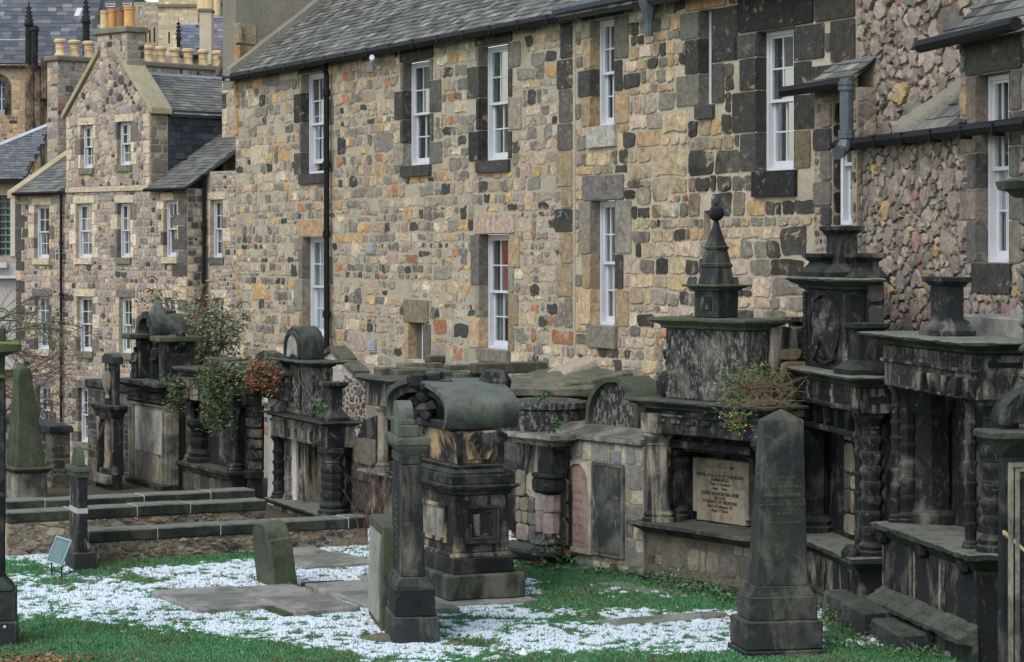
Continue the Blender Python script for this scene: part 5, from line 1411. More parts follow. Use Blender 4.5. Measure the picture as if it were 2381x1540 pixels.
for yy in (a + .02, e1 - .10):
    m = MB(); m.rings([[(-a - .02, yy + .02, z7), (-a + .0, yy + .02, z7), (-a + .0, yy + .08, z7), (-a - .02, yy + .08, z7)], [(-a + .03, yy - .03, z8 - .02), (-a + .07, yy - .03, z8 - .02), (-a + .07, yy + .06, z8 - .02), (-a + .03, yy + .06, z8 - .02)]]); B(m, 'corner_strip', T_BLK, sa, .004, .003)
# lid: segmental barrel
lx0, lx1 = fr.X(898), .0
ly0, ly1 = -.02, fr.Y(1209, 0)
zl = Z(1006, 0); cxl = (lx0 + lx1) / 2; rx = (lx1 - lx0) / 2; rz = Z(881, cxl, .4) - zl - .16
zt0 = zl + .16 + rz; zcc = zl + .27
outer = arc(cxl, zcc, rx, .55, -27, 0, 6)[:-1] + arc(cxl, zcc, rx, zt0 - zcc, 0, 180, 28) + arc(cxl, zcc, rx, .55, 180, 207, 6)[1:]
inner = [(cxl + (x - cxl) * .93, zl + (z - zl) * .9) for x, z in outer]
m = MB(); m.ribbon(outer, inner, ly0, ly1); B(m, 'barrel_lid', T_LID, sa, 0, .004, .2)
inn2 = [(cxl + (x - cxl) * .80, zl + (z - zl) * .72) for x, z in outer]
m = MB(); m.ribbon(inner, inn2, ly0 + .05, ly0 + .12); B(m, 'inner_arch', T_BLK, sa, 0, .004, .2)
m = MB(); m.prism([(x * 1.0, z) for x, z in inn2] , ly0 + .2, ly1 - .05); B(m, 'tympanum', T_BLK, sa, 0, .006, .2)
m = MB(); m.prism([(cxl + (x - cxl) * .985, zl + (z - zl) * .97) for x, z in outer], ly1 - .05, ly1 - .01); B(m, 'rear_gable', T_DK, sa, 0, .0)
m = MB(); m.box(lx0 + .08, lx1 - .1, ly0 + .03, ly0 + .2, zl + .02, zl + .12); B(m, 'arch_tie', T_BLK, sa)
m = MB()
for k in range(3): # carved drop of scrolls and drapery in the arch
    m.lathe(cxl + .1 - .02 * k, ly0 + .1, [(.02, zl + .12 + k * .17), (.12 - .02 * k, zl + .17 + k * .17), (.15 - .03 * k, zl + .22 + k * .17), (.05, zl + .29 + k * .17)], 8)
for s_ in (-1, 1): m.tube([(cxl + .1 + s_ * .1, ly0 + .05, zl + .16), (cxl + .1 + s_ * .32, ly0 + .05, zl + .1), (cxl + .1 + s_ * .4, ly0 + .05, zl + .24), (cxl + .1 + s_ * .28, ly0 + .05, zl + .3)], .06, 6)
B(m, 'carved_drop', T_BLK, sa, 0, .012, .1)
zr = zl + .16 + rz
m = MB(); m.tube([(cxl - .1, ly0 - .05, zr - .04), (cxl + .22, ly0 + .28, zr + .02)], .085, 8); m.tube([(cxl + .28, ly0 - .03, zr - .1), (cxl + .34, ly0 + .35, zr - .04)], .07, 8); m.lathe(cxl + .1, ly0 + .02, [(.03, zr - .14), (.13, zr - .06), (.11, zr + .06), (.03, zr + .1)], 8)
B(m, 'acroterion', T_BLK, sa, 0, .012, .08)
m = MB(); m.lathe(cxl + .35, ly1 - .02, [(.18, zr - .15), (.2, zr - .02), (.14, zr + .1), (.04, zr + .13)], 10, sx=1.3); B(m, 'rear_knob', T_DK, sa, 0, .006)

# ---------------------------------------------------------------- left edge monument, green obelisk, slim pillar
fr = Fr(-28, 25.7, 150); Z = fr.Z
le = thing(fr, 'pedestal_monument', 'black pedestal monument with mossy capstone cut by the left edge of the picture', 'monument')
def yy_(px): return fr.Y(px)
m = MB(); m.box(-.6, 0, 0, yy_(40.5), -.1, Z(1448)); B(m, 'lower_base', T_OB, le, .015)
m = MB(); m.box(-.56, -.03, .03, yy_(38), Z(1448) + .001, Z(1378)); B(m, 'upper_base', T_OB, le, .015)
m = MB(); m.stack(-.42, -.1, .1, yy_(11), [(Z(1378), .09), (Z(1370), .085), (Z(1350), 0), (Z(1345), 0)]); B(m, 'base_moulding', T_OB, le)
m = MB(); m.box(-.42, -.1, .1, yy_(10.8), Z(1345), Z(887)); B(m, 'shaft', T_BLK, le)
m = MB(); m.stack(-.42, -.1, .1, yy_(10), [(Z(887), 0), (Z(880), .03), (Z(872), .0), (Z(832), 0), (Z(822), .08), (Z(818), .17), (Z(800), .17), (Z(795), .13)]); B(m, 'capstone', tomb('moss_cap', dark=(.03, .04, .02), mid=(.07, .08, .04), black=.3, tanamt=0, moss=1, lichen=0, green=.6, topc=(.14, .17, .03)), le, 0, .006)
m = MB(); m.box(-.4, -.12, .12, yy_(10.5), Z(795), Z(763)); B(m, 'top_block', T_GRN, le)
m = MB(); m.lathe(0, 0, [(.014, 0), (.016, .012), (.004, .014)], 10); o = m.build('metal_disc', M_WHITE, le); o.location = (0.0, yy_(11), Z(1458)); o.rotation_euler = (0, math.radians(90), 0)

fr = Fr(40, 40.8, -1690); Z = fr.Z
go = thing(fr, 'green_obelisk', 'stout tapering obelisk green with algae on a pale square pedestal at far left', 'obelisk')
x0, d = fr.X(15), fr.Y(110); x0 = min(x0, -.42)
m = MB(); m.box(x0 + .0, 0, .0, d, -.05, Z(1102)); B(m, 'pedestal', T_GREY, go, .015, .008)
m = MB(); m.stack(x0, 0, 0, d, [(Z(1102) + .001, 0), (Z(1098), .05), (Z(1092), .09), (Z(1087), .08)]); B(m, 'ledge', T_GRN, go, 0)
a = .0; y1b, y1t = fr.Y(107), fr.Y(74)
m = MB(); m.rings([[(x0, 0, Z(1087)), (0, 0, Z(1087)), (0, y1b, Z(1087)), (x0, y1b, Z(1087))], [(x0 * .6, .05, Z(860)), (-.06, .05, Z(860)), (-.06, y1t, Z(860)), (x0 * .6, y1t, Z(860))], [(x0 * .5, .1, Z(852)), (-.1, .1, Z(852)), (-.1, y1t - .07, Z(852)), (x0 * .5, y1t - .07, Z(852))]])
B(m, 'shaft', T_GRN, go, .01, .006)
m = MB(); m.lathe(-.16, .2, [(.07, Z(852)), (.05, Z(846)), (.05, Z(842))], 8); B(m, 'stump', T_BLK, go, 0)

fr = Fr(172, 31.87, -1000); Z = fr.Z
sp_ = thing(fr, 'slim_pillar', 'slim pillar gravestone with small arched top, patched with a white band of mortar', 'gravestone')
m = MB(); d = fr.Y(223); x0 = fr.X(150); m.box(x0, 0, 0, d, -.05, Z(1287)); B(m, 'base', T_OB, sp_, .012, .008)
a = .055; sx0, sx1, sy0, sy1 = x0 + .06, -a, a, fr.Y(204, -a)
zm = Z(1188)
m = MB(); m.box(sx0, sx1, sy0, sy1, Z(1287), zm - .05); B(m, 'shaft', T_GREY if False else T_RUN, sp_, .008, .004)
m = MB(); m.box(sx0 - .003, sx1 + .003, sy0 - .003, sy1 + .003, zm - .049, zm + .02); B(m, 'mortar_band', plain('white_mortar', (.34, .34, .33), .9), sp_, .004, .006)
m = MB(); m.box(sx0, sx1, sy0, sy1, zm + .021, Z(1112)); B(m, 'upper_shaft', T_RUN, sp_, .008, .004)
m = MB(); m.stack(sx0, sx1, sy0, sy1, [(Z(1112), .012), (Z(1102), .015), (Z(1098), .05), (Z(1090), .05), (Z(1087), .04)]); B(m, 'cap', T_GRN, sp_, 0, .004)
m = MB(); xx0, xx1 = sx0 + .03, sx1 - .02; r_ = (xx1 - xx0) / 2; m.prism([(xx0, Z(1087)), (xx1, Z(1087))] + arc((xx0 + xx1) / 2, Z(1043) - r_, r_, r_, 0, 180, 12), sy0 + .02, fr.Y(199, -a)); B(m, 'arched_head', T_GRN, sp_, .006, .003)

# ---------------------------------------------------------------- information sign
fr = Fr(145, 31.0, -2070); Z = fr.Z
sg = thing(fr, 'information_sign', 'small tilted metal information panel on two thin legs in the snow', 'sign')
M_SIGN = plain('sign_panel', (.05, .10, .115), .4, .4, .2, 20); M_SFR = plain('sign_frame', (.22, .33, .38), .4, .4, .1); M_TXT = plain('sign_print', (.22, .32, .35), .6)
x0 = fr.X(110); zt, zb = Z(1258), Z(1317); t_ = .14
q = lambda u, w, h: (x0 * (1 - u), t_ * w - h * .9, zb + (zt - zb) * w + h * .3)
m = MB(); m.rings([[q(0, 0, 0), q(1, 0, 0), q(1, 1, 0), q(0, 1, 0)], [q(0, 0, .012), q(1, 0, .012), q(1, 1, .012), q(0, 1, .012)]]); m.build('panel', M_SIGN, sg, smooth=False)
m = MB()
for (u0, u1, w0, w1) in ((0, 1, 0, .05), (0, 1, .95, 1), (0, .04, .05, .95), (.96, 1, .05, .95)): m.rings([[q(u0, w0, .012), q(u1, w0, .012), q(u1, w1, .012), q(u0, w1, .012)], [q(u0, w0, .02), q(u1, w0, .02), q(u1, w1, .02), q(u0, w1, .02)]])
m.build('frame', M_SFR, sg, smooth=False)
m = MB()
for k in range(12):
    w = .13 + k * .063; e = rng.uniform(.7, .93)
    m.rings([[q(.08, w, .013), q(e, w, .013), q(e, w + .012, .013), q(.08, w + .012, .013)], [q(.08, w, .0145), q(e, w, .0145), q(e, w + .012, .0145), q(.08, w + .012, .0145)]])
m.build('printed_lines', M_TXT, sg, smooth=False)
for u in (.2, .86):
    m = MB(); m.tube([(x0 * (1 - u), .02, 0), (x0 * (1 - u), .02, zb + .01)], .011, 6); m.build('leg', M_IRON, sg)
m = MB(); m.tube([(x0 * .8, .02, .08), (x0 * .14, .02, .08)], .009, 6); m.build('crossbar', M_IRON, sg)

# ---------------------------------------------------------------- low enclosure walls with dark copes
PAL_LOW = [(3, (.26, .22, .17)), (3, (.19, .165, .13)), (2, (.30, .24, .17)), (1, (.08, .075, .07)), (.7, (.34, .30, .25))]
M_LOW = colmat('low_wall_stone', .5, 1.4, .9, 7, soot=.2)
def lowwall(px0, Y, px1, zt, label, joints, z0=-.15, cope=.15, wid=.36, left=None, mort=(.40, .35, .29)):
    fr = Fr(px0, Y); d = fr.Y(px1)
    o = thing(fr, 'low_wall', label, 'wall', 'low enclosure walls between the graves')
    m = MB(); m.box(-wid, 0, 0, d, z0, zt - cope - .001); m.build('wall', mortar('low_mortar', mort, .25, .4), o, smooth=False)
    cells = rubble_cells([(0, z0 + .1), (d, z0 + .1), (d, zt - cope), (0, zt - cope)], [], .19, .05, 2.4, .035, rng, 1.3)
    lay(o, cells, PAL_LOW, M_LOW, rng, .04, mp=side_map(0.0), j=.02, flat=.8, cap=.03, drop=.05, limit=70)
    ys = [0] + [fr.Y(p) for p in joints] + [d]
    for a, b in zip(ys[:-1], ys[1:]):
        m = MB(); m.box(-wid - .05, .05, a + .006, b - .006, zt - cope, zt + rng.uniform(-.008, .008)); B(m, 'cope_stone', T_COPE, o, .015, .006)
    for p in ys[1:-1]:
        m = MB(); m.box(-wid - .04, .052, p - .005, p + .005, zt - cope + .01, zt + .003); m.build('mortar_joint', plain('white_mortar', (.34, .34, .33), .9), o, smooth=False)
    return o, fr
lowwall(205, 32.7, 855, .42, 'nearest low rubble wall, its dark cope ending beside the headless slab', [c4.x(1355), c4.x(1900), cI.x(455), cI.x(1025)])
lowwall(14, 33.3, 618, .62, 'middle low rubble wall, cream mortar and dark cope, behind the information sign', [c4.x(620), c4.x(1180), c4.x(1640)])
lowwall(11, 34.9, 592, .60, 'farthest low wall, only its dark cope showing below the monuments', [c4.x(382), c4.x(1240), c4.x(1815)])

# ---------------------------------------------------------------- dark walls behind
fr = Fr(119.5, 43.0); Z = fr.Z
wl = thing(fr, 'boundary_wall', 'blackened rubble wall end with a rounded cope behind the green obelisk', 'wall')
d = fr.Y(163); x0 = fr.X(2)
m = MB(); m.box(x0, 0, 0, d, -3, Z(1008)); m.build('wall', mortar('dark_mortar', (.13, .12, .10)), wl, smooth=False)
masonry(wl, x0, 0, -.3, Z(1008), PAL_DK + [(1, (.2, .16, .12))], M_ASH, h=.26, hm=.14, lim=50, gap=.02)
masonry(wl, 0, d, -1, Z(1008), PAL_DK + [(1, (.2, .16, .12))], M_ASH, mp=side_map(0), h=.24, hm=.12, lim=50, gap=.02)
m = MB(); m.stack(x0, 0, 0, d, [(Z(1008), .05), (Z(1000), .06), (Z(992), .03), (Z(988), -.05)]); B(m, 'cope_stone', T_BLK, wl, .0, .008)
fr = Fr(414, 43.6); Z = fr.Z
wl = thing(fr, 'ashlar_wall', 'tall black coursed wall behind the urn monument and the tablet with the figure', 'wall')
x0 = fr.X(204.6); zt = Z(886, x0)
m = MB(); m.box(x0, 0, 0, .5, -1.5, zt); m.build('wall', mortar('dark_mortar', (.13, .12, .10)), wl, smooth=False)
masonry(wl, x0, 0, -.6, zt - .14, PAL_DK, M_ASH, h=.24, hm=.17, ratio=2.4, lim=120, gap=.02)
m = MB(); m.box(x0 - .04, 0, -.06, .56, zt - .12, zt + .05); B(m, 'cope_stone', T_BLK, wl, .03, .008)

# ---------------------------------------------------------------- urn monument
fr = Fr(262, 42.6); Z = fr.Z
ur = thing(fr, 'urn_monument', 'narrow monument with a carved urn above a rough weathered panel, left of the tablet', 'monument')
X, Yp = (lambda p: fr.X(p)), (lambda p: fr.Y(p))
x0, d = X(cF.x(55)), Yp(cF.x(262)); zc = lambda v: Z(cF.y(v))
m = MB(); m.box(x0, 0, 0, d, -.1, zc(1325)); B(m, 'base', T_DK, ur)
m = MB(); m.box(x0 - .05, -.03, -.1, 0, zc(1400), zc(1330)); B(m, 'base_tablet', T_GREY, ur)
m = MB(); m.holed(x0 + .02, 0, zc(1325), zc(885), 0, .2, [(x0 + .16, -.16, zc(1290), zc(905))]); m.box(x0 + .02, 0, .2, d, zc(1325), zc(885)); B(m, 'pilasters', T_RUN, ur, .012)
m = MB(); m.box(x0 + .16, -.16, .10, .19, zc(1290), zc(905)); B(m, 'weathered_panel', tomb('rough_panel', dark=(.05, .045, .04), mid=(.34, .29, .22), tan=(.42, .3, .2), black=.15, tanamt=.4, moss=0, lichen=.5, green=.1, bump=1.0), ur, 0, .018, .07)
cornice(ur, x0, 0, 0, d, zc(785), zc(785) - zc(885), .09, T_DK)
tx0 = X(cF.x(95)) ; tx1 = -.08
m = MB(); m.box(tx0, tx1, .06, d - .02, zc(785), zc(465)); B(m, 'upper_block', T_DK, ur, .012, .01)
ux = (tx0 + tx1) / 2; uz = zc(740); s = .15
m = MB(); m.lathe(ux, .03, [(.05, uz), (.08, uz + .02), (.05, uz + .08), (.14, uz + .22), (.16, uz + .38), (.13, uz + .44), (.05, uz + .5), (.08, uz + .55), (.02, uz + .64)], 10, sy=.6); B(m, 'urn', T_GREY, ur, 0, .004)
m = MB(); m.prism([(tx0 - .04, zc(465)), (tx1 + .04, zc(465)), (tx1 + .04, zc(410)), (tx1 - .12, zc(385)), (tx0 + .12, zc(385)), (tx0 - .04, zc(410))], .02, d + .03); B(m, 'cap', T_OB, ur, .012)

# ---------------------------------------------------------------- tall tablet with statue
fr = Fr(384, 42.5); Z = fr.Z
st_ = thing(fr, 'tablet_monument', 'tall monument with a robed figure under a broken pediment above a pale cracked tablet', 'monument')
x0, d = fr.X(cF.x(315)), fr.Y(cF.x(700)); 
m = MB(); m.box(x0 - .05, .05, -.08, d, -.1, zc(1405)); B(m, 'footing', T_DK, st_)
m = MB(); m.holed(x0, 0, zc(1405), zc(790), 0, .14, [(x0 + .14, -.16, zc(1395), zc(815))]); m.box(x0, 0, .14, d, zc(1405), zc(790)); B(m, 'frame', T_GREY, st_, .012, .006)
m = MB(); m.box(x0 + .141, -.161, .05, .13, zc(1185), zc(816)); B(m, 'upper_tablet', T_TABG, st_, .004, .002)
m = MB(); m.prism([(x0 + .141, zc(1394)), (-.56, zc(1394)), (-.52, zc(1300)), (-.60, zc(1188)), (x0 + .141, zc(1188))], .055, .13); B(m, 'broken_tablet', T_TAB, st_, .004, .004)
m = MB(); m.prism([(-.50, zc(1394)), (-.161, zc(1394)), (-.161, zc(1190)), (-.42, zc(1190)), (-.47, zc(1300))], .06, .13); B(m, 'broken_tablet', T_TAB, st_, .004, .004)
for xs in (x0 + .04, x0 + .09, -.05, -.1):
    m = MB(); m.box(xs - .012, xs + .012, -.03, 0, zc(1400), zc(800)); B(m, 'reeding', T_GREY, st_, .004, .003)
m = MB(); m.stack(x0, 0, 0, d - .1, [(zc(790), .0), (zc(770), .05), (zc(755), .03), (zc(700), .02)]); B(m, 'frieze', T_BLK, st_, 0, .01)
relief(st_, x0 + .02, 0, zc(755), zc(700), -.05, T_BLK, 10)
m = MB(); zz = zc(680); m.stack(x0 - .05, .05, 0, d - .1, [(zz, .05), (zz + .04, .13), (zz + .10, .22), (zz + .17, .2)]); B(m, 'cornice', T_OB, st_, 0, .02, .1)
zb = zz + .17; zt = zc(292); tx0, tx1 = fr.X(cF.x(322)), -.10; td = .6
m = MB(); m.box(tx0, tx1, .34, td, zb, zt); m.box(tx1 - .26, tx1, .0, .34, zb, zt); m.box(tx0, tx0 + .22, .1, .34, zb, zt); B(m, 'niche', T_DK, st_, .012, .01)
m = MB(); m.lathe(tx1 + .02, .32, [(.06, zb + .6), (.09, zb + .66), (.09, zb + .86), (.05, zb + .9)], 8); m.box(tx1, tx1 + .06, .12, .5, zb, zb + .5); B(m, 'side_scroll', T_DK, st_, .01, .01)
def statue(par, x, y, z, h, mat, name='statue'):
    m = MB(); k = h / 1.0
    m.lathe(x, y, [(.16 * k, z), (.17 * k, z + .08 * k), (.13 * k, z + .3 * k), (.12 * k, z + .48 * k), (.15 * k, z + .62 * k), (.17 * k, z + .74 * k), (.13 * k, z + .80 * k), (.05 * k, z + .83 * k), (.05 * k, z + .86 * k), (.075 * k, z + .9 * k), (.075 * k, z + .96 * k), (.03 * k, z + 1.0 * k)], 10, sy=.75)
    for s in (-1, 1):
        m.tube([(x + s * .16 * k, y, z + .74 * k), (x + s * .2 * k, y - .05 * k, z + .55 * k), (x + s * .06 * k, y - .14 * k, z + .50 * k)], .045 * k, 6)
    for a in range(7):
        u = -.12 + a * .04
        m.tube([(x + u * k, y - .11 * k, z), (x + u * .8 * k, y - .10 * k, z + .25 * k), (x + u * .7 * k, y - .08 * k, z + .46 * k)], .018 * k, 5)
    return B(m, name, mat, par, 0, .008, .08)
statue(st_, (tx0 + tx1) / 2 + .02, .16, zb, (zt - zb) * .98, T_DK)
statue(st_, tx0 + .08, .06, zb, (zt - zb) * .8, T_DK, 'side_figure')
m = MB(); 
m.box(tx1 - .42, tx1 + .12, -.12, td + .08, zt, zt + .1); m.box(tx0 - .14, tx0 + .28, -.12, td + .05, zt, zt + .1); B(m, 'upper_cornice', T_GRN, st_, .02, .01)
m = MB(); xm = (tx0 + tx1) / 2
m.ribbon(arc(xm, zt + .1, .55, .44, 105, 178, 8), arc(xm, zt + .1, .38, .30, 105, 178, 8), -.05, td)
m.ribbon(arc(xm, zt + .1, .52, .42, 4, 68, 8), arc(xm, zt + .1, .30, .26, 4, 68, 8), -.05, td)
B(m, 'broken_pediment', T_OB, st_, 0, .012, .12)
m = MB(); m.rings([[(xm + .0, .0, zt + .25), (xm + .28, .0, zt + .25), (xm + .28, .3, zt + .25), (xm + .0, .3, zt + .25)], [(xm + .04, .02, zt + .5), (xm + .26, .02, zt + .5), (xm + .26, .28, zt + .5), (xm + .04, .28, zt + .5)], [(xm + .13, .13, zt + .75), (xm + .17, .13, zt + .75), (xm + .17, .16, zt + .75), (xm + .13, .16, zt + .75)]]); B(m, 'finial', T_LID, st_, .01, .01)

# ---------------------------------------------------------------- ivy clad colonnette monument
fr = Fr(534.5, 40.4); Z = fr.Z
iv = thing(fr, 'ivy_monument', 'broad black monument with columns at either side of a dark recess, hung with green ivy', 'monument')
x0, d = fr.X(cF.x(700)), fr.Y(cF.x(1222)); zc = lambda v, xx=0: Z(cF.y(v), xx)
zl = zc(1300); ztp = zc(520, x0)
m = MB(); m.box(x0 + .02, -.02, .05, d, -.1, zl - .14); B(m, 'pedestal', T_DK, iv)
masonry(iv, x0 + .05, -.05, 0, zl - .16, PAL_DK, M_ASH, mp=lambda u, h, z: (u, .045 - h, z), h=.5, hm=.25, lim=10)
m = MB(); m.stack(x0, 0, 0, d, [(zl - .14, -.02), (zl - .10, .0), (zl - .05, .07), (zl, .08)]); B(m, 'ledge', T_OB, iv, 0, .006)
ze = Z(945, -.05)
m = MB(); m.box(x0 + .02, -.02, .62, d, zl, ze); B(m, 'back', T_DK, iv)
m = MB(); m.box(x0 + .05, x0 + .5, .34, .62, zl, ze); m.box(-.5, -.06, .34, .62, zl, ze); B(m, 'pilaster', T_TAN, iv)
column(iv, x0 + .16, .16, zl, ze, .09, T_DK); column(iv, x0 + .50, .24, zl, ze - .35, .17, T_BLK, 1); column(iv, -.17, .16, zl, ze, .10, T_RUN, 1, n=10); column(iv, -.02, .48, zl, ze, .07, T_RUN)
m = MB(); m.box(x0, 0, 0.02, d, ze, Z(889)); B(m, 'entablature', T_RUN, iv, .012)
cornice(iv, x0, 0, 0, d, Z(866), Z(866) - Z(889), .14, T_OB)
zt = Z(866); m = MB(); m.box(x0 + .3, x0 + 1.35, .35, d + .5, zt, zt + .16); B(m, 'top_block', T_OB, iv, .015)
m = MB(); m.box(x0 + 1.351, .2, .3, d + 1.2, zt - .02, zt + .12); B(m, 'top_slab', T_SLAB, iv, .02, .008)
m = MB(); m.lathe(0, 0, [(.09, -.02), (.11, 0), (.11, .03), (.08, .03)], 12); o = m.build('carved_ring', T_BLK, iv); o.location = (-.9, .62, ze - .4); o.rotation_euler = (math.radians(90), 0, 0)

# rusticated arch
fr = Fr(612, 40.0); Z = fr.Z
ar = thing(fr, 'rusticated_arch', 'arched doorway of vermiculated blocks, walled with a pale slab, beside the ivy monument', 'arch')
x0 = fr.X(569); x1 = fr.X(655); zs_ = Z(925); z0 = -.1; xr_ = fr.X(594)
zt = Z(872)
n = 7
for k in range(n):
    a = Z(1100) + (zs_ - Z(1100)) * k / n; b = Z(1100) + (zs_ - Z(1100)) * (k + 1) / n
    m = MB(); m.box(x0, xr_, -.05, .13, a + .012, b - .012); B(m, 'pier_block', tomb('vermiculated', dark=(.02, .02, .02), mid=(.2, .18, .15), black=.4, lichen=.6, bump=1.0), ar, .02, .015, .06)
m = MB(); m.box(x0 + .01, xr_ - .01, -.03, .12, Z(1100), zs_); m.build('pier_core', T_BLK, ar)
m = MB(); m.box(x0 - .05, xr_ + .04, -.12, .14, Z(1118), Z(1100)); m.box(x0, xr_, -.03, .13, z0, Z(1118)); B(m, 'pier_base', T_DK, ar)
R = (x1 - xr_) / 2; cxx = xr_ + R
for k in range(6):
    a0, a1 = 180 - k * 30 - 1, 180 - (k + 1) * 30 + 1
    m = MB(); m.ribbon(arc(cxx, zs_, R + .42, R * .8 + .32, a0, a1, 4), arc(cxx, zs_, R, R * .8, a0, a1, 4), -.05, .13); B(m, 'arch_stone', tomb('vermiculated'), ar, .012, .012, .08)
m = MB(); m.prism([(x0, zs_), (x0, zt), (x1 + .4, zt), (x1 + .4, zs_)] + [(q[0], q[1]) for q in arc(cxx, zs_, R + .4, R * .8 + .30, 0, 180, 12)], .02, .12); B(m, 'spandrel', T_DK, ar, 0, .0)
m = MB(); m.box(xr_ + .02, x1 + .1, .20, .26, z0, zs_ + R * .7); B(m, 'pale_slab', plain('pale_render', (.42, .40, .38), .9), ar)

# ---------------------------------------------------------------- tall arched monument (left centre)
fr = Fr(760, 37.0, -1150); Z = fr.Z
ma = thing(fr, 'arched_top_monument', 'tall wall monument with arched crest, flanking pedestals and open recess between ringed columns', 'monument')
zc = lambda v: Z(cE.y(v)); X = lambda v: fr.X(cE.x(v)); YD = lambda v: fr.Y(cE.x(v))
x0, d = X(215), YD(828)
zl = zc(1445)
m = MB(); m.box(x0, 0, .03, d, -.1, zl - .1); B(m, 'pedestal', T_RUN, ma)
m = MB(); m.stack(x0, 0, 0, d, [(zl - .1, 0), (zl - .07, .06), (zl - .03, .1), (zl, .1)]); B(m, 'ledge', T_COPE, ma, 0, .006)
zw, za = zc(955), zc(800)
oz = zc(1010)
m = MB(); m.holed(x0 + .22, -.35, zl, zw, .30, .55, [(X(335), X(565), zl - .001, oz)]); B(m, 'jambs', T_RUN, ma, .0, .004)
m = MB(); m.box(x0 + .1, -.05, .9, d + .05, zl, zw); B(m, 'recess_back', tomb('recess_stone', dark=(.06, .055, .045), mid=(.24, .20, .14), tan=(.3, .25, .18), black=.2, lichen=0, moss=0, streak=.0, tanamt=.3), ma)
m = MB(); m.box(x0 + .1, x0 + .2, .3, .9, zl, zw); m.box(-.36, -.06, .56, .9, zl, zw); B(m, 'cheek', T_RUN, ma)
column(ma, x0 + .1, .1, zl, zw, .085, T_BLK, 4); column(ma, x0 + .34, .2, zl, zw, .07, T_RUN, 2); column(ma, -.14, .14, zl, zw, .15, T_DK, 4); column(ma, -.08, .14 + .5, zl, zw, .13, T_BLK, 5); column(ma, -.42, .2, zl, zw, .07, T_RUN, 3)
m = MB(); m.box(x0, .0, 0, d, zw, za); B(m, 'entablature', T_RUN, ma, .01, .006)
m = MB()
for k in range(7): xx = x0 + .15 + k * (-x0 - .3) / 7; m.box(xx, xx + .12, -.025, 0, zw + .05, zw + .2)
for k in range(4): m.box(0, .02, .12 + k * .22, .24 + k * .22, zw + .05, za - .08)
m.box(x0 - .02, .02, -.02, 0.0, zw + .24, zw + .28)
B(m, 'frieze_blocks', T_RUN, ma, .004, .003)
cornice(ma, x0, 0, 0, d, zc(765), zc(765) - za, .17, T_BLK)
zq = zc(765)
by = .12; bx0, bx1 = fr.X(647.3, by), fr.X(726, by); bd = .34
m = MB(); m.box(bx0, bx1, by, by + bd, zq, zc(392)); B(m, 'crest_slab', T_LICH, ma, .012, .008)
m = MB(); cxm = (bx0 + bx1) / 2 - .05; o_ = arc(cxm, zc(600), .42, .62, 0, 180, 14); i_ = arc(cxm, zc(600), .36, .55, 0, 180, 14)
o_ = [(cxm + .40, zc(730))] + o_ + [(cxm - .40, zc(730))]; i_ = [(cxm + .35, zc(730))] + i_ + [(cxm - .35, zc(730))]
m.ribbon(o_, i_, by - .03, by); B(m, 'oval_moulding', T_DK, ma, 0, .003)
relief(ma, cxm - .3, cxm + .3, zc(720), zc(470), by - .02, T_LICH, 26)
cx0_, cx1_ = bx0 + .02, X(500)
cornice(ma, bx0 + .05, bx1 - .05, by, by + bd, zc(345), zc(345) - zc(392), .2, T_OB)
zu = zc(345)
ax0, ax1 = X(330), X(445); 
ax0, ax1 = fr.X(661.7, by + .02), fr.X(701.5, by + .02); r_ = (ax1 - ax0) / 2; zt = zc(92)
m = MB(); hh = zt - zu
m.prism([(ax0, zu), (ax1, zu), (ax1, zu + hh - r_ * .62)] + arc((ax0 + ax1) / 2, zu + hh - r_ * .62, r_, r_ * .62, 0, 180, 14)[1:-1] + [(ax0, zu + hh - r_ * .62)], by + .02, by + .40); B(m, 'arched_crest', T_OB, ma, .02, .006)
o_ = [(ax1 - .05, zu + .03)] + arc((ax0 + ax1) / 2, zu + hh - r_ * .62 - .06, r_ - .06, r_ * .58, 0, 180, 12) + [(ax0 + .05, zu + .03)]
i_ = [(cxm_ + ((x - cxm_) * .78), zu + (z - zu) * .88) for cxm_ in [(ax0 + ax1) / 2] for x, z in o_]
m = MB(); m.ribbon(o_, i_, by - .02, by + .02); B(m, 'crest_frame', T_OB, ma, 0, .003)
m = MB(); m.prism(i_, by + .005, by + .02); B(m, 'crest_panel', T_TABG, ma, 0, .002)
def pedestal(par, x0, x1, y0, y1, z0, z1, mat, flare=.1, cap=.1, out=.07, name='pedestal_block'):
    m = MB(); h = z1 - z0
    m.stack(x0, x1, y0, y1, [(z0, flare), (z0 + .06, flare), (z0 + .16, .01), (z0 + .18, 0), (z1 - cap, 0), (z1 - cap + .01, out * .3), (z1 - cap * .6, out * .6), (z1 - cap * .5, out), (z1, out)])
    return B(m, name, mat, par, 0, .006)
pedestal(ma, X(555), X(555) + .32, .12, YD(715) + .1, zq, zc(480), T_DK); pedestal(ma, x0 + .05, x0 + .3, .1, .55, zq, zc(438), T_DK)

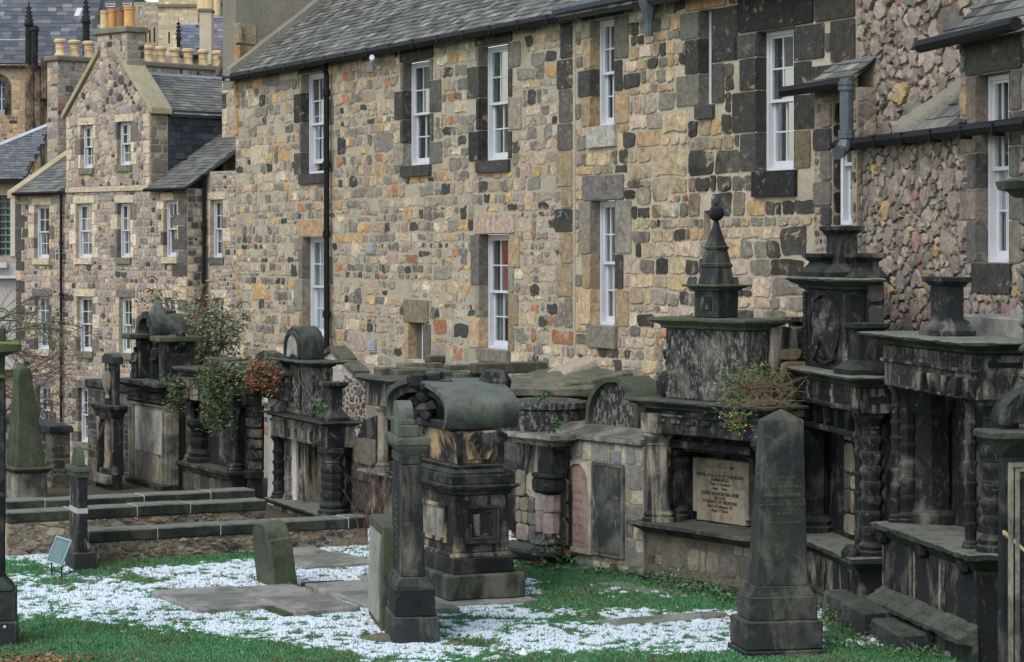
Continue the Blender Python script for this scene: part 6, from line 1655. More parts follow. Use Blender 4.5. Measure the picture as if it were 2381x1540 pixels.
# ---------------------------------------------------------------- pale column monument beside it
fr = Fr(918, 35.6); Z = fr.Z
pc = thing(fr, 'column_monument', 'dark monument with one pale slender column, partly behind the arched pillar', 'monument')
zc = lambda v: Z(cK.y(v)); x0 = fr.X(846); d = 1.0
m = MB(); m.box(x0, 0, .1, d, -.1, zc(1500)); B(m, 'pedestal', T_RUN, pc)
relief(pc, x0 + .1, -.1, .2, zc(1540), .08, T_RUN, 30)
m = MB(); m.stack(x0, 0, 0, d, [(zc(1515), -.02), (zc(1490), .08), (zc(1470), .08)]); B(m, 'ledge', T_GREY, pc, 0)
m = MB(); m.box(x0 + .1, 0, .45, d, zc(1470), zc(900)); B(m, 'back', T_DK, pc)
column(pc, fr.X(871), .14, zc(1470), zc(900), .085, T_TAB); column(pc, fr.X(893), .3, zc(1470), zc(900), .09, T_DK)
m = MB(); m.box(x0, 0, 0.02, d, zc(900), zc(690)); B(m, 'entablature', T_RUN, pc)
cornice(pc, x0, 0, 0, d, zc(652), zc(652) - zc(695), .14, T_OB)
fr2 = Fr(862, 36.6); 
bt = thing(fr2, 'sloped_buttress', 'smooth dark buttress of large blocks with a sloping shoulder right of the tall arched monument', 'buttress')
x0 = fr2.X(826); zb = fr2.Z(cK.y(1010))
m = MB(); m.prism([(x0 - .2, -.1), (.2, -.1), (.2, zb + .1), (x0 + .3, zb), (x0, zb - .35), (x0 - .2, zb - 1.0)], 0, .6); m.build('core', T_DK, bt)
masonry(bt, x0 - .15, .2, 0, zb - .25, PAL_DK[:3], M_ASH, h=.6, hm=.4, lim=12)

# ---------------------------------------------------------------- small stone roofed vaults against the house
fr = Fr(850, 44.9); Z = fr.Z
gv = thing(fr, 'gabled_vault', 'small vault with a whitewashed gable and sloping stone slab roof against the house wall', 'vault')
x0, xa = fr.X(733), fr.X(771)
za, zr_, zl_ = Z(cE.y(245), xa), Z(cE.y(475)), Z(cE.y(330), x0)
m = MB(); m.prism([(x0, -.1), (0, -.1), (0, zr_), (xa, za), (x0, zl_)], 0, .5); m.build('wall', mortar('white_rubble', (.44, .40, .36), .15, .3), gv)
lay(gv, rubble_cells([(fr.X(788), .9), (0, .9), (0, zr_ - .06), (fr.X(800), zr_ + .1)], [], .2, .06, 1.6, .05, rng, 1.0), [(3, (.17, .15, .13)), (2, (.12, .105, .095)), (2, (.25, .21, .17))], M_LOW, rng, .02, j=.03, flat=.8, cap=.03, limit=30)
lay(gv, rubble_cells([(xa - .1, zr_ + .2), (-.35, zr_ + .05), (xa, za - .1)], [], .2, .07, 1.6, .05, rng, .5), [(1, (.56, .47, .44))], M_LOW, rng, .01, j=.02, limit=10)
m = MB(); n_ = 4
dx_, dz_ = (.15 - xa), (zr_ - .12 - za)
for k in range(3):
    a, b = k / 3, (k + 1) / 3
    m2 = MB(); YQ = .5
    m2.rings([[(xa + dx_ * a, -.06, za + dz_ * a), (xa + dx_ * b, -.06, za + dz_ * b), (xa + dx_ * b + .03, -.06, za + dz_ * b + .10), (xa + dx_ * a + .03, -.06, za + dz_ * a + .10 - .02 * k)], [(xa + dx_ * a, YQ, za + dz_ * a), (xa + dx_ * b, YQ, za + dz_ * b), (xa + dx_ * b + .03, YQ, za + dz_ * b + .10), (xa + dx_ * a + .03, YQ, za + dz_ * a + .10 - .02 * k)]]); B(m2, 'roof_slab', T_VLT, gv, .01, .012, .15)
m = MB(); m.rings([[(x0 - .1, -.06, zl_ - .05), (xa, -.06, za), (xa, -.06, za + .1), (x0 - .1, -.06, zl_ + .06)], [(x0 - .1, .5, zl_ - .05), (xa, .5, za), (xa, .5, za + .1), (x0 - .1, .5, zl_ + .06)]]); B(m, 'roof_slab', T_VLT, gv, .01, .01)

fr = Fr(1168, 37.2); Z = fr.Z
sv = thing(fr, 'stepped_vault', 'low burial vault roofed with stepped overlapping stone slabs behind the sarcophagus', 'vault')
zc = lambda v: Z(cK.y(v))
def sbox(l, r, t, b, y0, y1, nm, mat=T_VLT):
    xx0 = fr.X(cK.x(l), y0); xx1 = max(xx0 + .25, fr.X(cK.x(r) - (y1 - y0) * 125, y0)); m = MB(); xr = (xx0 + xx1) / 2
    m.box(xx0, xx1, y0, y1, Z(cK.y(b), xr, y0), Z(cK.y(t), xr, y0)); B(m, nm, mat, sv, .02, .012, .16)
xv0, xv1 = fr.X(cK.x(1250), 0), fr.X(cK.x(2280), 0)
m = MB(); m.box(xv0, 0, .1, 3.0, 0, Z(cK.y(660), xv0)); B(m, 'wall', T_SLAB, sv, .0, .0)
for l, r, t, b, y0, y1 in ((1250, 1400, 545, 655, 0, .9), (1395, 1560, 560, 660, -.1, .8), (1445, 1800, 505, 575, .5, 1.3), (1700, 1960, 575, 650, -.05, .9), (1930, 2120, 590, 660, 0, .9), (1690, 2000, 440, 500, 1.2, 2.2), (1860, 2130, 520, 585, .6, 1.6), (2080, 2290, 505, 600, .2, 1.6)): sbox(l, r, t, b, y0, y1, 'roof_slab')

# ---------------------------------------------------------------- clustered shaft tomb, apse vault
fr = Fr(1286, 32.2, -2200); Z = fr.Z
cs = thing(fr, 'clustered_shaft_tomb', 'weathered wall tomb with a double pink shaft on a black corbel, lichen white dome above', 'monument')
x0 = fr.X(1160); d = .9
zc = lambda v: Z(cJ.y(v)); z15 = lambda v: Z(c15.y(v))
m = MB(); m.box(x0, 0, 0, d, -.1, zc(680)); B(m, 'base', T_DK, cs)
m = MB(); m.stack(x0, 0, -.1, d, [(zc(690), -.05), (zc(620), .06), (zc(590), .06)]); B(m, 'ledge', T_OB, cs, 0)
m = MB(); m.box(x0, -.02, .28, d, zc(590), z15(1200)); B(m, 'wall', T_RUN, cs)
masonry(cs, x0, -.05, zc(580), z15(1500), [(2, (.2, .175, .14)), (2, (.10, .095, .09)), (1, (.27, .235, .2))], M_ASH, mp=lambda u, h, z: (u, .27 - h, z), h=.45, hm=.2, lim=20, gap=.008)
for dx_, r in ((-.34, .10), (-.12, .12)):
    xx = dx_
    column(cs, xx, .02, zc(590), zc(430), r, T_LICH, 0, name='shaft_base', cap=False)
    m = MB(); m.lathe(xx, .05, [(r * .95, zc(430)), (r * 1.05, zc(340)), (r * .97, zc(250)), (r * 1.1, zc(240)), (r * 1.05, zc(90))], 8, math.pi / 8); B(m, 'shaft', tomb('pink_shaft', dark=(.1, .08, .075), mid=(.32, .26, .235), tan=(.36, .29, .22), black=.2, tanamt=.2, lichen=.1, moss=0), cs, 0, .003)
    m = MB(); m.lathe(xx, .05, [(r * 1.0, zc(95)), (r * 1.5, zc(60)), (r * 1.5, zc(-20)), (r * 1.2, zc(-60)), (r * 1.6, z15(1500)), (r * 1.5, z15(1470))], 8, math.pi / 8); B(m, 'corbel', T_BLK, cs, 0, .008)
m = MB(); m.box(-.42, -.04, .0, .28, z15(1480), z15(1205)); B(m, 'pier', T_BLK, cs, .02, .008)
m = MB(); m.box(x0, 0, .0, d, z15(1235), z15(1200)); m.stack(x0, 0, 0, d, [(z15(1200), .02), (z15(1170), .12), (z15(1130), .1)]); B(m, 'ledge', T_GREY, cs, 0, .012)
m = MB(); R = .58; cx_ = fr.X(1245, .4)
m.lathe(cx_, .55, [(R, z15(1130)), (R * 1.02, z15(1000)), (R * .98, z15(950)), (R * 1.06, z15(935)), (R * 1.04, z15(885)), (R * .8, z15(865)), (.1, z15(850))], 16); B(m, 'dome', T_LICH, cs, 0, .01)

fr = Fr(1364, 34.2); Z = fr.Z
ap = thing(fr, 'apse_vault', 'rounded burial vault with a thick mossy stone lid leaning against the house', 'vault')
z15 = lambda v: Z(c15.y(v)); cx_ = fr.X(1285, .9)
m = MB(); m.lathe(cx_, .9, [(.9, 0), (.9, z15(880))], 18); B(m, 'wall', T_DK, ap, 0)
for k in range(5):
    a = -1.3 + k * .5
    m = MB(); m.lathe(cx_, .9, [(1.02, z15(860)), (1.06, z15(850)), (1.06, z15(790)), (.98, z15(765)), (.4, z15(735))], 5, 0) if False else None
m = MB(); m.lathe(cx_, .9, [(1.02, z15(862)), (1.06, z15(850)), (1.06, z15(795)), (1.0, z15(770)), (.6, z15(735)), (.1, z15(720))], 18); B(m, 'lid', T_VLT, ap, 0, .015, .14)
for k in range(4):
    m = MB(); m.box(cx_ + .35 + .1 * k, cx_ + .6 + .1 * k, -.12 + .1 * k, .1 + .1 * k, z15(880) - .1, z15(880) - .02); m.c = [(.12, .06, .045)] * 8; m.build('brick', M_LOW, ap, smooth=False)
m = MB(); m.prismx([(.6, z15(760)), (1.9, z15(640)), (1.9, z15(800)), (.6, z15(800))], cx_ - 1.3, cx_ + .9); B(m, 'rubble_slope', T_VLT, ap, .02, .05, .14)
m = MB(); m.prismx([(1.2, z15(700)), (1.9, z15(520)), (1.9, z15(800)), (1.2, z15(800))], cx_ - .9, cx_ - .2); B(m, 'rubble_slope', M_MORTP, ap, .02, .06, .14)

# ---------------------------------------------------------------- wall with two mural tablets and arched stone
fr = Fr(1496, 31.1, -2600); Z = fr.Z
mw_ = thing(fr, 'tablet_wall', 'patchwork stone wall holding a pink arched tablet and a dark slate tablet', 'wall')
x0 = fr.X(1289); zt = Z(1020)
zX = lambda py, px: Z(py, fr.X(px))
m = MB(); m.box(x0, 0, 0, 1.0, -.2, zt - .1); m.build('wall', mortar('blue_mortar', (.27, .25, .21)), mw_, smooth=False)
A0, A1 = fr.X(1313.5), fr.X(1380); az0, az1 = zX(1284, 1346), zX(1072, 1346)
S0, S1 = fr.X(1381.5), fr.X(1453); sz0, sz1 = zX(1294, 1417), zX(1077, 1417)
masonry(mw_, x0, 0, 0, zt - .1, PAL_MIX, M_ASH2, h=.34, hm=.2, ratio=1.5, lim=60, ex=[(A0, A1, az0, az1 + .02), (S0, S1, sz0, sz1)], gap=.012)
m = MB(); m.box(x0 - .03, .0, -.06, 1.05, zt - .099, zt - .03); m.prismx([(-.06, zt - .03), (.25, zt + .09), (1.05, zt + .12), (1.05, zt - .03)], x0 - .03, 0); B(m, 'cope_stone', T_GREY, mw_, .012, .008)
ca = (A0 + A1) / 2; hw = (A1 - A0) / 2
def ogive(cx, w, zs, h): return [(cx + w, zs - 1.0)] + arc(cx, zs, w, h, 0, 180, 12) + [(cx - w, zs - 1.0)]
zs_ = az1 - hw * .95
m = MB(); o_ = [(A1, az0)] + [(A1, az1)] * 1 + arc(ca, az1, hw, .02, 10, 170, 9) + [(A0, az1), (A0, az0)]
i_ = [(A1 - .07, az0 + .05)] + arc(ca, zs_, hw - .08, hw * .85, 0, 180, 11)[0:11] + [(A0 + .07, az0 + .05)]
o_ = [(A1, az0)] + [(A1 - (A1 - A0) * k / 10, az1) for k in range(11)] + [(A0, az0)]; i_ = [(A1 - .08, az0 + .06)] + arc(ca, zs_, hw - .08, hw * .85, 0, 180, 10) + [(A0 + .08, az0 + .06)]
m.ribbon(o_, i_, -.05, .02); B(m, 'arched_frame', tomb('buff_frame', dark=(.24, .21, .17), mid=(.46, .40, .31), tan=(.42, .3, .22), black=.1, tanamt=.3, moss=0, lichen=.1), mw_, 0, .004)
m = MB(); m.box(A0 + .01, A1 - .01, -.049, .0, az0, az0 + .06); m.build('frame_sill', tomb('buff_frame'), mw_)
m = MB(); m.prism(i_, -.022, .0); B(m, 'pink_tablet', T_PINKT, mw_, 0, .002)
for k in range(9): text(mw_, [["ERECTED", "IN MEMORY", "OF HIS", "WIFE", "WHO DIED", "AGED", "AND OF", "THEIR", "SON"][k]], ca, -.026, zs_ - .12 - k * .11, .045, plain('tablet_letters', (.20, .135, .11)))
m = MB(); m.holed(S0, S1, sz0, sz1, -.04, 0, [(S0 + .05, S1 - .05, sz0 + .03, sz1 - .05)]); B(m, 'slate_frame', T_GREY, mw_, 0, .003)
m = MB(); m.box(S0 + .055, S1 - .055, -.03, .0, sz0 + .035, sz1 - .055); B(m, 'slate_tablet', T_SLATE, mw_, .004, .002)
fr2 = Fr(1484, 31.7, -2600); Z2 = fr2.Z
ty = thing(fr2, 'arched_stone', 'round headed stone blotched with white lichen, standing on the tablet wall', 'gravestone')
ax0, ax1 = fr2.X(1367), fr2.X(1490); zb, zt2 = zt + .02, Z2(876, fr2.X(1425)); r_ = (ax1 - ax0) / 2; cxa = (ax0 + ax1) / 2
O = [(ax1, zb)] + arc(cxa, zb + .16, r_, zt2 - zb - .16, 0, 180, 18) + [(ax0, zb)]; I = [(cxa + (x - cxa) * .88, zb + (z - zb) * .9) for x, z in O]
m = MB(); m.ribbon(O, I, -.05, .5); B(m, 'arch_rim', T_GRN, ty, 0, .006)
m = MB(); m.prism(I, .02, .45); B(m, 'face', T_LICH, ty, 0, .004)
m = MB()
for k in range(5): m.prism([(ax1 - .5 + .1 * k, zb), (ax1 + .3 + .12 * k, zb), (ax1 + .1 + .1 * k, zb + .5 - .05 * k), (ax1 - .3 + .1 * k, zb + .75 - .05 * k)], .5 + .3 * k, .85 + .3 * k)
B(m, 'rubble_back', T_VLT, ty, .04, .03, .12)
# ---------------------------------------------------------------- large mural monument in the middle
fr = Fr(1822, 28.8, -2800); Z = fr.Z
gm_ = thing(fr, 'mural_monument', 'widest black mural monument, pale inscribed tablet in its recess, ringed obelisk on top', 'monument')
XX = lambda c_, v, y=0: fr.X(c_.x(v), y)
zA = lambda v, px: Z(cA.y(v), fr.X(px)); z6_ = lambda v, px, y=0: Z(c6.y(v), fr.X(px, y), y)
x0 = fr.X(1492); d = .46; xe = fr.X(1765)
zl = zA(1197, 1472); 
m = MB(); m.box(x0 + .05, xe, .05, d, -.2, zl - .13); m.build('die_core', mortar('dark_mortar', (.13, .12, .10)), gm_)
masonry(gm_, x0 + .05, xe, .2, zl - .14, [(3, (.2, .18, .145)), (2, (.1, .095, .085)), (1, (.26, .22, .17))], M_ASH, mp=lambda u, h, z: (u, .05 - h, z), h=.5, hm=.3, ratio=1.6, lim=24)
plinth(gm_, x0 + .05, xe, .05, d, -.1, Z(1327, fr.X(1481)), .16, T_BLK)
m = MB(); m.stack(x0, xe, 0, d, [(zl - .14, -.02), (zl - .11, .02), (zl - .06, .10), (zl - .045, .14), (zl, .13)]); B(m, 'ledge', T_OB, gm_, 0, .006)
rr0, rr1 = XX(cA, 545, .32), XX(cA, 1250, .32)
m = MB(); m.box(rr0 - .1, rr1, d + .17, .9, -.1, zl - .004); B(m, 'recess_floor', T_OB, gm_, 0, 0)
ze = zA(440, 1500); zc0 = zA(235, 1500)
# recess with rounded upper corners
r0, r1 = XX(cA, 545, .32), XX(cA, 1250, .32); ztop = zA(625, 1570)
m = MB(); m.box(x0 + .05, r0, .32, d, zl, ze); m.box(r1, xe, .32, d, zl, ze); m.box(r0, r1, .32, d, ztop, ze); m.box(r0 - .3, r1, .76, .9, zl, ze); m.box(r0 - .3, r0 - .01, d, .76, zl, ze)
B(m, 'recess_wall', T_DK, gm_, 0, .004)
for sx_, cxx_ in ((1, r0), (-1, r1)):
    m = MB(); R_ = .2; m.prism([(cxx_, ztop), (cxx_, ztop - R_)] + [(cxx_ + sx_ * (R_ - R_ * math.cos(a * .157)), ztop - R_ + R_ * math.sin(a * .157)) for a in range(1, 11)], .3, .74)
    B(m, 'corner_spandrel', T_DK, gm_)
m = MB(); m.box(r0 - .02, r1 + .02, .22, .32, ztop + .04, ztop + .14); B(m, 'label_moulding', T_DK, gm_, .01)
t0, t1 = fr.X(1610, .6), fr.X(1739, .6); tz0, tz1 = Z(1222, fr.X(1720, .6), .6), Z(1066, fr.X(1640, .6), .6)
tb = MB(); tb.prism([(t0 + .08, tz0), (t1 - .06, tz0), (t1 - .06, tz0 + .07), (t1, tz0 + .07), (t1, tz1), (t0, tz1), (t0, tz0 + .1), (t0 + .08, tz0 + .1)], .6, .72); B(tb, 'inscribed_tablet', T_TAB, gm_, .006, .003)
lines = [("XXXX XXXXXXXX", .056), ("XXX XX XXX", .040), ("ROYAL COLLEGE OF SURGEONS", .050), ("EDINBURGH", .048), ("Died 11 October", .044), ("Aged    Years", .042), ("DAVID WARDROBE WEIR", .052), ("HIS SON", .046), ("STUDENT OF MEDICINE", .050), ("Died 10 February 18", .046), ("Aged 17 Years", .044)]
zz = tz1 - .12
for i, (w, s) in enumerate(lines):
    text(gm_, [w], (t0 + t1) / 2 + .0, .593, zz, s * 1.25, INK, real=i > 1); zz -= (tz1 - tz0 - .22) / 10.6 * (1.35 if i == 5 else .96)
column(gm_, XX(cA, 335), .10, zl, ze, .105, T_RUN, 0, n=10); column(gm_, XX(cA, 430, .12), .18, zl, ze, .105, T_RUN, 0, n=10)
column(gm_, XX(cA, 560, .45), .45, zl, zA(690, 1560), .13, T_BLK, 0, n=8); column(gm_, fr.X(1778, .14), .14, zl, ze, .11, T_DK, 0, n=10)
relief(gm_, XX(cA, 1260), XX(cA, 1330), zA(720, 1760), ze, .25, T_LICH, 30)
m = MB(); m.box(x0 + .02, xe, .02, d, ze, zc0); B(m, 'entablature', T_DK, gm_, .01, .006)
m = MB(); 
for k in range(6): xx = x0 + .3 + k * (xe - x0 - .5) / 6; m.box(xx, xx + .16, -.005, .02, ze + .14, ze + .19)
m.box(x0, xe, -.0, .02, ze + .22, ze + .25); m.box(x0 + .05, x0 + .38, -.06, .02, ze + .0, zc0 - .05); B(m, 'frieze_carving', T_RUN, gm_, .006, .004)
zk = zA(135, 1470)
cornice(gm_, x0 + .02, xe, 0, d, zk, zk - zc0, .18, T_OB)
m = MB(); m.box(XX(cA, 830, .25), XX(cA, 885, .25), .2, .32, zA(575, 1625), zA(480, 1625)); B(m, 'keystone', T_DK, gm_, .02, .01)
# upper block
ub = .16; u0, u1 = fr.X(1546, ub), fr.X(1734, ub); ud = fr.Y(1759.6, u1)
ud = max(ud, ub + .42)
zu0, zu1 = zk, z6_(950, 1640, ub)
m = MB(); m.box(u0, u1, ub, ud, zu0, zu1); B(m, 'upper_block', T_LICH, gm_, .015, .008)
zt = z6_(866, 1600, ub)
cornice(gm_, u0, u1, ub, ud, zt, zt - zu1 + .02, .16, T_GRN, 'upper_cornice')
m = MB(); m.box(u1 - .02, u1 + .12, ud - .1, ud + .9, zu0, zt - .1); B(m, 'ragged_wing', T_RUN, gm_, .02, .02)
masonry(gm_, ud, ud + 1.3, zu0 - .2, zt - .35, [(1, (.26, .2, .13)), (1, (.16, .13, .1))], M_ASH, mp=side_map(u1 + .12), h=.3, hm=.15, lim=14, proud=.03, gap=.03)
m = MB(); m.tube([(u0 - .14, ub + .15, zu0 + .13), (u0 - .22, ub + .15, zu0 + .26), (u0 - .12, ub + .15, zu0 + .42), (u0 - .03, ub + .15, zu0 + .5)], .09, 8, taper=.6)
m.lathe(u0 - .11, ub + .15, [(.02, zu0), (.16, zu0 + .04), (.17, zu0 + .2), (.1, zu0 + .32), (.02, zu0 + .36)], 10); m.lathe(u0 - .08, ub + .15, [(.02, zu0 + .44), (.10, zu0 + .5), (.10, zu0 + .6), (.02, zu0 + .66)], 8); B(m, 'scroll', T_DK, gm_, 0, .008)
# pedestal and obelisk finial
pb = ub + .12; p0, p1 = fr.X(1613, pb), fr.X(1669, pb); pd_ = fr.Y(1716.6, p1)
zp0, zp1 = zt, z6_(668, 1668, pb)
m = MB(); m.box(p0, p1, pb, pd_, zp0, zp1); B(m, 'finial_pedestal', T_OB, gm_, .012, .008)
relief(gm_, p0 + .1, p1 - .1, zp0 + .08, zp1 - .05, pb - .01, T_RUN, 8)
zq = z6_(617, 1668, pb); cornice(gm_, p0, p1, pb, pd_, zq, zq - zp1, .12, T_GRN, 'pedestal_cap')
hz = lambda v: z6_(v, 1650, pb); cxp, cyp = (p0 + p1) / 2 + .0, (pb + pd_) / 2
hw0, hd0 = (p1 - p0) / 2, (pd_ - pb) / 2
lv = [(615, .82), (490, .68), (484, .74), (462, .74), (455, .66), (352, .50), (346, .57), (332, .57), (326, .50), (140, .13), (134, .09)]
m = MB(); m.rings([[(cxp - hw0 * k, cyp - hd0 * k, hz(v)), (cxp + hw0 * k, cyp - hd0 * k, hz(v)), (cxp + hw0 * k, cyp + hd0 * k, hz(v)), (cxp - hw0 * k, cyp + hd0 * k, hz(v))] for v, k in lv])
B(m, 'ringed_obelisk', T_OB, gm_, 0, .006)
zb_ = hz(134); r = .10
m = MB(); m.lathe(cxp, cyp, [(.03, zb_ - .01)] + [(r * math.cos(a), zb_ + r * .95 + r * math.sin(a)) for a in np.linspace(-1.3, 1.3, 8)] + [(.03, zb_ + 2 * r), (.02, zb_ + 2.3 * r)], 12); B(m, 'ball', T_BLK, gm_, 0, .002)

# ---------------------------------------------------------------- carved monument right of the obelisk
fr = Fr(1996, 27.45, 250); Z = fr.Z
cm = thing(fr, 'carved_plate_monument', 'blackened monument with carved oval plate and stepped pedestals, right behind the front obelisk', 'monument')
zB = lambda v: Z(cB.y(v)); z7 = lambda v, x=0, y=0: Z(c7.y(v), x, y)
x0 = fr.X(1802); x0 = max(x0, -3.6); d = fr.Y(2062) + .12
zl = zB(500)
m = MB(); m.box(x0, 0, 0, d, -.3, zl - .16); B(m, 'die', T_RUN, cm, .01, .006)
for xx in (x0 + .9, x0 + 1.0, -1.3, -.35, -.1): m = MB(); m.box(xx - .02, xx + .02, -.02, 0, .1, zl - .2); B(m, 'pilaster_strip', T_DK, cm, .006, .003)
m = MB(); m.lathe(-.2, -.04, [(.02, .62), (.12, .68), (.14, .78), (.06, .86)], 6, sy=.8); B(m, 'boss', T_BLK, cm)
m = MB(); m.prismx([(-.14, .0), (-.14, .06), (-.06, .12), (-.06, .16), (0, .2), (0, 0)], x0, -.25); B(m, 'plinth', T_BLK, cm, 0, .006)
m = MB(); m.stack(x0, 0.0, 0, d, [(zl - .18, -.02), (zl - .13, .02), (zl - .07, .09), (zl - .05, .13), (zl, .12)]); B(m, 'ledge', T_COPE, cm, 0, .01)
ze0, ze1 = z7(1420), z7(1245)
m = MB(); m.box(x0, -.04, .45, .6, zl, ze0); B(m, 'recess_back', T_DK, cm, 0, .004)  # dark stone colour stands in for the shade of a deeper recess
masonry(cm, -2.0, -.36, zl + .05, ze0 - .1, [(2, (.22, .19, .15)), (2, (.1, .09, .08)), (1, (.27, .24, .2))], M_ASH, mp=lambda u, h, z: (u, .445 - h, z), h=.5, hm=.35, lim=16)
column(cm, x0 + .35, .25, zl, ze0, .16, T_BLK, 5); column(cm, fr.X(1897, .28), .28, zl, ze0, .15, T_BLK, 0)
column(cm, -.46, .16, zl, ze0 - .02, .06, T_DK, 6); column(cm, -.20, .22, zl, ze0, .118, T_DK, 7, n=8)
m = MB(); m.box(x0, 0, 0, d, ze0, ze1); B(m, 'entablature', T_RUN, cm, .01, .008)
m = MB()
for k in range(5): xx = -2.6 + k * .42; m.prism([(xx, ze0 - .02), (xx + .22, ze0 - .02), (xx + .15, ze0 - .24), (xx + .07, ze0 - .24)], .1, .3)
m.box(x0 + .5, -.4, .12, .3, ze0 - .32, ze0 - .25); m.box(x0 - .02, .03, -.03, 0, ze0 + .02, ze0 + .07)
B(m, 'corbel_row', T_DK, cm, .01, .005)
relief(cm, x0 + .2, -.05, ze0 + .1, ze1 - .05, -.01, T_RUN, 34); relief(cm, .1, d - .05, ze0 + .1, ze1 - .08, 0, T_DK, 8, side=.01)
zk = z7(1165); cornice(cm, x0, 0, 0, d, zk, zk - ze1, .18, T_COPE)
# plate
pb = .12; px0, px1 = fr.X(1868.6, pb), fr.X(1973, pb); pd_ = pb + .2
zc1, zc0 = z7(505, px1, pb), z7(570, px1, pb)
m = MB(); m.box(px0, px1, pb, pd_, zk, zc0); B(m, 'carved_plate', T_DK, cm, .012, .008)
cxm = (px0 + px1) / 2; hw = (px1 - px0) * .33
o_ = arc(cxm, (zk + zc0) / 2, hw, (zc0 - zk) * .44, 0, 360, 28); i_ = arc(cxm, (zk + zc0) / 2, hw * .9, (zc0 - zk) * .40, 0, 360, 28)
m = MB(); m.ribbon(o_, i_, pb - .04, pb); B(m, 'oval_moulding', T_BLK, cm, 0, .003)
relief(cm, cxm - hw * .8, cxm + hw * .8, zk + .12, zc0 - .12, pb - .03, T_DK, 34)
m = MB()
for s_ in (-1, 1): m.tube([(cxm - s_ * hw * .6, pb - .03, zk + .1), (cxm + s_ * hw * .1, pb - .05, zk + .45)], .04, 6)
B(m, 'crossed_bones', T_DK, cm)
for k in range(9): 
    zz_ = zk + .08 + k * (zc0 - zk - .15) / 9
    for ua in (px0 + .02, px1 - .14): m = MB(); m.box(ua, ua + .12, pb - .025, pb, zz_, zz_ + .09); B(m, 'border_block', T_RUN, cm, .008, .004)
cornice(cm, px0, px1 + .0, pb, pd_, zc1, zc1 - zc0 + .04, .2, T_COPE, 'upper_cornice')
m = MB(); xw, yw = .0, .5
m.box(px1 - .3, px1 + .1, pd_, fr.Y(2048, px1), zk, z7(530, px1, pd_)); B(m, 'wing_wall', T_DK, cm, .01, .01)
masonry(cm, pd_, fr.Y(2050, px1), zk, z7(500, px1, pd_), [(2, (.05, .05, .045)), (1, (.3, .24, .14)), (1, (.12, .11, .09))], M_ASH, mp=side_map(px1 + .11), h=.35, hm=.2, lim=14, gap=.02)
def pedpx(par, fr_, l, c_, r, zt_, zb_, yy, mat, **k):
    """pedestal from pixel columns: left, near edge, right"""
    x1 = fr_.X(c_, yy); x0_ = fr_.X(l, yy); y1 = fr_.Y(r, x1)
    x0_ = max(x0_, x1 - .9)
    return pedestal(par, x0_, x1, yy, max(y1, yy + .2), zb_, zt_, mat, **k)
pedpx(cm, fr, 1880, 1916, 1925, z7(338, px0 + .2, pb), zc1, pb + .0, T_DK)
pedpx(cm, fr, 1921, 1946, 1993, z7(152, px1 - .4, .2), zc1, pb + .1, T_DK, flare=.14)
pedpx(cm, fr, 1968, 1990, 2042, z7(338, px1, .25), zc1 - .05, pb + .25, T_DK, flare=.1)
pedpx(cm, fr, 1832, 1853, 1868, z7(768, x0 + .5, .1), zk, .1, T_RUN, flare=.12)
pedpx(cm, fr, 1972, 1997, 2052, z7(815, 0, .1), zk, .08, T_DK, flare=.14)

# ---------------------------------------------------------------- right hand monument with frieze
fr = Fr(2270, 24.35, 250); Z = fr.Z
FM = fr
fm = thing(fr, 'frieze_monument', 'deep black monument with pale streaked frieze and one lone pedestal on its mossy cornice', 'monument')
z8 = lambda v, x=0, y=0: Z(c8.y(v), x, y); z7 = lambda v, x=0, y=0: Z(c7.y(v), x, y)
x0 = max(fr.X(c8.x(735)), -4.2); d = 1.45
zl = z8(885)
m = MB(); m.box(x0, 0, 0, d, -.3, zl - .17); B(m, 'die', T_DK, fm, .01, .006)
for t_ in (.0, .32, .36, .64, .68): xx = x0 * (1 - t_) - .02; m = MB(); m.box(xx, xx + .05, -.02, 0, .45, zl - .2); B(m, 'pilaster_strip', T_RUN, fm, .006, .004)
for t_ in (.05, .5, .93):
    m = MB(); m.lathe(x0 * (1 - t_), -.05, [(.02, .93), (.08, .97), (.10, 1.05), (.05, 1.12)], 8, sy=.9); B(m, 'boss', T_BLK, fm, 0, .012)
m = MB(); m.prismx([(-.06, .0), (-.06, .24), (-.21, .26), (-.21, .31), (-.15, .36), (-.11, .37), (-.09, .40), (-.04, .42), (0, .45), (0, .0)], x0 - .05, .05); B(m, 'plinth', T_OB, fm, 0, .008)
m = MB(); m.stack(x0, 0, 0, d, [(zl - .2, -.02), (zl - .15, .03), (zl - .08, .08), (zl - .05, .15), (zl, .14)]); B(m, 'ledge', T_COPE, fm, 0, .012)
ze0, ze1 = z7(1330), z7(1025)
m = MB(); m.box(x0, x0 + 1.5, .7, d, zl, ze0); m.box(x0 + 1.5, -.1, 1.25, d, zl, ze0); m.box(-.3, 0, .9, d, zl, ze0); B(m, 'recess_back', T_DK, fm, 0, .004)
masonry(fm, -2.4, -.3, zl + .05, ze0 - .1, [(2, (.24, .21, .16)), (2, (.10, .09, .08)), (1, (.2, .17, .13))], M_ASH, mp=lambda u, h, z: (u, 1.24 - h, z), h=.6, hm=.4, lim=14)
ta, tb_ = fr.X(2185, 1.15), fr.X(2241, 1.15)
m = MB(); m.prism([(ta, z8(520, ta, 1.15)), (tb_ - .1, z8(520, ta, 1.15) - .05), (tb_, z8(500, ta, 1.15)), (tb_, z8(100, ta, 1.15)), (ta, z8(85, ta, 1.15))], 1.12, 1.22); B(m, 'tablet', T_TAB, fm, .02, .006)
for k in range(6): text(fm, [["HERE LIES", "INTERRED", "THE BODY", "OF A", "BURGESS", "OF EDINR"][k]], (ta + tb_) / 2, 1.11, z8(150 + k * 36, ta, 1.15), .10, INK)
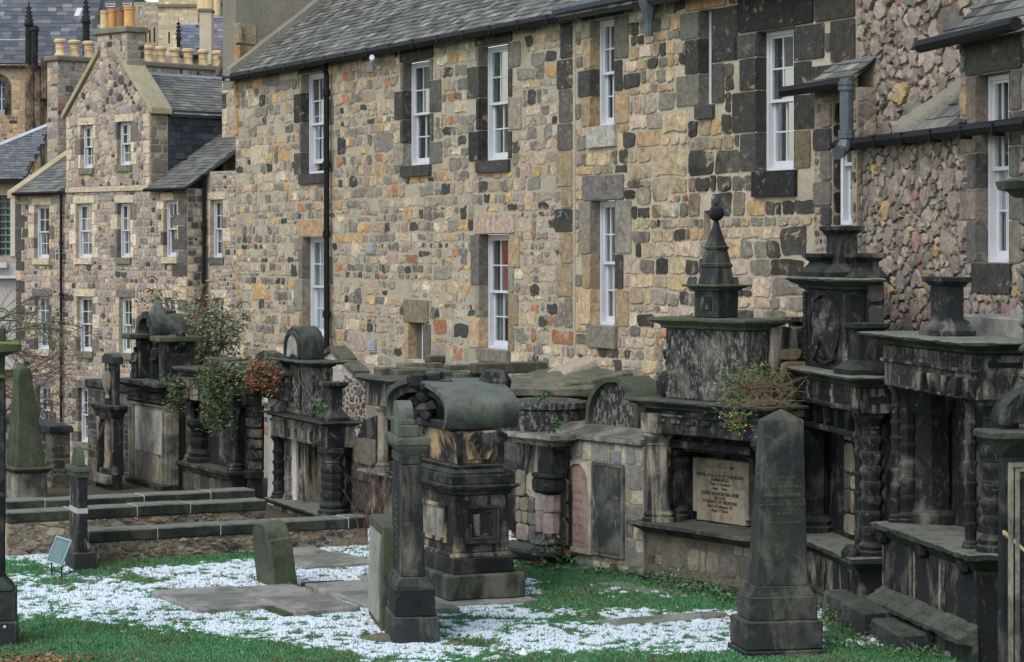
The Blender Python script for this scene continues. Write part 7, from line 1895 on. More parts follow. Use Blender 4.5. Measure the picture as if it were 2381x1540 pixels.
column(fm, fr.X(2086, .15), .15, zl, ze0, .07, T_DK, 7); column(fm, fr.X(2110, .25), .25, zl, ze0, .09, T_DK, 6); 
m = MB(); xa = fr.X(2125, .35); 
m.lathe(xa + .05, .55, [(.34, zl), (.34, zl + .1), (.27, zl + .16), (.26, ze0 - .35), (.34, ze0 - .2), (.36, ze0)], 8, math.pi / 8); B(m, 'broad_column', T_DK, fm, 0, .004)
column(fm, fr.X(2256, .12), .12, zl, ze0, .06, T_DK, 6); column(fm, -.16, .26, zl, ze0, .13, T_DK, 6, n=8)
m = MB(); m.box(x0, 0, 0, d, ze0 + .0, ze1); B(m, 'entablature', tomb('frieze_stone', dark=(.018, .018, .02), mid=(.26, .24, .2), tan=(.34, .3, .2), black=.42, tanamt=.1, moss=.3, lichen=.5, green=.05, streak=.6), fm, .01, .008)
relief(fm, x0 + .3, -.1, ze0 + .35, ze1 - .08, -.01, T_LICH, 60, 'frieze_carving'); relief(fm, .1, d - .1, ze0 + .3, ze1 - .05, 0, T_DK, 16, 'frieze_carving', side=.01)
m = MB()
for k in range(5): xx = x0 + 1.35 + k * .36; m.prism([(xx, ze0 + .22), (xx + .2, ze0 + .22), (xx + .14, ze0 + .02), (xx + .06, ze0 + .02)], -.1, 0)
m.box(x0 + .6, -.3, -.05, 0, ze0, ze0 + .03); m.box(x0 - .02, .04, -.04, 0, ze0 + .27, ze0 + .31); B(m, 'corbel', T_RUN, fm, .01, .006)
zk = z7(928); cornice(fm, x0, 0, 0, d + .1, zk, zk - ze1, .24, T_COPE)
pedpx(fm, fr, 2163, 2198, 2238, z7(500, -1, .2), zk, .15, T_DK, flare=.1)
m = MB(); ya = .75; m.box(x0 + .3, -.1, ya, ya + 1.6, zk - .02, zk + .2); B(m, 'roof_slab', T_SLAB, fm, .02, .015)

# ---------------------------------------------------------------- far right: ringed baluster column and front headstone
fr = Fr(2358, 23.5, 250); Z = fr.Z; zH = lambda v: Z(cH.y(v))
bc = thing(fr, 'ringed_column', 'tall grey ringed column with a flat moulded cap at the right edge', 'column')
m = MB(); r = .10; pts = []
zt, zb = zH(92), 0.0
pr = [(r * 2, zb), (r * 2, zb + .25), (r, zb + .3)]; n = 17
for k in range(n):
    a = zb + .35 + (zt - zb - .5) * k / n; h = (zt - zb - .5) / n
    pr += [(r * 1.0, a), (r * 1.02, a + h * .45), (r * 1.5, a + h * .6), (r * 1.5, a + h * .72), (r * 1.05, a + h * .85)]
pr += [(r, zt - .12), (r * 1.2, zt)]
m.lathe(-.05, .22, pr, 10); B(m, 'shaft', T_GREY if False else tomb('column_grey', dark=(.04, .04, .04), mid=(.2, .19, .165), black=.35, tanamt=.1, moss=.3, lichen=.2), bc, 0, .006)
m = MB(); m.stack(-.2, .1, .07, .37, [(zt, .0), (zt + .06, .05), (zt + .08, .12), (zt + .16, .14), (zt + .18, .1)]); B(m, 'cap', T_OB, bc, 0, .006)

fr = Fr(2330, 22.6, 150); Z = fr.Z; zc = lambda v: Z(c8.y(v)); zH = lambda v: Z(cH.y(v))
hr = thing(fr, 'framed_headstone', 'large dark framed headstone with a cracked edge and oval crest, cut by the right edge', 'gravestone')
d = 1.35; w_ = .12
m = MB(); m.box(-w_, 0, 0, d, -.2, zc(300)); B(m, 'body', T_BLK, hr, .01, .005)
m = MB(); zt_ = zc(310)
for o_, p_ in ((.05, .03), (.12, .016)):
    m.box(0, p_, o_, o_ + .05, .15 + o_, zt_ - o_ * .6); m.box(0, p_, d - o_ - .05, d - o_, .15 + o_, zt_ - o_ * .6); m.box(0, p_, o_ + .05, d - o_ - .05, zt_ - o_ * .6 - .05, zt_ - o_ * .6)
B(m, 'frame_moulding', T_GREY, hr, .006, .003)
m = MB(); m.box(-.01, .006, .19, d - .19, .2, zt_ - .16); B(m, 'inscribed_panel', T_DK, hr, 0, .002)
for k in range(14): text(hr, [["IN", "MEMORY OF", "WRITER", "IN EDINBURGH", "WHO DIED", "AND OF", "HIS SPOUSE", "WHO DIED", "ALSO", "THEIR SON", "AGED", "AND", "DAUGHTER", "ERECTED"][k]], .009, d / 2, zt_ - .32 - k * .105, .07, plain('panel_letters', (.12, .115, .1)), rot=(math.radians(90), 0, math.radians(90)))
m = MB(); m.stack(-w_, 0, 0, d, [(zc(300), 0), (zc(280), .02), (zc(235), .07), (zc(190), .14), (zc(180), .18), (zc(145), .18), (zc(135), .16)]); B(m, 'cornice', T_OB, hr, 0, .005)
zt_ = zc(135)
cyo = d / 2 - .12
m = MB(); ctr = arc(cyo, zt_ + .05, .55, Z(895) - zt_ - .05, 0, 180, 16); inn = [(cyo + (a - cyo) * .8, zt_ + (b - zt_) * .82) for a, b in ctr]
v = []
n = len(ctr)
m.rings([[(-.35, a, b) for a, b in ctr], [(-.1, a, b) for a, b in ctr]])
B(m, 'oval_crest', T_BLK, hr, .01, .006)
m = MB(); 
for i in range(n - 1): m.rings([[(-.1, *ctr[i]), (-.06, *ctr[i]), (-.06, *inn[i]), (-.1, *inn[i])], [(-.1, *ctr[i + 1]), (-.06, *ctr[i + 1]), (-.06, *inn[i + 1]), (-.1, *inn[i + 1])]])
m.build('crest_rim', T_DK, hr)
relief(hr, cyo - .25, cyo + .25, zt_ + .08, zt_ + .35, 0, T_DK, 14, 'crest_carving', side=-.1)
m = MB(); za, zb = zc(740), zc(900)
m.rings([[(.002, 0, za), (.012, .02, za), (.012, .02, za - .04), (.002, 0, za - .04)], [(.002, .35, zb - .05), (.012, .35, zb - .05), (.012, .35, zb - .08), (.002, .35, zb - .08)]]); m.build('tan_scar', plain('fresh_stone', (.42, .31, .19), .9), hr)

# rough kerb stones in front of the right monuments
KB = [((1997, 27.0), (2060, ), .62, .48, 1.05), ]
def kerb(px, Y, ln, dp, h, label, vp=250, mat=None, tilt=0):
    fr = Fr(px, Y, vp); o = thing(fr, 'kerb_block', label, 'stone block', 'rough kerb blocks by the black monuments')
    m = MB(); m.rings([[(-ln, 0, -.1), (0, 0, -.1), (0, dp, -.1), (-ln, dp, -.1)], [(-ln, .03, h), (-.02, .02, h * .9), (-.03, dp, h * .95), (-ln, dp, h)]]); B(m, 'block', mat or T_OB, o, .03, .03, .1)
    return o
def kerb2(xa, xb, y0, y1, h, label, mat=None):
    f2 = FM.sub(xb, y0); o = thing(f2, 'kerb_block', label, 'stone block', 'rough kerb blocks by the black monuments'); L = xb - xa; D_ = y1 - y0
    m = MB(); m.rings([[(-L, 0, -.1), (0, 0, -.1), (0, D_, -.1), (-L, D_, -.1)], [(-L, .03, h), (-.02, .02, h * .88), (-.03, D_, h * .95), (-L, D_, h)]]); B(m, 'block', mat or T_OB, o, .03, .02, .12)
kerb2(-3.7, -2.15, -.52, -.07, .31, 'long rough stone block under the plinth of the right hand monument')
kerb2(-2.12, -1.05, -.46, -.07, .22, 'broken lower block at the near end of the long rough block')
kerb(2205, 24.9, .6, .34, .10, 'small pale flat stone among weeds below the black plinth', mat=T_SLAB)
kerb(2282, 25.4, .5, .55, .46, 'squared dark block standing against the framed headstone')
kerb(2290, 24.9, .4, .5, .24, 'lower broken block in front of the squared dark block')

# ---------------------------------------------------------------- flat ledger slabs in the turf
def ledger(fr, x0, x1, y0, y1, z, h, label, mat=None, parts=None, name='ledger_slab', skew=0):
    o = thing(fr, name, label, 'stone slab', 'flat ledger slabs in the snow')
    for (a, b, c, d_) in (parts or [(x0, x1, y0, y1)]):
        m = MB(); m.rings([[(a, c, z - h), (b, c, z - h), (b, d_, z - h), (a, d_, z - h)], [(a, c, z + skew), (b, c, z), (b, d_, z), (a, d_, z + skew)]]); B(m, 'slab', mat or T_SLAB, o, .012, .006, .3)
    return o
fr = Fr(456, 27.95, -1590)
L1 = fr.X(348); 
ledger(fr, L1, 0, 0, fr.Y(655), .075, .3, 'leftmost grey ledger slab, its thick edge standing out of the snow')
fr = Fr(686, 27.75, -1590)
ledger(fr, fr.X(533), 0, .0, fr.Y(838), .08, .3, 'second ledger slab, mossy crack on its left, in front of the small headstone')
fr = Fr(686, 27.75, -1590)
m = MB(); m.box(fr.X(533), -.02, -.13, -.02, -.05, .05); m.build('mossy_joint', plain('joint_moss', (.05, .06, .025), .95, .1, .5, 20), bpy.data.objects['ledger_slab.001'], smooth=False)
fr = Fr(862, 28.2, -1590)
ledger(fr, fr.X(708), .6, .0, fr.Y(1020), .08, .3, 'third ledger slab, running behind the pillar with the round hole')
fr = Fr(706, 31.9, -1700)
w2_ = fr.X(548)
ledger(fr, w2_, 0, 0, 2, .05, .2, 'cracked broad pavement of ledger slabs before the nearest low wall', parts=[(w2_, w2_ * .55, .0, fr.Y(860)), (w2_ * .54, 0, 0.02, fr.Y(880))])
fr = Fr(1424, 27.1, -1500)
ledger(fr, fr.X(1386), .02, 0, fr.Y(1700), .03, .2, 'long flat ledger slab left of the front obelisk')
fr = Fr(1500, 29.7, -2600)
ledger(fr, -1.0, 0, 0, .35, .03, .2, 'small flagstone at the foot of the tablet wall')
# stray plants and debris are added with the ground
# ================================================================ ground, snow, grass
rs = np.random.RandomState(4)
def vnoise(x, y, seed):
    """smooth value noise, vectorised"""
    xi = np.floor(x).astype(np.int64); yi = np.floor(y).astype(np.int64); fx = x - xi; fy = y - yi
    fx = fx * fx * (3 - 2 * fx); fy = fy * fy * (3 - 2 * fy)
    def h(a, b):
        n = (a * 374761393 + b * 668265263 + seed * 974711) & 0x7fffffff
        n = ((n ^ (n >> 13)) * 1274126177) & 0x7fffffff
        return ((n ^ (n >> 16)) & 0xffff) / 65535.0
    return (h(xi, yi) * (1 - fx) + h(xi + 1, yi) * fx) * (1 - fy) + (h(xi, yi + 1) * (1 - fx) + h(xi + 1, yi + 1) * fx) * fy
def fbm(x, y, f, seed, o=4, g=.55):
    s = 0; a = 1; t = 0
    for k in range(o): s = s + a * vnoise(x * f * 2 ** k, y * f * 2 ** k, seed + k * 17); t += a; a *= g
    return s / t
def smooth(e0, e1, v): t = np.clip((v - e0) / (e1 - e0), 0, 1); return t * t * (3 - 2 * t)
def snow_amount(X, Y):
    """how much of the turf the thin snow covers at a place on the ground (0..1), with worn greener patches"""
    px = CX + X / Y * F; py = HY + CH / Y * F
    edge = 1428 + (px - 40) * .105 + 22 * (fbm(X, Y, .7, 3) - .5)
    c = 1 - smooth(-14, 26, py - edge) * smooth(1050, 700, px)
    c = c * (1 - .75 * smooth(950, 1250, px) * smooth(1505, 1535, py))
    band = np.exp(-((py - (1400 + (px - 1250) * .02)) / 16) ** 2) * smooth(1190, 1240, px) * smooth(1760, 1690, px)
    c = c * (1 - .85 * band)
    nearwall = smooth(18, -6, py - (1330 + np.maximum(px - 1230, 0) * .125)) * smooth(1170, 1230, px)
    c = c * (1 - nearwall)
    c = c * (1 - .5 * smooth(1180, 1300, px) * smooth(1425, 1400, py))
    c = c * (1 - smooth(1905, 1935, px) * (1 - .9 * np.exp(-((py - 1493) / 12) ** 2 - ((px - 2030) / 90) ** 2)))
    c = c * (1 - .8 * np.exp(-((py - 1322) / 14) ** 2) * smooth(180, 60, px))
    c = c * (1 - .9 * smooth(10, -8, py - (1330 - (px - 225) * .08)) * smooth(700, 600, px) * smooth(200, 240, px))
    for (a, b, ra, rb) in ((150, 1352, 70, 7), (330, 1352, 40, 8), (905, 1485, 60, 9), (1110, 1497, 60, 8), (1340, 1440, 70, 9), (230, 1330, 50, 10), (640, 1378, 60, 6), (1080, 1440, 200, 3)):
        c = c * (1 - .95 * np.exp(-((px - a) / ra) ** 2 - ((py - b) / rb) ** 2))
    return np.clip(c, 0, 1)
def ground_z(X, Y):
    z = (fbm(X, Y, .5, 9, 3) - .5) * .05
    drop = smooth(44, 60, Y + X * .15) * 3.9
    return z - drop
def snow_mask(X, Y):
    c = snow_amount(X, Y)
    n = fbm(X, Y * .75, 11, 21, 4, .75) * .8 + fbm(X, Y * .75, 3.2, 27, 2, .6) * .2
    n2 = fbm(X, Y, 1.6, 31, 2)
    th = .80 - .375 * c + (.5 - n2) * .10
    return smooth(th - .03, th + .03, n)
# near sheet, fine enough for the snow crust to have thickness; outer sheet out to the horizon
gx = np.arange(-7.4, 6.6, .03); gy = np.arange(23.2, 37.5, .034)
GX, GY = np.meshgrid(gx, gy)
jx = rs.uniform(-.008, .008, GX.shape); jy = rs.uniform(-.008, .008, GX.shape)
GX2, GY2 = GX + jx, GY + jy
SM = snow_mask(GX2, GY2)
edge = np.minimum.reduce([smooth(-7.4, -7.2, GX), smooth(6.57, 6.4, GX), smooth(23.2, 23.4, GY), smooth(37.5, 37.3, GY)])
GZ = ground_z(GX2, GY2) + (SM * (.012 + .012 * fbm(GX, GY, 9, 5, 2))) * edge + (fbm(GX, GY, 14, 7, 2) - .5) * .012 * edge
ny, nx = GX.shape
co = np.stack([GX2, GY2, GZ], -1).reshape(-1, 3)
idx = np.arange(ny * nx).reshape(ny, nx)
q = np.stack([idx[:-1, :-1], idx[:-1, 1:], idx[1:, 1:], idx[1:, :-1]], -1).reshape(-1, 4)
def np_mesh(name, co, faces, cols, mat, smooth_=True):
    me = bpy.data.meshes.new(name); n = faces.shape[1]
    me.vertices.add(len(co)); me.vertices.foreach_set('co', co.astype(np.float32).ravel())
    me.loops.add(faces.size); me.loops.foreach_set('vertex_index', faces.astype(np.int32).ravel())
    me.polygons.add(len(faces)); me.polygons.foreach_set('loop_start', np.arange(0, faces.size, n, dtype=np.int32)); me.polygons.foreach_set('loop_total', np.full(len(faces), n, dtype=np.int32))
    if smooth_: me.polygons.foreach_set('use_smooth', np.ones(len(faces), dtype=bool))
    if cols is not None:
        at = me.color_attributes.new("Col", 'FLOAT_COLOR', 'POINT'); a = np.ones((len(co), 4), dtype=np.float32); a[:, :3] = cols; at.data.foreach_set('color', a.ravel())
    me.update(); me.validate(); me.materials.append(mat); return me
def ground_mat():
    t = NT('turf_and_snow')
    a = t.n("ShaderNodeAttribute", attribute_name="Col").outputs[0]
    sp = t.t.nodes.new("ShaderNodeSeparateColor"); t.l(a, sp.inputs[0])
    n1 = t.noise(30, 6, .75); n2 = t.noise(3, 5, .6); n3 = t.noise(90, 4, .7)
    turf = t.mix(t.ramp(n1, .35, .65), (.03, .09, .035), (.07, .19, .08)); turf = t.mix(t.ramp(n2, .5, .7, 0, .6), turf, (.05, .06, .02))
    soil = t.mix(t.ramp(n1, .35, .65), (.035, .025, .015), (.11, .08, .05))
    snow = t.mix(t.ramp(n3, .3, .7), (.58, .63, .72), (.70, .75, .82))
    c = t.mix(sp.outputs[1], turf, soil)
    sf = t.ramp(t.math('ADD', sp.outputs[0], t.math('MULTIPLY', t.math('SUBTRACT', n3, .5), .5)), .35, .6)
    c = t.mix(sf, c, snow)
    t.bump(n3, .5, .01)
    return t.fin(c, .85, .2)
def soil_amt(X, Y):
    px = CX + X / Y * F; py = HY + CH / Y * F; s = np.zeros_like(X)
    for (a, b, ra, rb, k) in ((150, 1355, 75, 6, 1), (900, 1487, 50, 9, 1), (1110, 1500, 55, 6, .8), (1365, 1437, 40, 10, 1), (230, 1328, 40, 8, .7), (120, 1520, 140, 10, .4), (2060, 1485, 120, 16, .7), (1600, 1375, 200, 14, .7), (1290, 1330, 60, 12, .8), (330, 1397, 25, 5, .8), (200, 1325, 400, 6, .5), (1880, 1545, 200, 8, .6)):
        s = np.maximum(s, k * np.exp(-((px - a) / ra) ** 2 - ((py - b) / rb) ** 2))
    s = np.maximum(s, smooth(34.6, 35.4, Y + 0 * X) * .9)
    return np.clip(s * (.5 + fbm(X, Y, 6, 55, 3)), 0, 1)
M_GND = ground_mat()
cols = np.stack([(SM * edge).ravel(), soil_amt(GX2, GY2).ravel() * edge.ravel(), np.zeros(SM.size)], -1)
link('ground', np_mesh('ground', co, q, cols, M_GND), kind='structure')
# outer terrain: coarse sheet with a hole where the fine sheet lies
ox = np.concatenate([[-2000, -400, -150, -80, -50], np.arange(-40, -7.9, 2), [-7.4], np.arange(-6, 6, 2), [6.57], np.arange(8, 40, 2), [50, 80, 150, 400, 2000]])
oy = np.concatenate([[-400, -50, -10, 0, 10, 18], [23.2], np.arange(25, 37, 2), [37.486], np.arange(39, 100, 1.5), [110, 140, 200, 400, 1000, 2000]])
gxi = list(ox); gyi = list(oy)
OX, OY = np.meshgrid(ox, oy); OZ = ground_z(OX, np.maximum(OY, .1)) - .0
oidx = np.arange(OX.size).reshape(OX.shape); fq = []
for j in range(len(oy) - 1):
    for i in range(len(ox) - 1):
        if ox[i] >= -7.41 and ox[i + 1] <= 6.6 and oy[j] >= 23.19 and oy[j + 1] <= 37.49: continue
        fq.append((oidx[j, i], oidx[j, i + 1], oidx[j + 1, i + 1], oidx[j + 1, i]))
oc = np.zeros((OX.size, 3)); oc[:, 1] = np.where(OY.ravel() > 36, .95, .15)
link('terrain', np_mesh('terrain', np.stack([OX, OY, OZ - .004], -1).reshape(-1, 3), np.array(fq), oc, M_GND), kind='structure')

# grass blades: short turf standing through the thin snow
def blades(N, name, area, hmin, hmax, keep, c0, c1, seed, wid=.0035):
    r = np.random.RandomState(seed)
    x = r.uniform(area[0], area[1], N); y = r.uniform(area[2], area[3], N)
    px = CX + x / y * F
    ok = (px > -30) & (px < 2420)
    x, y = x[ok], y[ok]; k = keep(x, y, r); x, y = x[k], y[k]; n = len(x)
    z = ground_z(x, y); h = r.uniform(hmin, hmax, n); a = r.uniform(0, 6.283, n); le = r.uniform(.2, .9, n) * h
    w = wid * r.uniform(.7, 1.5, n); b = r.uniform(0, 6.283, n)
    bx, by = np.cos(b) * w, np.sin(b) * w
    v = np.stack([np.stack([x - bx, y - by, z], -1), np.stack([x + bx, y + by, z], -1), np.stack([x + np.cos(a) * le * .4 + bx * .6, y + np.sin(a) * le * .4 + by * .6, z + h * .7], -1), np.stack([x + np.cos(a) * le, y + np.sin(a) * le, z + h], -1)], 1).reshape(-1, 3)
    i = np.arange(n)[:, None] * 4
    f = np.concatenate([i + np.array([[0, 1, 2]]), i + np.array([[0, 2, 3]])], 0)
    t = r.uniform(0, 1, n)[:, None]; c = np.array(c0) * (1 - t) + np.array(c1) * t
    dry = r.uniform(0, 1, n) < .04 + .30 * smooth(.5, .68, fbm(x, y, 1.3, 91, 3)); c[dry] = (.15, .13, .06)
    c = np.repeat(c, 4, 0)
    return link(name, np_mesh(name, v, f, c, M_BLADE, False), kind='stuff')
t = NT('grass_blade'); a = t.n("ShaderNodeAttribute", attribute_name="Col").outputs[0]; M_BLADE = t.fin(a, .6, .25)
def keep_turf(x, y, r):
    s = snow_mask(x, y); so = soil_amt(x, y)
    return r.uniform(0, 1, len(x)) < (1 - s * .80) * (1 - so * .8)
blades(430000, 'grass', (-7.4, 6.5, 24.2, 34.5), .018, .045, keep_turf, (.045, .145, .06), (.12, .32, .14), 1)
def keep_tall(x, y, r):
    px = CX + x / y * F; py = HY + CH / y * F
    k = snow_amount(x, y) < .35
    return k & (fbm(x, y, 1.8, 77, 3) > .52)
blades(60000, 'tall_grass', (-7.4, 6.5, 24.2, 34.5), .04, .085, keep_tall, (.03, .10, .035), (.08, .20, .075), 2, .004)

# ---------------------------------------------------------------- leaves and weeds
def tufts(pos, name, n_leaf, size, spread, h, cols, mat, seed, label=None, cat=None, parent=None, kind=None, up=.5, aspect=.6):
    """clusters of leaf faces; pos = list of (x,y,z,scale)"""
    r = np.random.RandomState(seed); V = []; C = []
    for (x, y, z, s) in pos:
        k = max(3, int(n_leaf * s * s if s > 1 else n_leaf * s))
        p = r.normal(0, 1, (k, 3)) * np.array([spread, spread, h]) * s * .5 + np.array([x, y, z])
        p[:, 2] = np.maximum(p[:, 2], z - h * s * .6) if kind != 'ground' else z + np.abs(p[:, 2] - z) * .6 + .01
        d = r.normal(0, 1, (k, 3)); d[:, 2] = d[:, 2] * .5 + up * 0; d /= np.linalg.norm(d, axis=1)[:, None]
        e = np.cross(d, r.normal(0, 1, (k, 3)) + np.array([0, 0, up])); e /= np.linalg.norm(e, axis=1)[:, None]
        L = size * r.uniform(.6, 1.4, (k, 1)); W = L * aspect * .5
        V.append(np.stack([p - d * L * .5, p + e * W - d * L * .05, p + d * L * .5, p - e * W + d * L * .05], 1).reshape(-1, 3))
        ci = r.randint(0, len(cols), k); c = np.array(cols)[ci] * r.uniform(.75, 1.3, (k, 1)); C.append(np.repeat(c, 4, 0))
    V = np.concatenate(V); C = np.concatenate(C); n = len(V) // 4
    f = np.arange(n)[:, None] * 4 + np.array([[0, 1, 2, 3]])
    return link(name, np_mesh(name, V, f, C, mat, False), parent, label, cat, None, None if kind in (None, 'ground') else kind)
t = NT('leaf'); a = t.n("ShaderNodeAttribute", attribute_name="Col").outputs[0]; M_LEAF = t.fin(a, .55, .3)
def gpt(px, py, z=0.0):
    Y = (CH - z) * F / (py - HY); return ((px - CX) / F * Y, Y)
r = random.Random(3)
# fallen leaves, curled, brown
V, Fc, Cc = [], [], []
def leaf(x, y, s, col):
    b = len(V); a = r.uniform(0, 6.28); c_, s_ = math.cos(a), math.sin(a); z = float(ground_z(np.array([x]), np.array([y]))[0]) + .022
    for (u, w, hgt) in ((-1, 0, .2), (-.3, .55, .5), (.5, .45, .3), (1, 0, .7), (.4, -.5, .4), (-.3, -.5, .1)):
        V.append((x + (u * c_ - w * s_) * s, y + (u * s_ + w * c_) * s, z + hgt * s * r.uniform(.3, 1.0))); Cc.append(col)
    Fc.append((b, b + 1, b + 2, b + 3)); Fc.append((b, b + 3, b + 4, b + 5))
BR_ = [(.22, .09, .035), (.30, .13, .05), (.16, .07, .03), (.12, .06, .035), (.36, .18, .08)]
for _ in range(260):
    px = r.gauss(90, 70); py = 1532 + r.gauss(4, 6); 
    x, y = gpt(px, py); leaf(x, y, r.uniform(.03, .05), r.choice(BR_))
for _ in range(150):
    px, py = r.uniform(30, 2250), r.uniform(1320, 1535); x, y = gpt(px, py); leaf(x, y, r.uniform(.02, .035), r.choice(BR_))
for (a, b, sa_, sb_, n) in ((1300, 1325, 60, 10, 40), (1600, 1375, 120, 12, 50), (1375, 1432, 18, 6, 14), (2080, 1480, 80, 12, 110), (2180, 1505, 60, 8, 60), (1900, 1455, 40, 8, 30), (230, 1325, 18, 4, 8), (700, 1300, 60, 10, 10), (1660, 1440, 40, 4, 10)):
    for _ in range(n):
        px, py = r.gauss(a, sa_), r.gauss(b, sb_); x, y = gpt(px, max(py, 1270)); leaf(x, y, r.uniform(.022, .04), r.choice(BR_))
f4 = np.array(Fc); link('fallen_leaves', np_mesh('fallen_leaves', np.array(V), f4, np.array(Cc), M_LEAF, False), kind='stuff')
# low weeds along the wall feet
W = []
def along(p0, p1, n, sc=1.0, off=6):
    for k in range(n):
        t_ = r.random(); px = p0[0] + (p1[0] - p0[0]) * t_; py = p0[1] + (p1[1] - p0[1]) * t_ + r.uniform(-2, off)
        x, y = gpt(px, py); W.append((x, y, float(ground_z(np.array([x]), np.array([y]))[0]), sc * r.uniform(.6, 1.5)))
along((1240, 1322), (1500, 1345), 60); along((1490, 1345), (1710, 1395), 110, 1.2, 12); along((1920, 1430), (2120, 1500), 120, 1.2, 16); along((2120, 1500), (2320, 1530), 80, 1.2, 8); along((2200, 1490), (2290, 1480), 50, 1.5); along((1920, 1500), (2200, 1535), 60, 1, 6); along((1060, 1495), (1180, 1505), 30, .8)
tufts(W, 'ground_weeds', 16, .045, .10, .09, [(.05, .12, .04), (.09, .17, .07), (.04, .09, .035), (.12, .16, .09)], M_LEAF, 5, kind='stuff')
W2 = [(*gpt(1275, 1318), .08, 1.3), (*gpt(1290, 1322), .08, 1.2), (*gpt(1262, 1322), .06, 1.0)]
o = tufts(W2, 'nettle_clump', 60, .07, .3, .22, [(.02, .09, .03), (.03, .13, .05), (.16, .06, .03)], M_LEAF, 6, 'leafy green weed clump by the corner of the tablet wall', 'plant', kind=None)
# heap of soil
def heap(px, py, w, h, label):
    x, y = gpt(px, py); fr_ = Fr(px, y, FAR); o = thing(fr_, 'soil_heap', None, None); 
    m = MB(); rr = []
    for k, (a, b) in enumerate(((1, -.03), (.8, .25), (.5, .7), (.15, 1))): rr.append([(w * a * math.cos(q * .5236) * r.uniform(.8, 1.1), w * .5 * a * math.sin(q * .5236), h * b) for q in range(12)])
    m.rings(rr); bpy.data.objects.remove(o)
    ob_ = m.build('soil_heap', plain('soil', (.13, .105, .08), .95, .1, .4, 25), None, rough=.02, size=.06, label=label, cat='soil heap'); ob_.location = (x, y, 0); return ob_
heap(885, 1487, .30, .07, 'small heap of bare earth at the foot of the leaning slab')
heap(1050, 1500, .22, .04, 'flattened patch of bare earth right of the pillar base')
o = MB()
for k in range(5): a = k * 1.25; 
m = MB(); m.lathe(0, 0, [(.035, -.02), (.045, .01), (.028, .045), (.008, .075)], 7); sn = m.build('snow_lump', plain('snow', (.8, .83, .88), .7, .2, .03), None, rough=.008, size=.03, label='small pointed lump of snow near the bottom edge', cat='snow lump'); sn.location = (*gpt(1216, 1526), 0.01)

# ---------------------------------------------------------------- bushes, ivy, bare twigs
def shrub(label, spots, nl, size, cols, seed, stems, name='bush', spikes=0, origin=None):
    e = bpy.data.objects.new(name, None); SC.collection.objects.link(e); tag(e, label, 'bush')
    e.location = origin; ox_, oy_, oz_ = origin
    loc = [(x - ox_, y - oy_, z - oz_, s) for x, y, z, s in spots]
    rr = random.Random(seed)
    m = MB()
    for k in range(stems):
        x, y, z, s = rr.choice(loc)
        b = (rr.uniform(-.2, .2), rr.uniform(-.2, .2), 0)
        mid = ((b[0] + x) / 2 + rr.uniform(-.1, .1), (b[1] + y) / 2, z * .6)
        m.tube([b, mid, (x + rr.uniform(-.2, .2), y, z + rr.uniform(0, .2))], .018, 4, taper=.35)
    m.build('stem', plain('twig', (.10, .07, .045), .9), e)
    tufts(loc, 'leaves', nl, size, .40, .40, cols, M_LEAF, seed, parent=e, aspect=.35)
    if spikes:
        m = MB()
        for k in range(spikes):
            x, y, z, s = rr.choice(loc); x += rr.uniform(-.35, .35); z += rr.uniform(0, .35); L_ = rr.uniform(.18, .34); dr = rr.choice([-1, 1])
            p = [(x, y, z), (x + dr * L_ * .35, y, z + L_ * .32), (x + dr * L_ * .75, y, z + L_ * .30), (x + dr * L_, y, z + L_ * .08)]
            m.tube(p, .017, 5, taper=.35)
        m.build('seed_heads', plain('dry_seed', (.15, .085, .055), .9, .1, .4, 30), e, rough=.012, size=.04)
    return e
FRB = Fr(470, 46.5, FAR)
def at(px, py, Y): return ((px - CX) / F * Y, Y, CH - (py - HY) / F * Y)
sp = []
for _ in range(95):
    px = r.uniform(395, 545); top = 720 + abs(px - 480) * .35 if px > 430 else 760
    py = r.uniform(top, 850); sp.append((*at(px, py, 46.5 + r.uniform(-.6, .8)), r.uniform(.7, 1.2)))
for _ in range(22):
    px = r.uniform(330, 520); py = r.uniform(665, 740); sp.append((*at(px, py, 46.5 + r.uniform(-.5, .6)), r.uniform(.3, .6)))
shrub('arching green and brown bush with drooping dry flower spikes before the pale building', sp, 40, .085, [(.10, .18, .08), (.16, .24, .13), (.22, .24, .17), (.16, .09, .05), (.07, .13, .05)], 8, 60, 'butterfly_bush', 70, origin=at(470, 900, 46.5))
sp = [(*at(r.uniform(1712, 1800), r.uniform(900, 945), 29.4 + r.uniform(-.2, .4)), r.uniform(.5, 1.0)) for _ in range(34)] + [(*at(r.uniform(1740, 1790), r.uniform(872, 905), 29.6), .6) for _ in range(10)]
shrub('green wallflower clump with brown dead stalks growing on top of the widest monument', sp, 130, .055, [(.05, .13, .04), (.08, .19, .05), (.03, .08, .03), (.16, .10, .06)], 9, 30, 'wallflower_bush', origin=at(1760, 945, 29.6))
m = MB(); rr = random.Random(5); oo = at(1725, 945, 28.7)
for k in range(55):
    a = rr.gauss(.1, .25); b = rr.uniform(.15, .5)
    m.tube([(0, 0, 0), (a * .5, rr.uniform(-.1, .2), .12 * rr.random() - b * .1), (a, rr.uniform(-.1, .2), -b * .7 * rr.random() + .1)], .0028, 3)
for k in range(60):
    a = rr.uniform(.1, .6); m.tube([(a, .3, 0), (a + rr.uniform(-.25, .25), .3, .2), (a + rr.uniform(-.4, .4), .3, .42 * rr.random() + .1)], .004, 3)
o = m.build('dead_stalks', plain('dead_stalk', (.17, .12, .08), .9), None, label='tangle of dry brown stalks drooping over the cornice of the widest monument', cat='dead stalks'); o.location = oo
sp = [(*at(r.uniform(1703, 1722), r.uniform(965, 1000), 28.45), r.uniform(.3, .5)) for _ in range(10)]
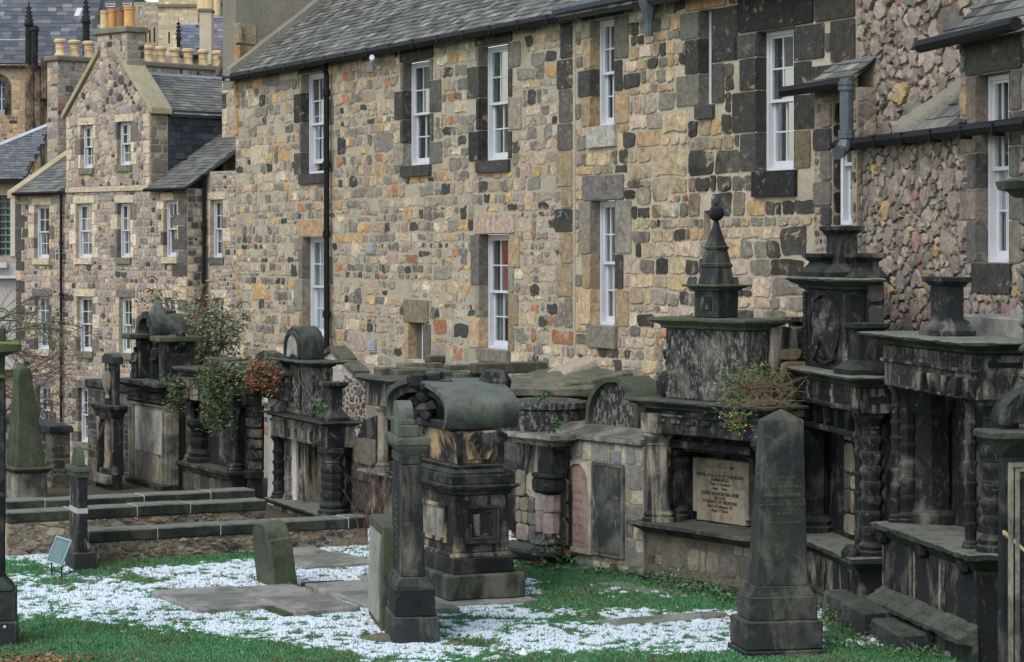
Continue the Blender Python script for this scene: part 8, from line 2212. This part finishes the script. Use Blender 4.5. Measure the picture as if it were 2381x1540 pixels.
shrub('small green sprig with yellow flowers hanging below the cornice', sp, 40, .045, [(.06, .14, .05), (.08, .19, .06), (.5, .4, .03)], 10, 6, 'hanging_plant', origin=at(1712, 960, 28.45))
# ivy on the black colonnette monument
ivs = []
for _ in range(95):
    t_ = r.random(); px = 478 + 42 * r.random() + 8 * t_; py = 868 + 130 * t_ ** .9; ivs.append((*at(px, py, 39.75 + r.uniform(-.06, .1)), r.uniform(.35, .6)))
for _ in range(60): px = r.uniform(470, 600); ivs.append((*at(px, r.uniform(853, 885), 40.0 + r.uniform(-.15, .2)), r.uniform(.3, .55)))
for _ in range(30): ivs.append((*at(r.uniform(392, 420), r.uniform(880, 960), 41.5), r.uniform(.25, .5)))
o = shrub('green ivy hanging thickly down the face of the colonnette monument', ivs, 55, .07, [(.04, .10, .035), (.07, .14, .05), (.02, .06, .02), (.13, .15, .09), (.15, .08, .04)], 12, 25, 'ivy', origin=at(500, 870, 40.2)); o['category'] = 'ivy'
ivs = [(*at(610 + r.uniform(-36, 30) * .8, 872 + r.uniform(-26, 34) * .9, 38.9 + r.uniform(-.1, .2)), r.uniform(.35, .6)) for _ in range(50)]
o = shrub('red and rust autumn creeper over the wall beside the tall arched monument', ivs, 55, .07, [(.28, .06, .03), (.34, .12, .05), (.08, .12, .05), (.20, .12, .06), (.05, .10, .04)], 13, 14, 'red_creeper', origin=at(608, 870, 39.0)); o['category'] = 'creeper'
# small sprigs
for px, py, Y, s, lb in ((741, 962, 36.6, .5, 'tiny fern growing beside the pedestal of the tall arched monument'), (1258, 935, 32.6, .4, 'tiny green weed on the mossy round vault lid'), (1287, 1003, 32.0, .5, 'green sprig rooted at the corner of the tablet wall cope'), (2236, 778, 25.9, .35, 'small green weeds on the cornice beside the octagonal pedestal'), (256, 960, 60.0, .9, 'thin green sapling twigs against the pale stone building')):
    p = at(px, py, Y); e = tufts([(0, 0, .05, s), (.05, 0, .1, s * .7)], 'sprig', 60, .06, .16, .22, [(.05, .12, .045), (.07, .15, .06)], M_LEAF, int(px), lb, 'plant'); e.location = p
# bare tree at the left, twigs crossing the far building
def branch(m, p, d, L, rad, depth, rr, droop=.05):
    pts = [p]; q = Vector(p); dv = Vector(d).normalized()
    n = 5
    for k in range(n):
        dv = (dv + Vector((rr.uniform(-.22, .22), rr.uniform(-.15, .15), rr.uniform(-.2, .2) - droop))).normalized(); q = q + dv * L / n; pts.append(tuple(q))
        if depth > 0 and rr.random() < .95:
            dd = (dv + Vector((rr.uniform(-.8, .8), rr.uniform(-.4, .4), rr.uniform(-.6, .8)))).normalized()
            branch(m, tuple(q), dd, L * rr.uniform(.45, .7), rad * (.62 - k * .04), depth - 1, rr, droop)
    m.tube(pts, rad, 4 if rad < .02 else 6, taper=.5)
tf = at(-60, 1000, 56); 
tr = bpy.data.objects.new('bare_tree', None); SC.collection.objects.link(tr); tr.location = (tf[0], tf[1], -2.5); tag(tr, 'bare winter tree with fine drooping twigs at the left edge before the pale building', 'tree')
rr = random.Random(14); m = MB(); m.tube([(0, 0, 0), (.1, 0, 1.6), (.05, .1, 3.2), (-.1, 0, 5.2)], .16, 8, taper=.5); m.build('trunk', plain('bark', (.09, .08, .06), .95, .1, .3, 20), tr)
cr = MB()
for k in range(13):
    z = rr.uniform(2.2, 5.0); branch(cr, (0, 0, z), (rr.uniform(.5, 1), rr.uniform(-.5, .3), rr.uniform(-.25, .5)), rr.uniform(1.1, 1.9), .028, 3, rr, .06)
cr.build('crown', plain('twig_bark', (.11, .085, .07), .95, .1, .3, 20), tr)
m = MB()
def pxpath(pts, Y): return [tuple(Vector(at(a, b, Y)) - Vector((tf[0], tf[1], -2.5))) for a, b in pts]
m.tube(pxpath([(-20, 715), (10, 718), (30, 735), (70, 762), (110, 790), (140, 815)], 38), .022, 6, taper=.3)
m.tube(pxpath([(30, 733), (90, 742), (150, 766), (200, 800), (240, 812)], 38), .012, 5, taper=.3)
m.tube(pxpath([(-20, 728), (8, 724), (24, 738), (60, 752), (100, 775), (128, 812)], 38), .013, 5, taper=.3)
m.tube(pxpath([(60, 750), (140, 757), (230, 780), (285, 800)], 38), .007, 4, taper=.3)
for k in range(26):
    a, b = rr.uniform(30, 200), 0; b = 735 + (a - 30) * .42 + rr.uniform(-8, 8)
    m.tube(pxpath([(a, b), (a + rr.uniform(-14, 20), b + rr.uniform(15, 35)), (a + rr.uniform(-20, 34), b + rr.uniform(35, 80))], 38), .005, 4, taper=.4)
m.build('branch', plain('green_bark', (.13, .15, .09), .9, .1, .3, 20), tr)
# dry climber stems beside the low wall
m = MB(); o0 = at(868, 1235, 34.4)
for k in range(26): 
    a = rr.uniform(-.2, .25); m.tube([(a, 0, -.1), (a + rr.uniform(-.15, .15), rr.uniform(-.1, .1), .3), (a + rr.uniform(-.3, .3), rr.uniform(-.1, .1), rr.uniform(.5, 1.1))], .006, 4, taper=.4)
o = m.build('dry_climber', plain('climber', (.16, .08, .055), .9), None, label='thin bare reddish stems climbing between the low wall and the column monument', cat='climber'); o.location = o0
